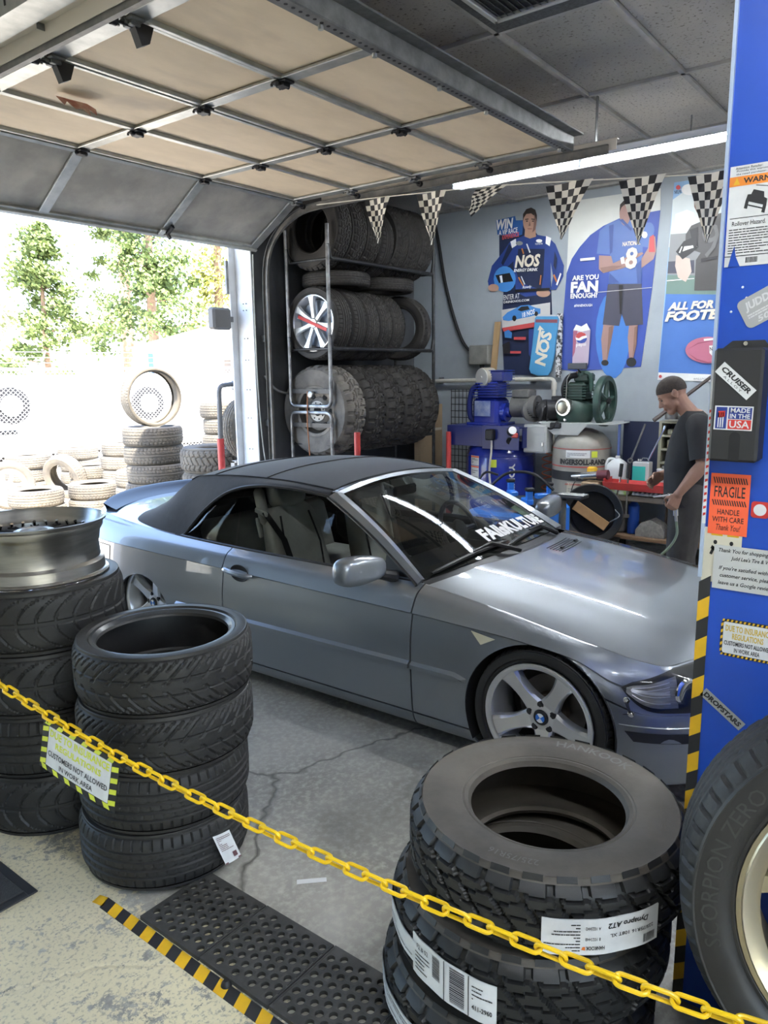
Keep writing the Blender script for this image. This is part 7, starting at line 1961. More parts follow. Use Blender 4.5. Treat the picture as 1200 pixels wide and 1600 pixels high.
# tires standing in the rack: axis along x
def rack_tire(key, x, yc, zc, lab, tilt=0.0, spin=0.0, name='tire'):
    t = thing(name, lab, 'tire' if name == 'tire' else 'wheel', group='tires on the corner rack')
    cm, tmh, R, rb, w = TIRES[key]
    t.matrix_world = T(x, yc, zc) @ rotm('Z', tilt) @ rotm('Y', pi/2) @ rotm('Z', spin)
    obj('casing', cm, t); obj('tread', tmh, t)
    return t
YC = (RYF+RYB)/2; half = (RYB-RYF)/2
def seat_z(R, zr): return zr+sqrt(R*R-half*half)+0.021
q = random.Random(11)
x = 5.335
row1 = ['rack_at', 'rack_at', 'rack_at', 'rack_rib', 'rack_at', 'rack_at', 'rack_at']
l1 = ['worn tire with no rim at the open end of the top rack shelf', 'all terrain tire second along the top rack shelf', 'all terrain tire third along the top rack shelf', 'ribbed highway tire in the middle of the top rack shelf', 'all terrain tire just after the ribbed one on the top rack shelf', 'all terrain tire second to last toward the wall on the top rack shelf', 'last all terrain tire toward the wall on the top rack shelf']
for k, key in enumerate(row1):
    R = TIRES[key][2]; w = TIRES[key][4]
    rack_tire(key, x, YC, seat_z(R, 2.79), l1[k], spin=q.uniform(0, 6)); x += w+0.008
x = 5.335
row2 = ['rack_lp', 'rack_rib', 'rack_at2', 'rack_at2', 'rack_at2']
tire_meshes('rack_at2', 0.335, 0.21, 0.20, tr_at, 36, 7, 28, 0.009, m_rub_rack, m_rub_rack)
l2 = ['wheel with a silver spoked rim and red sticker on the middle rack shelf', 'ribbed tire next to the silver wheel on the middle rack shelf', 'small block tire third along the middle rack shelf', 'small block tire fourth along the middle rack shelf', 'small block tire beside the empty gap on the middle rack shelf']
first = None
for k, key in enumerate(row2):
    R = TIRES[key][2]; w = TIRES[key][4]
    t = rack_tire(key, x, YC, seat_z(R, 1.99), l2[k], spin=q.uniform(0, 6), name='tire' if k else 'wheel'); x += w+0.008
    if k == 0: first = t
rack_tire('rack_rib', 6.66, YC, seat_z(0.34, 1.99), 'brown dusted tire turned to show its hollow on the middle rack shelf', tilt=radians(14), spin=1.0)
# silver spoked rim (local -z side faces the room)
def spoked_face(t, R, n, m_, w, zf=0.03, sticker=True):
    b = MB(); rim_barrel(b, R, w-0.02); o = b.build('rim', m_, t); o.matrix_basis = T(0, 0, w-0.006) @ rotm('X', pi)
    b = MB(); M = T(0, 0, zf) @ rotm('X', pi)
    b.lathe([(0, 0.01), (0.04, 0.008), (0.05, 0.0), (0.05, -0.04), (0, -0.04)], 28, M=M)
    sb = MB()
    for k in range(n): spoke_blade(sb, 2*pi*k/n, 0.035, R-0.012, 0.045, 0.085, -0.004, 0.008, 0.03, n=6)
    b.add(sb.v, sb.f, M=M)
    b.build('spokes', m_, t)
    b = MB(); b.lathe([(0, zf+0.07), (R-0.04, zf+0.07)], 32); b.build('shade_plate', mat('blue_grey_shadow_plate', (0.22, 0.25, 0.30), 0.5, 0.4), t)  # added disc, shade inside the rim put in as blue-grey colour
    if sticker:
        b = MB(); b.box((0, 0, zf-0.014), (R*1.5, 0.03, 0.002), M=rotm('Z', radians(115))); b.build('red_sticker', m_red, t)
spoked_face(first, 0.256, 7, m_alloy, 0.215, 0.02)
# two loose tires lying on top of the middle row
zt_ = seat_z(0.34, 1.99)+0.34
tire_meshes('rack_thin', 0.33, 0.215, 0.130, tr_fine, 48, 6, 24, 0.004, m_rub_rack, m_rub_rack)
place_tire('rack_thin', (5.70, YC, zt_+0.003), (0.0, 0.0, 0.4), 'smooth black tire lying flat over the silver wheel on the rack', 'tires on the corner rack')
place_tire('rack_thin', (6.42, YC, zt_+0.003), (0.0, 0.0, 1.4), 'black tire lying flat over the gap end of the middle rack shelf', 'tires on the corner rack')
x = 5.325
l3 = ['muddy off road wheel with steel rim at the end of the lowest rack shelf', 'chunky mud tire second along the lowest rack shelf', 'chunky mud tire third along the lowest rack shelf', 'chunky mud tire fourth along the lowest rack shelf', 'chunky mud tire nearest the wall on the lowest rack shelf']
for k in range(5):
    R = 0.435
    t = rack_tire('rack_mud' if k else 'rack_mud1', x, YC, seat_z(R, 1.09)-0.05, l3[k], spin=q.uniform(0, 6), name='tire' if k else 'wheel'); x += 0.315
    if k == 0:
        m_steelw = mat('dusty_steel_wheel', (0.22, 0.20, 0.175), 0.6, 0.4, c2=(0.13, 0.12, 0.105), sc=7)
        b = MB(); rim_barrel(b, 0.244, 0.27); b.build('rim', m_steelw, t).location = (0, 0, 0.02)
        b = MB(); b.lathe([(0.04, 0.10), (0.05, 0.062), (0.10, 0.06), (0.14, 0.085), (0.185, 0.075), (0.205, 0.10), (0.21, 0.14)], 40); b.build('wheel_disc', m_steelw, t)
        for j in range(6):
            a = 2*pi*j/6; b = MB(); b.cyl((0.152*cos(a), 0.152*sin(a), 0.076), (0.145*cos(a), 0.145*sin(a), 0.12), 0.026, n=16); b.build('hand_hole', m_gap, t)
        b = MB(); b.lathe([(0.045, 0.056), (0.098, 0.054), (0.103, 0.06)], 32); b.build('hub_flange', mat('pale_steel_flange', (0.42, 0.41, 0.39), 0.5, 0.5), t)
        for j in range(8):
            a = 2*pi*j/8; b = MB(); b.cyl((0.078*cos(a), 0.078*sin(a), 0.06), (0.078*cos(a), 0.078*sin(a), 0.052), 0.008, n=10); b.build('stud_hole', m_gap, t)
        b = MB(); b.cyl((0, 0, 0.054), (0, 0, 0.12), 0.047, n=24); b.build('hub_bore', m_gap, t)
# strap, dangling cord on the rack end
b = MB(); b.tube([(RX0-0.02, 4.98, 1.60), (RX0-0.03, 4.985, 1.3), (RX0-0.02, 4.97, 0.9), (RX0-0.02, 4.98, 0.55)], 0.006, 6); tag(b.build('orange_cord', mat('faded_orange_cord', (0.35, 0.14, 0.06), 0.7)), 'faded orange cord hanging down the end of the tire rack', 'cord')
b = MB(); b.lathe([(0.0, 0.03), (0.03, 0.02), (0.035, 0.0), (0.03, -0.02), (0, -0.03)], 20, M=T(RX0-0.025, 4.93, 1.57) @ rotm('Y', pi/2)); tag(b.build('clamp_knob', m_rackl), 'round steel clamp knob on the rack crossbar', 'clamp')
# air hose bulging from wall to rack
b = MB(); b.tube(smooth_pts([(5.12, 5.40, 1.75), (5.2, 5.33, 1.62), (5.3, 5.26, 1.58), (5.5, 5.3, 1.6)], 6), 0.012, 8); tag(b.build('grey_hose', m_galv_dk), 'short grey hose between the wall and the tire rack', 'hose')
# wooden panel and dark drum behind the rack end
m_card = mat('brown_cardboard', (0.34, 0.25, 0.15), 0.8, c2=(0.28, 0.20, 0.12), sc=4)
b = MB(); b.box((7.33, 5.0, 0.70), (0.5, 0.06, 1.38), M=None, b=0.004); o = b.build('cardboard_sheet', m_card); tag(o, 'brown cardboard sheet leaning in the corner past the rack', 'cardboard')
b = MB(); b.box((7.33, 4.968, 1.1), (0.46, 0.004, 0.03)); b.build('tape_strip', mat('pale_tape', (0.5, 0.45, 0.36), 0.5), o)

# red pipe posts
m_redp = mat('red_painted_pipe', (0.50, 0.045, 0.04), 0.45, c2=(0.42, 0.05, 0.045), sc=12)
for (x, y, zt2, lab) in ((5.235, 4.35, 1.235, 'red pipe post standing before the muddy wheel of the rack'), (6.755, 4.35, 1.135, 'red pipe post standing between the rack and the blue compressor')):
    t = thing('pipe_post', lab, 'post', (x, y, 0), group='red pipe posts')
    b = MB(); b.cyl((0, 0, 0.008), (0, 0, zt2), 0.028, n=16); b.build('pipe', m_redp, t)
    b = MB(); b.lathe([(0.0, zt2+0.006), (0.026, zt2+0.004), (0.029, zt2-0.02)], 16); b.build('cap', m_redp, t)
    b = MB(); b.box((0, 0, 0.005), (0.14, 0.14, 0.01), b=0.003); b.build('foot_plate', m_redp, t)
t = thing('pipe_stand', 'grey bent pipe in a red sleeve standing outside by the door jamb', 'stand', (4.86, 5.78, -0.02))
b = MB(); b.cyl((0, 0, 0.0), (0, 0, 1.17), 0.034, n=16); b.build('sleeve', m_redp, t)
b = MB(); b.tube(bend([(0, 0, 1.15), (0.015, 0, 1.68), (0.30, 0.05, 1.70)], 0.07), 0.024, 10); b.build('bent_pipe', m_grey_pl, t)
b = MB(); b.box((0.30, 0.05, 1.68), (0.12, 0.08, 0.10), b=0.01); b.build('end_block', m_galv_dk, t)
b = MB(); b.box((0, 0, 0.006), (0.14, 0.14, 0.012)); b.build('foot_plate', m_galv_dk, t)

# ------------------------------------------------------------------ tires outside
def ystack(x, y, keys, lab, grp, jit=0.02, seed=1, z0=-0.025, top=None):
    q = random.Random(seed); z = z0; n = len(keys); nms = ['lowest', 'second', 'third', 'fourth', 'fifth', 'sixth', 'seventh']
    for k, key in enumerate(keys):
        w = TIRES[key][4]
        pos = 'top tire' if k == n-1 else ('bottom tire' if k == 0 else nms[k]+' tire up')
        place_tire(key, (x+q.uniform(-jit, jit), y+q.uniform(-jit, jit), z), (0, 0, q.uniform(0, 6)), 'faded %s %s' % (pos, lab), grp); z += w+0.001
    return z
G = 'used tires piled in the yard'
ystack(4.74, 9.19, ['yard', 'yard'], 'of the low pair nearest the grass edge outside', G, seed=2)
ystack(5.47, 9.10, ['yard', 'yard'], 'of the low pair beside the loop pile outside', G, seed=3)
ystack(6.58, 10.99, ['yard', 'yard'], 'of the pair right of the slanted tire', G, seed=4)
ystack(6.98, 12.0, ['yard']*3, 'of the pile tucked against the fence', G, seed=5)
ystack(6.57, 10.05, ['yard']*4, 'of the dark pile standing behind the loop pile', G, seed=6)
z5 = ystack(5.12, 7.22, ['yard']*6, 'of the pile carrying the standing tire loop', G, seed=7)
ystack(5.64, 8.30, ['yard']*3, 'of the short pile between loop pile and low pair', G, seed=8)
ystack(5.27, 6.37, ['yard_lt']*4, 'of the big tire pile by the garage wall', G, seed=9)
ystack(6.62, 7.72, ['yard']*7, 'of the tall pile showing above the big tires', G, seed=13)
ystack(5.82, 11.5, ['yard', 'yard', 'yard'], 'of the sunlit pile before the fence post', G, seed=10)
ystack(4.05, 10.15, ['yard', 'yard'], 'of the pair left of the rimmed wheel outside', G, seed=12)
# loop standing on the pile
t = thing('tire', 'thin tire carcass standing upright as a loop on a yard pile', 'tire', group=G)
t.matrix_world = T(5.12, 7.22, z5+0.318) @ rotm('Z', radians(80)) @ rotm('Y', pi/2) @ T(0, 0, -0.1)
cm, tmh, *_ = TIRES['loop']; obj('casing', cm, t); obj('tread', tmh, t)
t = thing('tire', 'dark tire propped on a crate against the garage wall outside the jamb', 'tire', group=G)
t.matrix_world = T(5.28, 5.80, 0.90+0.325) @ rotm('Z', radians(90)) @ rotm('Y', pi/2) @ T(0, 0, -0.1); cm, tmh, *_ = TIRES['yard']; obj('casing', cm, t); obj('tread', tmh, t)
t = thing('crate', 'weathered grey crate under the propped tire outside', 'crate', (5.30, 5.80, -0.025))
for sx in (-1, 1):
    for sy in (-1, 1):
        b = MB(); b.box((sx*0.17, sy*0.10, 0.46), (0.04, 0.04, 0.92)); b.build('leg', m_board_gr, t)
for sy in (-1, 1):
    for k in range(5):
        b = MB(); b.box((0, sy*0.128, 0.10+0.185*k), (0.38, 0.016, 0.12)); b.build('slat', m_board_gr, t)
for k in range(3):
    b = MB(); b.box((0, -0.085+0.085*k, 0.915), (0.38, 0.07, 0.02)); b.build('slat', m_board_gr, t)
t = thing('tire', 'slanted tire leaning between two yard piles', 'tire', group=G)
t.matrix_world = T(5.88, 10.55, 0.31) @ rotm('Z', radians(20)) @ rotm('Y', pi/2-0.25) @ T(0, 0, -0.1); cm, tmh, *_ = TIRES['yard']; obj('casing', cm, t); obj('tread', tmh, t)
t = thing('wheel', 'used wheel with a silver rim leaning on the yard tires', 'wheel')
t.matrix_world = T(4.90, 10.25, 0.32) @ rotm('Z', radians(-20)) @ rotm('X', pi/2-0.2) @ T(0, 0, -0.1); obj('casing', cm, t); obj('tread', tmh, t)
b = MB(); rim_barrel(b, 0.215, 0.19); b.build('rim', m_alloy, t)
b = MB(); b.lathe([(0, 0.17), (0.05, 0.17), (0.06, 0.15), (0, 0.14)], 24)
for k in range(5): spoke_blade(b, 2*pi*k/5, 0.04, 0.20, 0.06, 0.07, 0.165, 0.185, 0.04)
b.build('spokes', m_alloy, t)
for k, (x, y) in enumerate(((4.25, 8.95), (4.62, 8.72), (5.08, 8.68), (4.0, 9.5), (5.5, 8.66), (3.8, 9.0))):
    q = random.Random(40+k); b = MB()
    for j in range(120):
        a = q.uniform(0, 6.3); r = q.uniform(0, 0.22); h = q.uniform(0.04, 0.12); p = Vector((x+r*cos(a), y+r*0.5*sin(a), -0.03)); d = Vector((q.uniform(-0.03, 0.03), q.uniform(-0.03, 0.03), h)); s = Vector((q.uniform(-1, 1), q.uniform(-1, 1), 0)).normalized()*0.006
        b.add([p-s, p+s, p+d], [(0, 1, 2)])
    o = b.build('grass_tuft', m_leaf3 if k % 2 else m_leaf1, recalc=False, smooth=False); o['kind'] = 'stuff'; tag(o, 'small tuft of %s grass at the foot of the yard tires' % ('dry yellow' if k % 2 else 'fresh green'), 'grass', 'grass tufts in the yard')
# ------------------------------------------------------------------ posters
PC = dict(navy=(0.014, 0.022, 0.06), blue=(0.03, 0.11, 0.34), suit=(0.022, 0.05, 0.21), black=(0.012, 0.012, 0.014), white=(0.72, 0.72, 0.70), blue2=(0.05, 0.20, 0.50), skin=(0.42, 0.25, 0.18), skin2=(0.30, 0.18, 0.155), skin3=(0.52, 0.42, 0.36), hair=(0.03, 0.022, 0.018), redt=(0.62, 0.10, 0.09), cream=(0.68, 0.62, 0.50), pale=(0.50, 0.49, 0.47), redp=(0.45, 0.06, 0.06), redp2=(0.45, 0.13, 0.13), cyan=(0.06, 0.26, 0.48), shade=(0.20, 0.115, 0.09), lip=(0.28, 0.12, 0.10), orange=(0.5, 0.16, 0.04), jshade=(0.035, 0.07, 0.22), pinkd2=(0.24, 0.06, 0.10), silver=(0.45, 0.47, 0.5), redd=(0.20, 0.06, 0.08), pale2=(0.55, 0.56, 0.52), royal=(0.032, 0.065, 0.29), azure=(0.045, 0.16, 0.45), char=(0.05, 0.05, 0.075), jersey=(0.07, 0.13, 0.34), silver2=(0.42, 0.34, 0.42), pinkd=(0.32, 0.10, 0.16), sky=(0.25, 0.42, 0.62), skyw=(0.55, 0.60, 0.60), grey=(0.22, 0.23, 0.23), green=(0.13, 0.20, 0.17), medblue=(0.06, 0.15, 0.41), char2=(0.055, 0.052, 0.052), greyl=(0.11, 0.11, 0.11), pink=(0.40, 0.13, 0.19))
def pmt(c): return mat('print_'+c, PC[c], 0.42, spec=0.4, c2=tuple(min(1, v*1.22+0.006) for v in PC[c]), sc=1.6, thr=(0.3, 0.75))
def poster(name, lab, cat, art, xb, th=0.006, step=0.0007):
    t = thing(name, lab, cat, (0, 0, 0))
    off = xb
    for k, it in enumerate(art):
        b = MB(); off -= step
        if it[0] == 'p':
            pts = it[3]; n = len(pts)
            if k == 0:
                b.add([(off, y, z) for y, z in pts]+[(off+th, y, z) for y, z in pts], [tuple(range(n)), tuple(range(n, 2*n))[::-1]]+[(i, (i+1) % n, n+(i+1) % n, n+i) for i in range(n)])
            else: b.add([(off, y, z) for y, z in pts], [tuple(range(n))])
        else:
            _, nm, c, s, cy, cz, w, h, rot, bold, shear = it
            put_text(b, s, lambda x, y: (off, -x, y), -cy, cz, w=w, h=h, bold=bold, shear=shear, rot=rot)
        b.build(it[1], pmt(it[2]), t, recalc=False, smooth=False)
    return t
poster('driver_standee', 'cut out cardboard display of a racing driver in a blue suit fixed to the wall', 'poster', ART_DRIVER, XW-0.010)
poster('can_standee', 'blue energy drink can cut out display leaning beside the racing driver', 'poster', ART_CAN, XW-0.085, 0.03)
poster('player_poster', 'large blue poster of a ball player in jersey and shorts asking about fans', 'poster', ART_PLAYER, XW-0.006)
poster('football_poster', 'tall poster of a smiling athlete in black above a pink football', 'poster', ART_FOOTBALL, XW-0.006)
m_wood = mat('bare_pine_wood', (0.42, 0.29, 0.15), 0.7, c2=(0.34, 0.22, 0.11), sc=6, stretch=(1, 1, 0.15))
b = MB(); b.box((7.568, 4.255, 2.00), (0.02, 0.07, 0.60), M=None); b.v = [(v[0], v[1]+(v[2]-2.02)*-0.09+0.0, v[2]) for v in b.v]; tag(b.build('wood_batten', m_wood), 'pale wooden batten propping the racing driver display', 'batten')
# black and white patterned carton strip hanging under the blue poster's edge
b = MB(); b.box((7.60, 3.505, 2.02), (0.03, 0.055, 0.66)); tag(b.build('patterned_strip', mat('black_white_pattern', (0.03, 0.03, 0.03), 0.5, c2=(0.6, 0.6, 0.6), sc=30, thr=(0.48, 0.52))), 'black and white patterned cardboard strip beside the drink can display', 'strip')

# ------------------------------------------------------------------ wall services
m_pvc = mat('cream_pipe', (0.62, 0.60, 0.53), 0.5, c2=(0.50, 0.48, 0.42), sc=8)
b = MB(); b.tube(bend([(7.56, 5.30, 1.655), (7.56, 3.535, 1.675), (7.56, 3.535, 0.75)], 0.05), 0.022, 10); o = b.build('air_pipe', m_pvc); tag(o, 'cream painted air pipe running along the wall above the compressors', 'pipe')
for y in (5.0, 4.4, 3.8):
    b = MB(); b.box((7.605, y, 1.665), (0.066, 0.03, 0.07)); b.build('pipe_clip', m_galv_dk, o)
b = MB(); b.lathe([(0.022, -0.04), (0.03, -0.04), (0.03, 0.04), (0.022, 0.04)], 16, M=T(7.56, 3.535, 1.60)); b.build('coupling', m_pvc, o)
b = MB(); b.box((7.56, 4.43, 1.945), (0.15, 0.25, 0.215), b=0.01); o = b.build('junction_box', mat('dusty_grey_box', (0.20, 0.20, 0.18), 0.7, c2=(0.14, 0.14, 0.13), sc=8)); tag(o, 'dusty grey electrical junction box on the wall by the racing driver', 'electrical box')
b = MB(); b.box((7.482, 4.415, 1.945), (0.008, 0.21, 0.17), b=0.003); b.build('cover_plate', MATS['dusty_grey_box'], o)
b = MB(); b.cyl((7.55, 4.415, 1.84), (7.52, 4.40, 1.74), 0.03, 0.02, 12); b.build('gland', m_iron, o)
b = MB(); b.tube(smooth_pts([(7.60, 5.10, 3.50), (7.60, 5.03, 3.2), (7.60, 4.95, 2.8), (7.60, 4.83, 2.4), (7.60, 4.70, 2.1), (7.60, 4.56, 1.96)], 5), 0.017, 8); tag(b.build('wall_cable', m_iron), 'thick black cable drooping down the wall to the junction box', 'cable')
b = MB(); b.cyl((7.615, 3.30, 1.15), (7.615, 3.30, 1.75), 0.016, n=10); tag(b.build('copper_pipe', mat('old_copper', (0.22, 0.10, 0.06), 0.5, 0.6)), 'short old copper pipe under the blue poster', 'pipe')

t = thing('wire_panel', 'black wire grid panel leaning on the wall behind the blue compressor', 'panel', (7.58, 4.66, 0.0))
for k in range(8):
    b = MB(); b.tube([(0, -0.18+0.052*k, 0.55), (0, -0.18+0.052*k, 1.56)], 0.004, 5); b.build('wire', m_iron, t)
for k in range(14):
    b = MB(); b.tube([(0, -0.19, 0.56+0.075*k), (0, 0.19, 0.56+0.075*k)], 0.004, 5); b.build('wire', m_iron, t)
b = MB(); b.box((0.02, 0, 0.28), (0.05, 0.36, 0.56)); b.build('lower_board', m_card, t)
# ------------------------------------------------------------------ blue compressor
m_cblue = mat('compressor_blue', (0.012, 0.025, 0.24), 0.25, coat=0.5)
m_cblue2 = mat('compressor_dark_blue', (0.010, 0.018, 0.12), 0.4)
m_gmetal = mat('grey_cast_metal', (0.16, 0.155, 0.145), 0.55, 0.4, c2=(0.10, 0.10, 0.095), sc=9)
m_steel = mat('bright_steel', (0.60, 0.60, 0.59), 0.25, 0.9)
m_gbox = mat('grey_enamel_box', (0.36, 0.37, 0.36), 0.5)
m_lblw = mat('label_white', (0.70, 0.70, 0.68), 0.5); m_lbly = mat('label_lime', (0.60, 0.68, 0.06), 0.5)
def tank_label(parent, R, a0, a1, z0, z1, m_, name='label'):
    b = MB(); b.grid(lambda u, v: ((R+0.003)*cos(radians(lerp(a0, a1, u))), (R+0.003)*sin(radians(lerp(a0, a1, u))), lerp(z0, z1, v)), frange(0, 1, 8), [0, 1]); return b.build(name, m_, parent, recalc=False)
def tank_text(parent, s, R, a_mid, z, h, m_, bold=0.03, vertical=False, wid=None):
    vs, fs, tw, th = text_geo(s, 1.0, bold); k = h/th; kx = (wid/tw) if wid else k; b = MB(); out = []
    for (x, y, _) in vs:
        if vertical: a = radians(a_mid)-(-y*k)/R*1.0; zz = z+x*kx; a = radians(a_mid)+(-y*k)/R*-1.0
        else: a = radians(a_mid)+(x*kx)/R; zz = z+y*k
        out.append(((R+0.005)*cos(a), (R+0.005)*sin(a), zz))
    b.add(out, fs); return b.build('lettering', m_, parent, recalc=False)
CX, CY = 7.12, 3.92
c1 = thing('air_compressor', 'tall dark blue upright air compressor with pump and motor on top', 'compressor', (CX, CY, 0))
R = 0.365
b = MB(); b.lathe([(0.0, 0.16), (0.2, 0.17), (0.31, 0.21), (R, 0.30), (R, 0.88), (R-0.004, 0.89), (R, 0.90), (R-0.02, 0.96), (0.28, 1.03), (0.14, 1.075), (0.0, 1.085)], 56); b.build('tank', m_cblue, c1)
for k in range(3):
    a = radians(30+120*k); b = MB(); b.box((0.27*cos(a), 0.27*sin(a), 0.11), (0.07, 0.07, 0.22), b=0.01); b.build('leg', m_cblue, c1)
b = MB(); b.box((-0.05, 0.03, 1.20), (0.52, 0.90, 0.012), b=0.003); b.box((-0.31, 0.25, 1.10), (0.012, 0.46, 0.21), b=0.002); b.box((-0.36, -0.19, 1.10), (0.012, 0.42, 0.24), b=0.002); b.box((-0.05, 0.475, 1.10), (0.52, 0.012, 0.20)); b.box((-0.05, -0.41, 1.10), (0.52, 0.012, 0.20)); b.build('platform', m_cblue2, c1)
# pump
b = MB(); b.box((-0.05, 0.10, 1.345), (0.28, 0.30, 0.28), b=0.03); b.box((-0.05, 0.10, 1.22), (0.34, 0.40, 0.03), b=0.005); b.build('crankcase', m_cblue, c1)
for k in range(6):
    b = MB(); b.box((-0.05, 0.09, 1.50+0.028*k), (0.30-0.01*k, 0.33-0.012*k, 0.010), b=0.003); b.build('cooling_fin', m_cblue, c1)
b = MB(); b.box((-0.05, 0.09, 1.57), (0.22, 0.25, 0.18), b=0.02); b.build('cylinder_block', m_cblue, c1)
b = MB(); b.box((-0.03, 0.0, 1.715), (0.22, 0.18, 0.12), b=0.02); b.build('cylinder_head', m_cblue, c1)
for k in range(5):
    b = MB(); b.box((-0.03, 0.0, 1.67+0.025*k), (0.24, 0.20, 0.006)); b.build('cooling_fin', m_cblue, c1)
b = MB(); b.cyl((-0.05, -0.05, 1.34), (-0.05, -0.10, 1.34), 0.10, n=28); b.cyl((-0.05, -0.10, 1.34), (-0.05, -0.14, 1.34), 0.055, n=24); b.build('bearing_cover', m_cblue, c1)
b = MB(); b.box((-0.196, 0.12, 1.38), (0.006, 0.19, 0.16), b=0.002); b.build('name_plate', mat('worn_blue_plate', (0.12, 0.16, 0.36), 0.4, 0.3, c2=(0.3, 0.34, 0.45), sc=14), c1)
b = MB(); b.lathe([(0.0, 0.0), (0.095, 0.0), (0.100, 0.01), (0.100, 0.14), (0.09, 0.15), (0, 0.15)], 36, M=T(-0.16, 0.155, 1.70) @ rotm('Z', radians(-18)) @ rotm('Y', pi/2)); f = b.build('air_filter', mat('tan_filter_can', (0.36, 0.33, 0.27), 0.6), c1)
b = MB(); b.lathe([(0.0, -0.010), (0.012, -0.010), (0.014, -0.004), (0.09, -0.004), (0.096, 0.002)], 36, M=T(-0.162, 0.155, 1.70) @ rotm('Z', radians(-18)) @ rotm('Y', pi/2)); b.build('filter_cap', mat('white_filter_cap', (0.66, 0.66, 0.63), 0.35, 0.4), f)
b = MB(); b.tube(smooth_pts([(-0.12, 0.22, 1.62), (-0.14, 0.28, 1.56), (-0.14, 0.31, 1.42), (-0.13, 0.30, 1.28), (-0.10, 0.24, 1.24)], 5), 0.03, 10); b.build('intake_hose', m_cblue2, c1)
b = MB(); b.cyl((0.0, -0.15, 1.40), (0.0, -0.42, 1.40), 0.115, n=28); b.box((0.0, -0.26, 1.53), (0.18, 0.20, 0.09), b=0.015); mo = b.build('motor', m_gmetal, c1)
b = MB(); b.lathe([(0.0, 0.012), (0.09, 0.008), (0.125, 0.0), (0.125, -0.05)], 28, M=T(-0.04, -0.40, 1.37) @ rotm('Z', radians(-40)) @ rotm('X', pi/2)); b.build('fan_cover', m_gmetal, mo)
for k in range(9):
    b = MB(); w = sqrt(max(0, 0.085**2-(0.019*(k-4))**2)); b.box((0, 0.0, 0.014), (2*w, 0.007, 0.004), M=T(-0.04, -0.40, 1.37) @ rotm('Z', radians(-40)) @ rotm('X', pi/2) @ T(0, 0.019*(k-4), 0)); b.build('fan_slot', m_gap, mo)
b = MB(); b.box((-0.38, -0.09, 1.13), (0.10, 0.09, 0.11), b=0.012); b.build('pressure_switch', m_iron, c1)
b = MB(); b.tube(smooth_pts([(-0.38, -0.10, 1.08), (-0.385, -0.10, 0.95), (-0.385, -0.08, 0.75), (-0.38, -0.10, 0.55)], 5), 0.011, 8); b.build('drain_hose', m_pvc, c1)
b = MB(); b.cyl((-0.33, -0.30, 1.16), (-0.39, -0.34, 1.18), 0.05, n=20); b.cyl((-0.33, -0.28, 1.08), (-0.37, -0.30, 1.07), 0.035, n=16); g = b.build('gauge', m_iron, c1)
b = MB(); b.box((-0.38, -0.36, 1.13), (0.03, 0.07, 0.05), b=0.01); b.build('red_valve', m_redp, g)
b = MB(); b.cyl((-0.392, -0.342, 1.181), (-0.396, -0.345, 1.183), 0.04, n=20); b.build('gauge_face', m_lblw, g)
for z0, z1 in ((0.80, 0.90), (0.66, 0.795), (0.52, 0.655)):
    l = tank_label(c1, R, 152, 171, z0, z1, m_lblw); bb = MB(); q = random.Random(int(z0*100)); fake_lines(bb, lambda u, v: ((R+0.005)*cos(radians(lerp(153, 170, u))), (R+0.005)*sin(radians(lerp(153, 170, u))), v), 0.05, 0.95, [lerp(z0+0.02, z1-0.03, k/4) for k in range(5)], 0.008, q); bb.build('label_print', m_ink_g, l, recalc=False)
    tank_label(c1, R+0.0015, 152, 171, z1-0.018, z1-0.004, m_orange, 'label_header')
tank_label(c1, R, 190, 202, 0.79, 0.87, m_lbly)
tank_text(c1, 'QUINCY', R, 226, 0.62, 0.075, m_lblw, 0.04, vertical=True, wid=0.42)
t = thing('switch_box', 'grey enamel magnetic starter box fixed between the two compressors', 'electrical box', (6.98, 3.42, 1.09))
b = MB(); b.box((0, 0, 0), (0.16, 0.25, 0.28), b=0.008); b.build('body', m_gbox, t)
b = MB(); b.box((-0.082, 0, 0), (0.006, 0.22, 0.25), b=0.003); b.build('cover', m_gbox, t)
b = MB(); b.box((-0.09, -0.09, -0.05), (0.012, 0.02, 0.04), b=0.004); b.build('latch', m_steel, t)
b = MB(); b.box((0.0, 0.13, 0.0), (0.05, 0.14, 0.04)); b.build('bracket', m_galv_dk, t)
b = MB(); b.tube(smooth_pts([(7.08, 3.50, 1.38), (7.05, 3.44, 1.42), (7.02, 3.40, 1.36), (7.0, 3.42, 1.24)], 5), 0.02, 8); tag(b.build('power_cable', m_iron), 'thick black cable from the motor into the starter box', 'cable')
b = MB(); pts = []
for k in range(90):
    a = k*0.7; pts.append((7.30+0.05*cos(a), 3.47+0.05*sin(a), 0.95-0.0085*k))
b.tube(pts, 0.006, 6); tag(b.build('coiled_air_hose', mat('orange_hose', (0.62, 0.13, 0.04), 0.5)), 'coiled orange air hose hanging behind the starter box', 'hose')
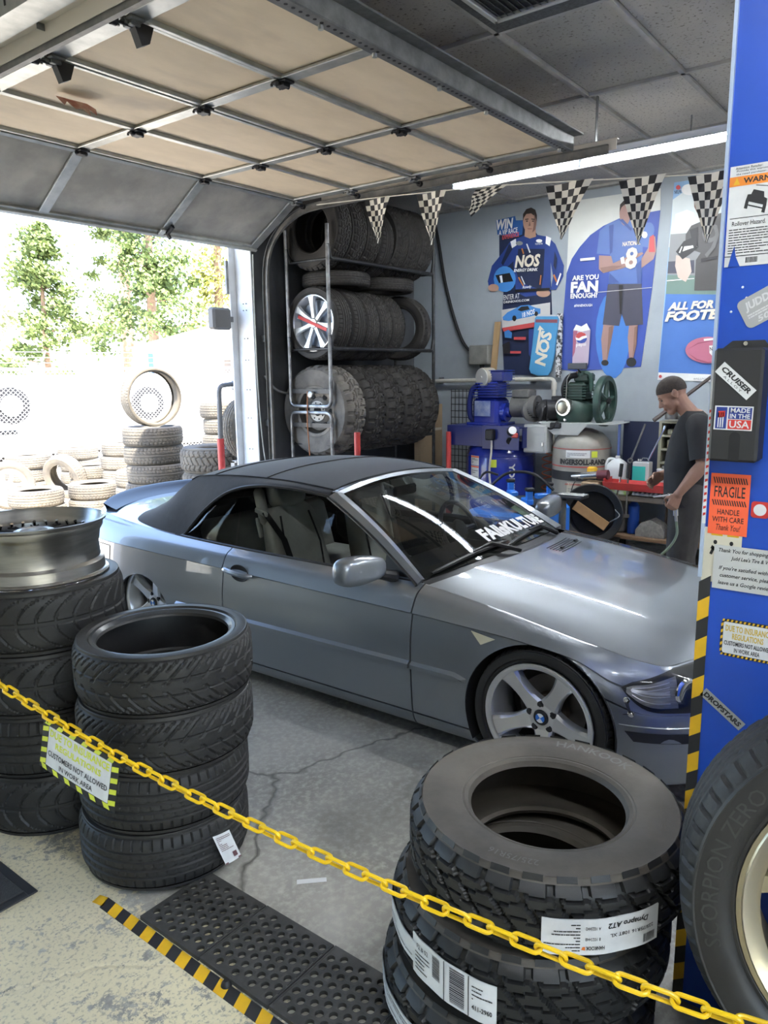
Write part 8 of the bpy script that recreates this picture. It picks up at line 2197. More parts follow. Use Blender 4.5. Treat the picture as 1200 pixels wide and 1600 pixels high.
# ------------------------------------------------------------------ grey compressor with green pump
C2X, C2Y = 7.16, 3.03
m_tan = mat('grey_tan_tank', (0.30, 0.285, 0.25), 0.45, c2=(0.25, 0.235, 0.205), sc=5)
m_green = mat('dark_green_cast_iron', (0.018, 0.055, 0.042), 0.5, c2=(0.03, 0.05, 0.04), sc=9)
c2_ = thing('air_compressor', 'grey upright air compressor with a dark green pump and flywheel', 'compressor', (C2X, C2Y, 0))
R = 0.285
b = MB(); b.lathe([(0.0, 0.10), (0.15, 0.11), (0.24, 0.15), (R, 0.22), (R, 1.02), (R-0.02, 1.08), (0.20, 1.15), (0.1, 1.19), (0.0, 1.20)], 52); b.build('tank', m_tan, c2_)
b = MB(); b.lathe([(R+0.002, 0.70), (R+0.002, 0.79)], 52); b.build('black_band', m_blk, c2_)
b = MB(); b.lathe([(R+0.0025, 0.832), (R+0.0025, 0.842)], 52); b.build('red_stripe', m_redp, c2_)
b = MB(); b.lathe([(R+0.0025, 1.005), (R+0.0025, 1.012)], 52); b.build('red_stripe', m_redp, c2_)
for k in range(3):
    a = radians(30+120*k); b = MB(); b.box((0.2*cos(a), 0.2*sin(a), 0.08), (0.06, 0.06, 0.16), b=0.01); b.build('leg', m_tan, c2_)
tank_text(c2_, 'INGERSOLL-RAND', R, 206, 0.885, 0.055, m_ink, 0.05, wid=0.47)
tank_text(c2_, 'T30', R, 224, 0.745, 0.045, m_lblw, 0.05)
l = tank_label(c2_, R, 172, 219, 0.925, 0.998, m_lblw); q = random.Random(2)
bb = MB(); fake_lines(bb, lambda u, v: ((R+0.005)*cos(radians(lerp(173, 218, u))), (R+0.005)*sin(radians(lerp(173, 218, u))), v), 0.03, 0.95, [0.94, 0.955, 0.97], 0.006, q); bb.build('label_print', m_ink_g, l, recalc=False)
tank_label(c2_, R, 222, 234, 0.93, 0.99, m_lbly)
l = tank_label(c2_, R, 176, 210, 0.56, 0.685, mat('yellowed_label', (0.50, 0.46, 0.36), 0.6)); bb = MB(); fake_lines(bb, lambda u, v: ((R+0.005)*cos(radians(lerp(177, 209, u))), (R+0.005)*sin(radians(lerp(177, 209, u))), v), 0.05, 0.9, [0.58, 0.60, 0.62], 0.008, q); bb.build('label_print', m_ink_g, l, recalc=False)
tank_text(c2_, 'AIR COMPRESSOR', R, 191, 0.665, 0.018, m_redp, 0.03)
b = MB(); b.box((0.0, -0.02, 1.255), (0.46, 0.78, 0.012), b=0.003); b.prism([(-0.40, 0), (0.10, 0), (0.0, -0.11), (-0.25, -0.11)], -0.004, 0.004, M=T(-0.23, -0.05, 1.25) @ Matrix(((0, 0, -1, 0), (-1, 0, 0, 0), (0, 1, 0, 0), (0, 0, 0, 1)))); b.build('platform', m_gbox, c2_)
b = MB(); b.lathe([(0.0, 0.0), (0.13, 0.0), (0.15, 0.05), (0.14, 0.17), (0.10, 0.22), (0, 0.22)], 28, M=T(-0.06, 0.06, 1.262) @ Matrix.Diagonal((1.0, 1.25, 1, 1))); b.build('crankcase', m_green, c2_)
b = MB(); b.cyl((-0.18, 0.10, 1.41), (-0.235, 0.11, 1.41), 0.085, n=30); b.build('end_cover_ring', m_steel, c2_)
b = MB(); b.lathe([(0.0, 0.03), (0.05, 0.02), (0.068, 0.0)], 28, M=T(-0.233, 0.11, 1.41) @ rotm('Y', -pi/2)); b.build('end_cover', mat('brass_grey_cover', (0.34, 0.32, 0.26), 0.3, 0.8), c2_)
b = MB(); b.lathe([(0, 0.01), (0.015, 0.008), (0.018, 0)], 14, M=T(-0.19, 0.10, 1.285) @ rotm('Y', -pi/2)); b.build('oil_plug', m_steel, c2_)
b = MB(); b.box((-0.06, 0.02, 1.56), (0.20, 0.20, 0.18), b=0.03); b.build('cylinder_block', m_green, c2_)
for k in range(6):
    b = MB(); b.box((-0.06, 0.02, 1.49+0.026*k), (0.23, 0.23, 0.008), b=0.002); b.build('cooling_fin', m_green, c2_)
b = MB(); b.box((-0.04, -0.02, 1.69), (0.17, 0.16, 0.09), b=0.02); b.cyl((-0.10, -0.02, 1.70), (-0.10, -0.02, 1.76), 0.04, n=16); b.build('cylinder_head', m_green, c2_)
b = MB(); b.tube(smooth_pts([(-0.12, 0.02, 1.72), (-0.15, 0.10, 1.69), (-0.14, 0.15, 1.58), (-0.10, 0.14, 1.46)], 5), 0.028, 8); b.build('air_tube', m_iron, c2_)
b = MB(); b.tube(smooth_pts([(-0.12, -0.06, 1.74), (-0.13, -0.12, 1.70), (-0.12, -0.13, 1.56)], 5), 0.022, 8); b.build('air_tube', m_green, c2_)
b = MB(); b.tube([(-0.19, 0.06, 1.74), (-0.20, 0.09, 1.68), (-0.20, 0.095, 1.46)], 0.006, 6); b.build('breather_pipe', m_steel, c2_)
# flywheel, axis along y
Mf = T(-0.01, -0.225, 1.465) @ rotm('X', pi/2)
b = MB(); b.lathe([(0.195, -0.03), (0.24, -0.03), (0.245, -0.02), (0.245, 0.02), (0.24, 0.03), (0.195, 0.03), (0.195, -0.03)], 48, M=Mf); fw_ = b.build('flywheel', m_green, c2_)
for k in range(5):
    a = 2*pi*k/5; b = MB(); b.tube([Mf @ Vector((0.03*cos(a), 0.03*sin(a), 0)), Mf @ Vector((0.21*cos(a+0.15), 0.21*sin(a+0.15), 0))], [0.03, 0.022], 8); b.build('flywheel_spoke', m_green, fw_)
b = MB(); b.cyl(Mf @ Vector((0, 0, -0.2)), Mf @ Vector((0, 0, 0.05)), 0.03, n=14); b.build('shaft', m_iron, c2_)
b = MB(); b.cyl((0.04, 0.18, 1.37), (-0.08, 0.36, 1.37), 0.105, n=26); b.box((0.0, 0.24, 1.48), (0.12, 0.16, 0.06), b=0.01); mo = b.build('motor', m_iron, c2_)
b = MB(); b.lathe([(0, 0.012), (0.04, 0.01), (0.05, 0.0), (0.10, -0.01), (0.108, -0.03)], 26, M=T(-0.105, 0.34, 1.37) @ rotm('Z', radians(-125+180)) @ rotm('Y', -pi/2) ); b.build('motor_end_cap', m_iron, mo)
b = MB(); b.tube(smooth_pts([(-0.10, 0.32, 1.30), (-0.2, 0.30, 1.22), (-0.24, 0.22, 1.20), (-0.24, 0.16, 1.27)], 5), 0.012, 8); b.build('power_lead', m_iron, c2_)
b = MB(); b.box((-0.22, 0.18, 1.23), (0.06, 0.12, 0.06), b=0.012); b.build('terminal_box', m_iron, c2_)
b = MB(); b.box((-0.22, -0.02, 1.80), (0.03, 0.19, 0.06), b=0.006); b.build('sign_block', mat('dark_grey_plate', (0.045, 0.05, 0.06), 0.5), c2_)
b = MB(); b.tube([(-0.20, -0.02, 1.77), (-0.10, -0.02, 1.72)], 0.008, 6); b.build('sign_stem', m_iron, c2_)
# ------------------------------------------------------------------ workbench and tools
bn = thing('workbench', 'cluttered steel workbench with lower shelf along the poster wall', 'workbench', (7.10, 2.05, 0))
m_btop = mat('oily_bench_top', (0.10, 0.085, 0.07), 0.6, c2=(0.16, 0.13, 0.10), sc=8)
m_bwood = mat('worn_plank', (0.20, 0.12, 0.065), 0.7, c2=(0.14, 0.085, 0.05), sc=7, stretch=(1, 0.2, 1))
b = MB(); b.box((0, 0, 0.60), (0.74, 1.34, 0.05), b=0.006); b.build('bench_top', m_btop, bn)
for k in range(4):
    b = MB(); b.box((-0.28+0.187*k, 0, 0.235), (0.175, 1.30, 0.035), b=0.004); b.build('shelf_plank', m_bwood, bn)
for sx in (-1, 1):
    for sy in (-1, 1):
        b = MB(); b.box((sx*0.33, sy*0.62, 0.29), (0.05, 0.05, 0.58)); b.build('leg', m_iron, bn)
BT = 0.625
def item(mb, name, lab, cat, m_): return tag(mb.build(name, m_), lab, cat)
# red tray
t = thing('tool_tray', 'long red steel tray on the front of the workbench', 'tray', (6.81, 2.33, BT+0.078))
b = MB(); b.box((0, 0, 0.004), (0.20, 0.56, 0.008)); b.build('tray_base', m_redp, t)
for sx in (-1, 1): b = MB(); b.box((sx*0.10, 0, 0.035), (0.008, 0.58, 0.07), M=rotm('Y', sx*0.25)); b.build('tray_side', m_redp, t)
for sy in (-1, 1): b = MB(); b.box((0, sy*0.285, 0.035), (0.20, 0.008, 0.07)); b.build('tray_end', m_redp, t)
# rags and paper goods under the tray
m_green_p = mat('green_white_packet', (0.35, 0.55, 0.10), 0.5, c2=(0.7, 0.72, 0.7), sc=14)
m_bag = mat('clear_plastic_bags', (0.50, 0.52, 0.55), 0.25, c2=(0.25, 0.26, 0.28), sc=22, bump=0.6, bsc=26)
b = MB(); b.box((6.79, 2.52, BT+0.035), (0.12, 0.26, 0.07), b=0.015); item(b, 'glove_packet', 'green and white packet lying under the red tray on the bench', 'packet', m_green_p)
b = MB(); b.grid(lambda u, v: (6.74+0.12*v, lerp(2.36, 2.10, u), BT+0.012+0.055*sin(pi*v)*(0.7+0.3*sin(u*40))), frange(0, 1, 40), frange(0, 1, 8)); item(b, 'plastic_bags', 'crumpled clear plastic bags beneath the red tray', 'bags', m_bag)
b = MB(); b.grid(lambda u, v: (6.74+0.14*v, lerp(2.08, 1.92, u), BT+0.012+0.06*sin(pi*v)*(0.6+0.4*sin(u*25+2))), frange(0, 1, 20), frange(0, 1, 8)); item(b, 'shop_rag', 'pale crumpled rag near the man on the bench edge', 'rag', mat('pale_rag', (0.42, 0.40, 0.38), 0.9))
# jug, teal can, white can, red case
t = thing('fluid_jug', 'translucent white plastic jug standing on the workbench', 'jug', (7.06, 2.62, BT))
m_jug = mat('translucent_jug', (0.55, 0.57, 0.57), 0.4)
b = MB()
def jug(u, v):
    a = 2*pi*u; h = v*0.30; k = 1 if v < 0.7 else 1-((v-0.7)/0.3)**2*0.75
    x = 0.075*k*abs(cos(a))**0.5*(1 if cos(a) > 0 else -1); y = 0.10*k*abs(sin(a))**0.5*(1 if sin(a) > 0 else -1); return (x, y, h)
b.grid(jug, frange(0, 1, 28), frange(0, 1, 14)); b.add([jug(k/28, 0) for k in range(28)], [tuple(range(28))]); b.build('bottle', m_jug, t, ang=60)
b = MB(); b.tube(smooth_pts([(0, 0.03, 0.29), (-0.02, 0.08, 0.29), (-0.03, 0.10, 0.22), (-0.03, 0.095, 0.15)], 4), 0.014, 8); b.build('jug_handle', m_jug, t)
b = MB(); b.cyl((0, 0, 0.295), (0, 0, 0.325), 0.022, n=16); b.build('cap', mat('jug_cap', (0.6, 0.6, 0.6), 0.4), t)
t = thing('solvent_can', 'square metal can with a teal label on the workbench', 'can', (7.0, 2.36, BT+0.091))
m_teal = mat('teal_label', (0.03, 0.36, 0.30), 0.35)
b = MB(); b.box((0, 0, 0.10), (0.10, 0.155, 0.20), b=0.006); b.build('body', mat('tin_white', (0.55, 0.56, 0.55), 0.3, 0.3), t)
b = MB(); b.box((-0.051, 0.015, 0.085), (0.002, 0.12, 0.15)); b.build('label', m_teal, t)
b = MB(); b.cyl((0, 0.03, 0.20), (0, 0.03, 0.225), 0.018, n=14); b.build('cap', m_steel, t); b = MB(); b.tube([(0, -0.06, 0.20), (0, -0.04, 0.235), (0, 0.0, 0.235), (0, 0.02, 0.2)], 0.005, 6); b.build('carry_handle', m_steel, t)
b = MB(); b.box((7.02, 2.365, BT+0.045), (0.16, 0.22, 0.088), b=0.01); item(b, 'parts_box', 'low brown box under the teal solvent can', 'box', m_card)
t = thing('paint_tin', 'white round paint tin behind the red tray', 'tin', (7.05, 2.165, BT+0.091))
b = MB(); b.lathe([(0, 0), (0.075, 0), (0.078, 0.005), (0.075, 0.01), (0.075, 0.125), (0.078, 0.13), (0.072, 0.14), (0, 0.136)], 32); b.build('body', mat('paper_white_tin', (0.62, 0.61, 0.58), 0.4), t)
b = MB(); b.lathe([(0, 0.17), (0.03, 0.168), (0.032, 0.138)], 20); b.build('lid_knob', m_gmetal, t)
b = MB(); b.lathe([(0.0762, 0.03), (0.0762, 0.06)], 32); b.build('label_band', mat('pink_grey_band', (0.45, 0.36, 0.36), 0.5), t)
b = MB(); b.box((7.05, 2.165, BT+0.045), (0.20, 0.15, 0.088), b=0.01); item(b, 'battery_block', 'dark square block under the white paint tin', 'block', m_blk)
t = thing('tool_case', 'open red plastic tool case on the workbench beside the man', 'case', (7.03, 1.93, BT+0.101))
b = MB(); b.box((0, 0, 0.03), (0.20, 0.26, 0.06), b=0.012); b.build('case_base', mat('red_plastic', (0.55, 0.03, 0.03), 0.4), t)
b = MB(); b.box((0.10, 0, 0.125), (0.05, 0.24, 0.14), M=rotm('Y', 0.15), b=0.012); b.build('case_lid', MATS['red_plastic'], t)
b = MB(); b.box((-0.105, 0, 0.035), (0.012, 0.07, 0.025), b=0.004); b.build('latch', MATS['red_plastic'], t)
b = MB(); b.box((7.04, 1.93, BT+0.05), (0.24, 0.30, 0.098), b=0.01); item(b, 'socket_box', 'dark metal socket box under the red tool case', 'box', m_dark_metal)
# parts cabinet on the bench
t = thing('parts_cabinet', 'open olive metal pigeonhole cabinet full of small parts on the bench', 'cabinet', (7.32, 1.96, BT))
m_olive = mat('olive_steel', (0.30, 0.29, 0.21), 0.55, c2=(0.20, 0.19, 0.14), sc=8)
b = MB(); b.box((0.14, 0, 0.33), (0.01, 0.62, 0.66)); b.build('back', m_dark_metal, t)
for sy in (-1, 1): b = MB(); b.box((0, sy*0.31, 0.33), (0.29, 0.025, 0.66)); b.build('side', m_olive, t)
for k in range(6): b = MB(); b.box((0, 0, 0.01+0.128*k), (0.29, 0.60, 0.018)); b.build('shelf', m_olive, t)
q = random.Random(21)
mk = [m_dark_metal, m_gmetal, m_iron, m_olive, m_btop]
for k in range(5):
    y = 0.26
    while y > -0.24:
        w = q.uniform(0.05, 0.10); h = q.uniform(0.04, 0.085)
        b = MB()
        if q.random() < 0.5: b.box((0, 0, h/2), (0.12, w*0.9, h), b=0.008)
        else: b.lathe([(0, 0), (w*0.4, 0), (w*0.45, h*0.5), (w*0.3, h), (0, h)], 14)
        o = b.build('part_bin', mk[q.randrange(5)]); o.location = (7.28, 1.96+y-w/2, BT+0.02+0.128*k)
        tag(o, 'small dark hardware piece in a pigeonhole of the parts cabinet', 'hardware', 'hardware in the parts cabinet'); y -= w+0.012
t = thing('tool_board', 'dark blue upright tool board beside the parts cabinet', 'board', (7.3, 2.50, BT))
b = MB(); b.box((0.05, 0.0, 0.32), (0.02, 0.36, 0.64)); b.build('back_panel', mat('navy_board', (0.012, 0.018, 0.05), 0.6), t)
b = MB(); b.box((-0.03, 0.19, 0.32), (0.16, 0.02, 0.62), M=rotm('Z', 0.3)); b.build('side_panel', mat('faded_blue_board', (0.10, 0.15, 0.36), 0.6), t)
b = MB(); b.tube([(6.98, 2.30, 0.94), (7.06, 2.20, 1.22)], 0.008, 8); b.cyl((7.06, 2.20, 1.22), (7.065, 2.195, 1.25), 0.012, n=10); item(b, 'socket_extension', 'bright steel socket extension bar leaning on the tool board', 'tool', m_steel)
b = MB(); b.tube([(7.0, 2.47, 0.93), (7.08, 2.38, 1.26)], 0.009, 8); b.lathe([(0.012, -0.012), (0.024, -0.012), (0.024, 0.012), (0.012, 0.012), (0.012, -0.012)], 14, M=T(6.99, 2.475, 0.92) @ rotm('Y', pi/2)); item(b, 'ratchet_handle', 'long ratchet handle leaning beside the extension bar', 'tool', m_gmetal)
b = MB(); b.tube([(6.75, 2.52, 0.50), (6.72, 2.47, 0.72), (6.72, 2.46, 0.82)], 0.009, 8); b.box((6.75, 2.535, 0.49), (0.02, 0.08, 0.015)); o = item(b, 'tire_iron', 'steel tire iron with a black grip hung on the bench front', 'tool', m_steel)
b = MB(); b.cyl((6.72, 2.465, 0.80), (6.72, 2.455, 0.92), 0.017, n=10); b.build('grip', m_iron, o)
b = MB(); b.tube([(6.73, 2.40, 0.45), (6.73, 2.395, 0.80)], 0.009, 8); b.box((6.73, 2.40, 0.44), (0.02, 0.06, 0.03)); o = item(b, 'pry_bar', 'straight pry bar with a black grip hung beside the tire iron', 'tool', m_gmetal)
b = MB(); b.cyl((6.73, 2.395, 0.79), (6.73, 2.392, 0.92), 0.018, n=10); b.build('grip', m_iron, o)
# impact wrench lying on the bench corner
t = thing('impact_wrench', 'grey and maroon air impact wrench lying at the bench corner', 'tool', (6.78, 2.76, BT+0.137))
b = MB(); b.cyl((0, 0.10, 0.01), (0, -0.06, 0.03), 0.035, n=16); b.cyl((0, 0.20, 0.0), (0, 0.10, 0.012), 0.016, 0.03, n=14); b.build('barrel', m_steel, t)
b = MB(); b.cyl((0, -0.06, 0.03), (0, -0.16, 0.04), 0.045, n=16); b.box((0.03, -0.12, 0.0), (0.10, 0.06, 0.05), b=0.015); b.build('motor_body', mat('maroon_plastic', (0.12, 0.03, 0.04), 0.4), t)
b = MB(); b.box((6.80, 2.755, BT+0.05), (0.16, 0.18, 0.10), b=0.012); item(b, 'carton', 'small brown carton under the impact wrench', 'box', m_card)
t = thing('yellow_meter', 'small yellow instrument beside the impact wrench', 'instrument', (6.95, 2.83, BT))
b = MB(); b.box((0, 0, 0.17), (0.06, 0.10, 0.10), b=0.015); b.build('body', m_yel, t); b = MB(); b.box((0, 0, 0.06), (0.05, 0.08, 0.12), b=0.01); b.build('base', m_blk, t)
b = MB(); b.tube(smooth_pts([(6.78, 2.90, BT+0.13), (6.72, 2.93, BT+0.02), (6.68, 2.93, 0.4), (6.68, 2.92, 0.02)], 6), 0.005, 6); item(b, 'tool_lead', 'thin black lead hanging from the impact wrench to the floor', 'cable', m_iron)
# lower shelf things
b = MB(); b.lathe([(0, 0), (0.05, 0), (0.052, 0.01), (0.052, 0.26), (0.03, 0.29), (0.015, 0.305), (0, 0.305)], 24, M=T(6.88, 2.38, 0.255)); item(b, 'blue_cylinder', 'upright bright blue cylinder on the lower bench shelf', 'cylinder', mat('bright_blue', (0.015, 0.08, 0.42), 0.4))
b = MB(); b.prism([(-0.13, 0), (0.13, 0), (0.13, 0.06), (0.08, 0.13), (0.0, 0.16), (-0.09, 0.12), (-0.13, 0.06)], -0.08, 0.08, M=T(6.85, 2.19, 0.255) @ Matrix(((0, 0, 1, 0), (1, 0, 0, 0), (0, 1, 0, 0), (0, 0, 0, 1)))); item(b, 'stone_block', 'rough grey stone block on the lower bench shelf', 'stone', mat('rough_stone', (0.26, 0.25, 0.23), 0.95, c2=(0.18, 0.17, 0.16), sc=40, bump=0.5))
b = MB(); b.lathe([(0, 0), (0.07, 0), (0.075, 0.02), (0.075, 0.09), (0.08, 0.10), (0.06, 0.11), (0, 0.105)], 28, M=T(6.82, 1.95, 0.255)); item(b, 'metal_pot', 'shiny round metal pot on the lower bench shelf', 'pot', m_steel)
b = MB(); b.grid(lambda u, v: (7.02+0.06*cos(6.28*u)*(1-0.3*v)+0.01*sin(9*u*6.28), 2.07+0.07*sin(6.28*u)*(1-0.2*v), 0.255+0.28*v), frange(0, 1, 30), frange(0, 1, 6)); item(b, 'paper_sack', 'crumpled brown paper sack standing on the lower bench shelf', 'sack', mat('brown_sack', (0.30, 0.24, 0.17), 0.9, bump=0.6, bsc=20))
b = MB(); b.lathe([(0, 0), (0.13, 0), (0.14, 0.02), (0.14, 0.29), (0.145, 0.30), (0, 0.30)], 28, M=T(6.95, 2.60, 0.254)); item(b, 'grey_drum', 'weathered grey drum on the lower shelf behind the black hoop', 'drum', mat('drum_grey', (0.24, 0.225, 0.19), 0.7, c2=(0.17, 0.15, 0.12), sc=6))
# black drum on its side with a plank inside, hose coiled on it
t = thing('open_drum', 'black open drum on its side holding a short wooden plank', 'drum')
HCn = Vector((6.42, 2.60, 0.485)); t.matrix_world = T(*HCn) @ frame_to(Vector((-0.94, -0.32, 0.12)))
b = MB(); b.lathe([(0.0, -0.20), (0.20, -0.20), (0.21, -0.18), (0.215, 0.0), (0.245, 0.012), (0.27, 0.02), (0.275, 0.03), (0.265, 0.035), (0.24, 0.025), (0.205, 0.01), (0.195, -0.17), (0, -0.17)], 48); b.build('shell', mat('black_drum', (0.020, 0.020, 0.020), 0.45, 0.3), t)
b = MB(); b.box((0.0, -0.02, -0.02), (0.34, 0.09, 0.02), M=rotm('Z', radians(-33)), b=0.003); b.build('wooden_plank', mat('tan_plank', (0.42, 0.25, 0.11), 0.7, c2=(0.34, 0.19, 0.08), sc=7), t)
b = MB(); pts = [(0.225*cos(k*0.3), 0.225*sin(k*0.3), -0.02-0.0011*k) for k in range(150)]; b.tube(pts, 0.0085, 6); b.build('wound_hose', mat('mustard_hose', (0.30, 0.21, 0.05), 0.6), t)
b = MB(); b.tube(smooth_pts([(0.20, 0.05, 0.03), (0.24, 0.0, 0.10), (0.16, -0.06, 0.06)], 5), 0.005, 6); b.build('bail_wire', m_galv, t)
ds = thing('drum_stand', 'dark steel stand carrying the black open drum', 'stand', (6.55, 2.66, 0))
for sy in (-1, 1): b = MB(); b.box((0.0, sy*0.17, 0.11), (0.32, 0.05, 0.22)); b.build('stand_leg', m_iron, ds)
b = MB(); b.box((0, 0, 0.225), (0.34, 0.44, 0.02)); b.build('stand_top', m_iron, ds)
# leaning dark pole by the cabinet
b = MB(); b.tube([(7.0, 2.28, 1.30), (7.25, 1.95, 1.62), (7.55, 1.55, 2.02), (7.6, 1.48, 2.1)], [0.02, 0.016, 0.010, 0.010], 8); item(b, 'long_pole', 'long dark pole slanting across the football poster', 'pole', mat('dark_wood_pole', (0.06, 0.045, 0.04), 0.5))
b = MB(); b.box((7.24, 1.98, BT+0.70), (0.22, 0.26, 0.05), M=None, b=0.015); b.cyl((7.2, 2.18, BT+0.68), (7.2, 2.18, BT+0.76), 0.06, n=18); item(b, 'old_fan_part', 'dusty grey motor part lying on top of the parts cabinet', 'part', m_gmetal)

# ------------------------------------------------------------------ tire changer behind the car
tc = thing('tire_changer', 'blue tire changing machine with clamping jaws and tool arm behind the car', 'machine', (5.75, 2.98, 0))
m_tblue = mat('machine_blue', (0.02, 0.17, 0.60), 0.4)
b = MB(); b.box((0, 0, 0.31), (0.75, 0.62, 0.62), b=0.03); b.build('cabinet', m_tblue, tc)
b = MB(); b.lathe([(0, 0.62), (0.16, 0.62), (0.26, 0.65), (0.27, 0.67), (0.1, 0.69), (0, 0.69)], 36); b.build('turntable', m_dark_metal, tc)
for k in range(4):
    a = pi/4+k*pi/2; b = MB(); M = T(0.21*cos(a), 0.21*sin(a), 0.68) @ rotm('Z', a)
    b.box((0, 0, 0.02), (0.14, 0.07, 0.05), M=M, b=0.01); b.box((0.05, 0, 0.07), (0.03, 0.06, 0.09), M=M, b=0.01); j = b.build('clamp_jaw', m_tblue, tc)
    b = MB(); b.box((0.055, 0, 0.125), (0.05, 0.075, 0.03), M=M, b=0.008); b.build('jaw_pad', m_iron, j)
b = MB(); b.tube([(-0.05, -0.42, 0.02), (-0.05, -0.42, 0.72), (0.0, -0.40, 0.74)], 0.03, 10); b.build('side_post', m_gmetal, tc)
b = MB(); b.box((-0.05, -0.46, 0.755), (0.16, 0.30, 0.02), b=0.004); b.build('tool_shelf', m_dark_metal, tc)
for k in range(4):
    b = MB(); b.tube([(-0.11+0.035*k, -0.40, 0.772), (-0.10+0.03*k, -0.62, 0.775)], 0.006, 6); b.build('screwdriver_blade', m_steel, tc)
b = MB(); b.tube(smooth_pts([(-0.25, 0.16, 0.80), (-0.22, 0.0, 0.93), (-0.15, -0.2, 0.93), (-0.08, -0.35, 0.80)], 6), 0.012, 8); b.build('air_hose', m_iron, tc)
b = MB(); b.tube(smooth_pts([(-0.22, 0.30, 0.82), (-0.2, 0.22, 0.92), (-0.16, 0.12, 0.90)], 6), 0.01, 8); b.build('air_hose', m_iron, tc)
for k, y in enumerate((0.02, -0.04)):
    b = MB(); b.box((-0.40, y*3, 0.06), (0.10, 0.09, 0.03), b=0.01); b.build('pedal', m_iron, tc)

# ------------------------------------------------------------------ string of checkered pennants
m_fw = mat('pennant_cream_white', (0.66, 0.63, 0.54), 0.6); m_fk = mat('pennant_black', (0.018, 0.018, 0.02), 0.5)
b = MB(); b.tube(smooth_pts([(5.0, 4.55, 3.17), (5.0, 3.9, 3.135), (5.0, 2.8, 3.06), (5.0, 1.78, 2.955), (5.0, 1.2, 2.90), (5.0, 0.3, 2.86)], 6), 0.004, 6); tag(b.build('pennant_string', m_fw), 'thin cord of the checkered pennants strung below the raised door', 'string')
FL_ = [(3.90, 3.128, 0.26, 0.34, 0.0, 0.0, 'smallest checkered pennant in front of the tire rack'), (3.38, 3.10, 0.27, 0.38, 0.0, 0.0, 'checkered pennant hanging by the wall edge of the tire rack'), (2.83, 3.06, 0.27, 0.30, 0.9, 0.5, 'folded checkered pennant curled up below the strip light'), (2.27, 3.0, 0.34, 0.36, 0.25, 0.12, 'slightly twisted checkered pennant between the driver display and the blue poster'), (1.78, 2.955, 0.30, 0.40, 0.0, 0.02, 'checkered pennant hanging before the ball player poster'), (1.36, 2.915, 0.28, 0.40, 0.0, 0.02, 'checkered pennant hanging before the football poster')]
for (y, z, w, h, curl, sw_, lab) in FL_:
    t = thing('pennant', lab, 'flag', (5.0, y, z), (0, 0, 0), 'checkered pennants on the string')
    for kind in (0, 1):
        b = MB(); rows, cols = 8, 6
        for r in range(rows):
            for c in range(cols):
                if (r+c) % 2 != kind: continue
                def pt(i, j):
                    v = j/rows; f = 1-v; x = (i/cols-0.5)*w*max(f, 0.0)
                    a = curl*v*1.5
                    yy = x+sw_*v*h; zz = -h*v
                    if curl > 0.5: zz = -h*v*(0.62-0.25*(i/cols)); yy = x+0.16*v+0.03
                    return (-0.03*sin(a)-0.012*sin(5*v+i), yy if True else 0, zz)
                b.add([pt(c, r), pt(c+1, r), pt(c+1, r+1), pt(c, r+1)], [(0, 1, 2, 3)])
        o = b.build('white_checks' if kind == 0 else 'black_checks', m_fw if kind == 0 else m_fk, t, smooth=False)
# ------------------------------------------------------------------ the man at the bench
MX, MY = 5.36, 1.475
FW = Vector((-0.34, 0.94, 0)).normalized(); LF = Vector((0, 0, 1)).cross(FW)
def mp(a, l, z): return FW*a+LF*l+Vector((0, 0, z))
man = thing('person', 'man in a black t-shirt and dark trousers looking down with an air tool in hand', 'person', (MX, MY, 0))
def capsule(b, p0, r0, p1, r1, n=14, m_=7):
    p0 = Vector(p0); p1 = Vector(p1); d = (p1-p0); L_ = d.length; M = T(*p0) @ frame_to(d) if L_ > 1e-6 else T(*p0)
    prof = [(max(r0*cos(t), 1e-4), r0*sin(t)) for t in frange(-pi/2, 0, m_)]+[(max(r1*cos(t), 1e-4), L_+r1*sin(t)) for t in frange(0, pi/2, m_)]
    b.lathe(prof, n, M=M)
def ball(b, c, rx, ry, rz, R3=None, n=18):
    M = T(*c) @ (R3 if R3 is not None else Matrix.Identity(4)) @ Matrix.Diagonal((rx, ry, rz, 1))
    b.lathe([(max(cos(t), 1e-4), sin(t)) for t in frange(-pi/2, pi/2, 12)], n, M=M)
def chain_(b, pts):
    for (p, r), (p2, r2) in zip(pts[:-1], pts[1:]): capsule(b, p, r, p2, r2)
def fuse(b, name, m_, parent, vox, sm=6):
    o = b.build(name, m_, None, recalc=True)
    md = o.modifiers.new('r', 'REMESH'); md.mode = 'VOXEL'; md.voxel_size = vox; md.use_smooth_shade = True
    m2 = o.modifiers.new('s', 'SMOOTH'); m2.iterations = sm; m2.factor = 0.5
    bpy.context.view_layer.update()
    me = bpy.data.meshes.new_from_object(o.evaluated_get(bpy.context.evaluated_depsgraph_get()))
    me.materials.clear(); me.materials.append(m_)
    bpy.data.objects.remove(o); me.name = name
    me.polygons.foreach_set('use_smooth', [True]*len(me.polygons))
    return obj(name, me, parent)
Rb = Matrix((FW, LF, Vector((0, 0, 1)))).transposed().to_4x4()          # x fwd, y left, z up
HN = rotm('Y', radians(33))                                              # head nods forward
HB = mp(0.075, 0, 1.50)
Hm = T(*HB) @ Rb @ HN                                                    # head space: origin at the neck top
def hp(x, y, z): return Hm @ Vector((x, y, z))
Hr = Rb @ HN
m_skin = mat('tanned_skin', (0.36, 0.20, 0.135), 0.5, c2=(0.31, 0.165, 0.11), sc=9)
m_hair = mat('cropped_dark_hair', (0.028, 0.020, 0.016), 0.8, c2=(0.05, 0.037, 0.03), sc=60, bump=0.3, bsc=300)
m_shirt = mat('black_cotton', (0.016, 0.016, 0.018), 0.85, c2=(0.024, 0.024, 0.026), sc=5, bump=0.35, bsc=9)
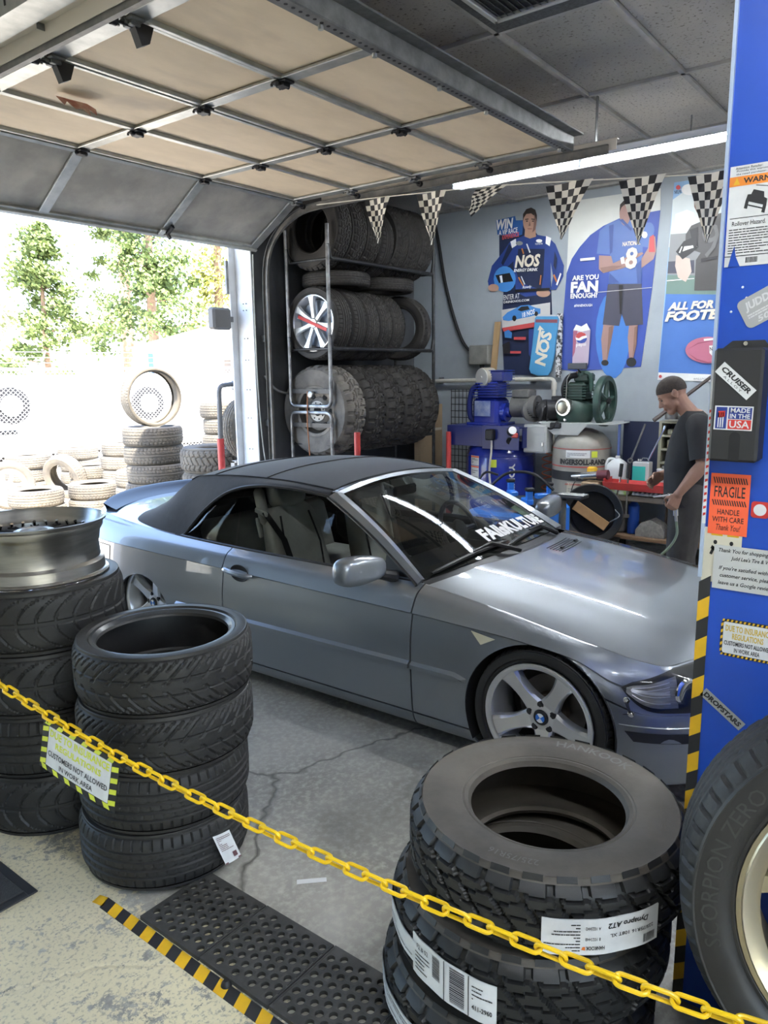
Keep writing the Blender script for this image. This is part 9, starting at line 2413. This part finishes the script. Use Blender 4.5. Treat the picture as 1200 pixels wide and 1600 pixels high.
m_trou = mat('charcoal_work_trousers', (0.035, 0.033, 0.032), 0.85, c2=(0.055, 0.050, 0.046), sc=6, bump=0.4, bsc=8)
b = MB()
# torso core, neck and head
chain_(b, [(mp(0, 0, 0.96), 0.12), (mp(0.01, 0, 1.12), 0.115), (mp(0.0, 0, 1.30), 0.125), (mp(-0.005, 0, 1.40), 0.10)])
chain_(b, [(mp(0.0, 0, 1.42), 0.066), (mp(0.03, 0, 1.47), 0.058), (hp(-0.01, 0, 0.03), 0.056), (hp(-0.01, 0, 0.08), 0.06)])
ball(b, hp(0.0, 0, 0.145), 0.098, 0.076, 0.092, Hr)                     # skull
ball(b, hp(0.045, 0, 0.095), 0.058, 0.062, 0.085, Hr)                   # face
ball(b, hp(0.068, 0, 0.022), 0.030, 0.032, 0.028, Hr)                   # chin
capsule(b, hp(0.018, 0.042, 0.055), 0.024, hp(0.062, 0.016, 0.024), 0.020); capsule(b, hp(0.018, -0.042, 0.055), 0.024, hp(0.062, -0.016, 0.024), 0.020)   # jaw
ball(b, hp(0.088, 0, 0.135), 0.016, 0.05, 0.012, Hr)                     # brow
capsule(b, hp(0.095, 0, 0.122), 0.008, hp(0.117, 0, 0.085), 0.011); ball(b, hp(0.108, 0.010, 0.080), 0.010, 0.009, 0.008, Hr); ball(b, hp(0.108, -0.010, 0.080), 0.010, 0.009, 0.008, Hr)   # nose
ball(b, hp(0.098, 0, 0.056), 0.010, 0.024, 0.007, Hr); ball(b, hp(0.096, 0, 0.044), 0.010, 0.020, 0.007, Hr)   # lips
for s in (1, -1):
    ball(b, hp(0.072, s*0.040, 0.085), 0.018, 0.018, 0.016, Hr)         # cheek
    ball(b, hp(-0.006, s*0.079, 0.115), 0.020, 0.008, 0.032, Hr @ rotm('X', s*0.25)); ball(b, hp(-0.012, s*0.084, 0.125), 0.018, 0.006, 0.022, Hr)   # ear
# arms
def hand(b, W, d, palm_n, side_t, grip):
    """W wrist point, d along the hand, palm_n palm normal, side_t direction of the thumb"""
    pc = W+d*0.045
    for k in range(4):
        off = side_t*(0.030-0.020*k)
        capsule(b, W+off*0.6, 0.014, W+d*0.085+off, 0.013)
        L = (0.040, 0.044, 0.041, 0.032)[k]; p = W+d*0.088+off; r = 0.0092
        a = 0.0; dirv = d
        for seg in range(3):
            a += grip[seg]; dv = (d*cos(a)+palm_n*sin(a)).normalized()
            p2 = p+dv*L*(1, 0.72, 0.55)[seg]; capsule(b, p, r, p2, r*0.93, 10, 4); p = p2; r *= 0.93
    t0 = W+d*0.030+side_t*0.026; t1 = t0+(side_t*0.55+d*0.75+palm_n*0.45).normalized()*0.042; t2 = t1+(d*0.6+palm_n*0.85).normalized()*0.034; t3 = t2+(d*0.35+palm_n*0.9-side_t*0.3).normalized()*0.026
    capsule(b, t0, 0.015, t1, 0.0125, 10, 4); capsule(b, t1, 0.0125, t2, 0.0105, 10, 4); capsule(b, t2, 0.0105, t3, 0.009, 10, 4)
LS_, LE, LW = mp(-0.015, 0.175, 1.405), mp(-0.055, 0.235, 1.145), mp(0.085, 0.235, 0.945)
RS_, RE, RW = mp(-0.015, -0.175, 1.405), mp(-0.03, -0.235, 1.145), mp(0.16, -0.20, 1.02)
for S_, E_, W_ in ((LS_, LE, LW), (RS_, RE, RW)):
    chain_(b, [(S_, 0.062), (S_.lerp(E_, 0.45), 0.052), (E_, 0.042), (E_.lerp(W_, 0.3), 0.046), (E_.lerp(W_, 0.75), 0.034), (W_, 0.028)])
dL = (LW-LE).normalized(); nL = (mp(0.2, -1, 0)-mp(0, 0, 0)).normalized(); nL = (nL-dL*nL.dot(dL)).normalized(); thL = dL.cross(nL)*-1
if thL.dot(FW) < 0: thL = -thL
hand(b, LW, (dL*0.8+Vector((0, 0, -0.5))).normalized(), nL, thL, (0.85, 0.95, 0.6))
dR = (RW-RE).normalized(); nR = (mp(0, 1, -0.3)-mp(0, 0, 0)).normalized(); nR = (nR-dR*nR.dot(dR)).normalized(); thR = Vector((0, 0, 1)); thR = (thR-dR*thR.dot(dR)-nR*thR.dot(nR)).normalized()
hand(b, RW, dR, nR, thR, (0.5, 0.6, 0.4))
# legs and feet core
for s in (1, -1):
    chain_(b, [(mp(0.0, s*0.085, 0.93), 0.10), (mp(0.02, s*0.095, 0.70), 0.075), (mp(0.03, s*0.10, 0.50), 0.055), (mp(0.0, s*0.10, 0.32), 0.052), (mp(-0.02, s*0.105, 0.10), 0.036)])
    chain_(b, [(mp(-0.04, s*0.105, 0.055), 0.035), (mp(0.06, s*0.115, 0.045), 0.035), (mp(0.16, s*0.12, 0.035), 0.028)])
fuse(b, 'body', m_skin, man, 0.0052, 4)
# hair cap
b = MB()
def hcap(u, v):
    a = 2*pi*u; t = lerp(-0.12+0.34*cos(a), pi/2, v)
    x, y, z = cos(t)*cos(a), cos(t)*sin(a), sin(t)
    return hp(-0.001+0.1005*x, 0.0785*y, 0.146+0.0945*z)
vs = frange(0, 1, 14)
b.grid(hcap, frange(0, 1, 36), vs); b.build('hair', m_hair, man, ang=80)
for s in (1, -1):
    b = MB(); ball(b, hp(0.086, s*0.032, 0.118), 0.009, 0.014, 0.006, Hr, 12); b.build('eye', mat('eye_dark', (0.05, 0.04, 0.035), 0.3), man)
    b = MB(); capsule(b, hp(0.098, s*0.014, 0.140), 0.0035, hp(0.088, s*0.052, 0.142), 0.003, 8, 3); b.build('eyebrow', m_hair, man)
# shirt
b = MB()
def ring(z, a0, rx, ry, n=36, fold=0.0, ph=0.0):
    return [mp(a0+rx*cos(t)+fold*sin(7*t+ph), ry*sin(t)+fold*cos(5*t+ph), z) for t in [2*pi*k/n for k in range(n)]]
rings = [(0.845, 0.012, 0.150, 0.195, 0.006), (0.92, 0.012, 0.152, 0.190, 0.006), (1.00, 0.016, 0.150, 0.180, 0.005), (1.10, 0.020, 0.150, 0.178, 0.005), (1.20, 0.012, 0.148, 0.182, 0.004), (1.30, 0.002, 0.142, 0.190, 0.003), (1.38, -0.008, 0.125, 0.195, 0.002), (1.43, -0.008, 0.100, 0.165, 0.0), (1.465, 0.0, 0.078, 0.105, 0.0), (1.485, 0.010, 0.066, 0.072, 0.0)]
R_ = [ring(z, a, rx, ry, 36, f, i*0.9) for i, (z, a, rx, ry, f) in enumerate(rings)]
vs = [p for r in R_ for p in r]; fs = []
for i in range(len(R_)-1):
    for k in range(36): fs.append((i*36+k, i*36+(k+1) % 36, (i+1)*36+(k+1) % 36, (i+1)*36+k))
b.add(vs, fs); b.build('t_shirt', m_shirt, man, ang=80)
for S_, E_ in ((LS_, LE), (RS_, RE)):
    b = MB(); S0 = S_+Vector((0, 0, 0.02)); tip = S_.lerp(E_, 0.88); side = (E_-S_).normalized()
    inn = S_+(mp(0, 0, 0)-mp(0, 1, 0) if S_ is LS_ else mp(0, 1, 0))*0.06
    b.tube([S_+(Vector((0, 0, 0.0))+(LF*-0.07 if S_ is LS_ else LF*0.07)), S_+Vector((0, 0, 0.002)), S_.lerp(E_, 0.3), S_.lerp(E_, 0.6), tip], [0.070, 0.080, 0.078, 0.078, 0.080], 20, caps=False); b.build('sleeve', m_shirt, man, ang=80)
# trousers
b = MB()
chain_(b, [(mp(0.0, 0.03, 0.93), 0.135), (mp(0.0, -0.03, 0.93), 0.135)])
for s in (1, -1):
    chain_(b, [(mp(0.0, s*0.075, 0.93), 0.128), (mp(0.02, s*0.095, 0.70), 0.108), (mp(0.035, s*0.10, 0.48), 0.092), (mp(0.0, s*0.105, 0.28), 0.088), (mp(-0.02, s*0.105, 0.13), 0.082)])
fuse(b, 'trousers', m_trou, man, 0.012, 5)
for s in (1, -1):
    b = MB(); chain_(b, [(mp(-0.05, s*0.108, 0.052), 0.050), (mp(0.06, s*0.115, 0.048), 0.046), (mp(0.17, s*0.12, 0.040), 0.038)])
    b.v = [(v[0], v[1], max(v[2], 0.003)) for v in b.v]; fuse(b, 'boot', m_iron, man, 0.01, 3)
# air tool with hose
AT = LW+(dL*0.8+Vector((0, 0, -0.5))).normalized()*0.085+nL*0.03+Vector((MX, MY, 0))
at_ = thing('air_gun', 'silver air gun with a pale green hose held in the man hand', 'tool', AT)
b = MB(); b.cyl(-thL*0.0+Vector((0, 0, 0.06))-FW*0.05, Vector((0, 0, 0.06))+FW*0.03, 0.018, n=16); b.cyl(Vector((0, 0, 0.06))-FW*0.02, Vector((0, 0, -0.075))-FW*0.03, 0.016, 0.019, n=14); b.build('gun_body', m_steel, at_)
b = MB(); b.cyl(Vector((0, 0, 0.06))+FW*0.03, Vector((0, 0, 0.045))+FW*0.12, 0.007, 0.005, n=10); b.build('nozzle', m_paper, at_)
b = MB(); b.cyl(Vector((0, 0, -0.075))-FW*0.03, Vector((0, 0, -0.115))-FW*0.035, 0.011, n=12); b.build('swivel_fitting', m_steel, at_)
b = MB(); h0 = Vector((0, 0, -0.115))-FW*0.035
pts = [h0, h0+Vector((0, 0.0, -0.10))-FW*0.005, h0+Vector((0, 0.0, -0.20))+FW*0.05, h0+Vector((-0.03, 0, -0.30))+FW*0.16, h0+Vector((-0.10, 0, -0.40))+FW*0.34, h0+Vector((-0.16, 0.1, -0.52))+FW*0.55, Vector((-0.2, 0.9, -AT.z+0.02)), Vector((0.0, 1.3, -AT.z+0.015))]
b.tube(smooth_pts([tuple(p) for p in pts], 7), 0.009, 8); b.build('air_hose', mat('pale_green_hose', (0.20, 0.25, 0.17), 0.5), at_)
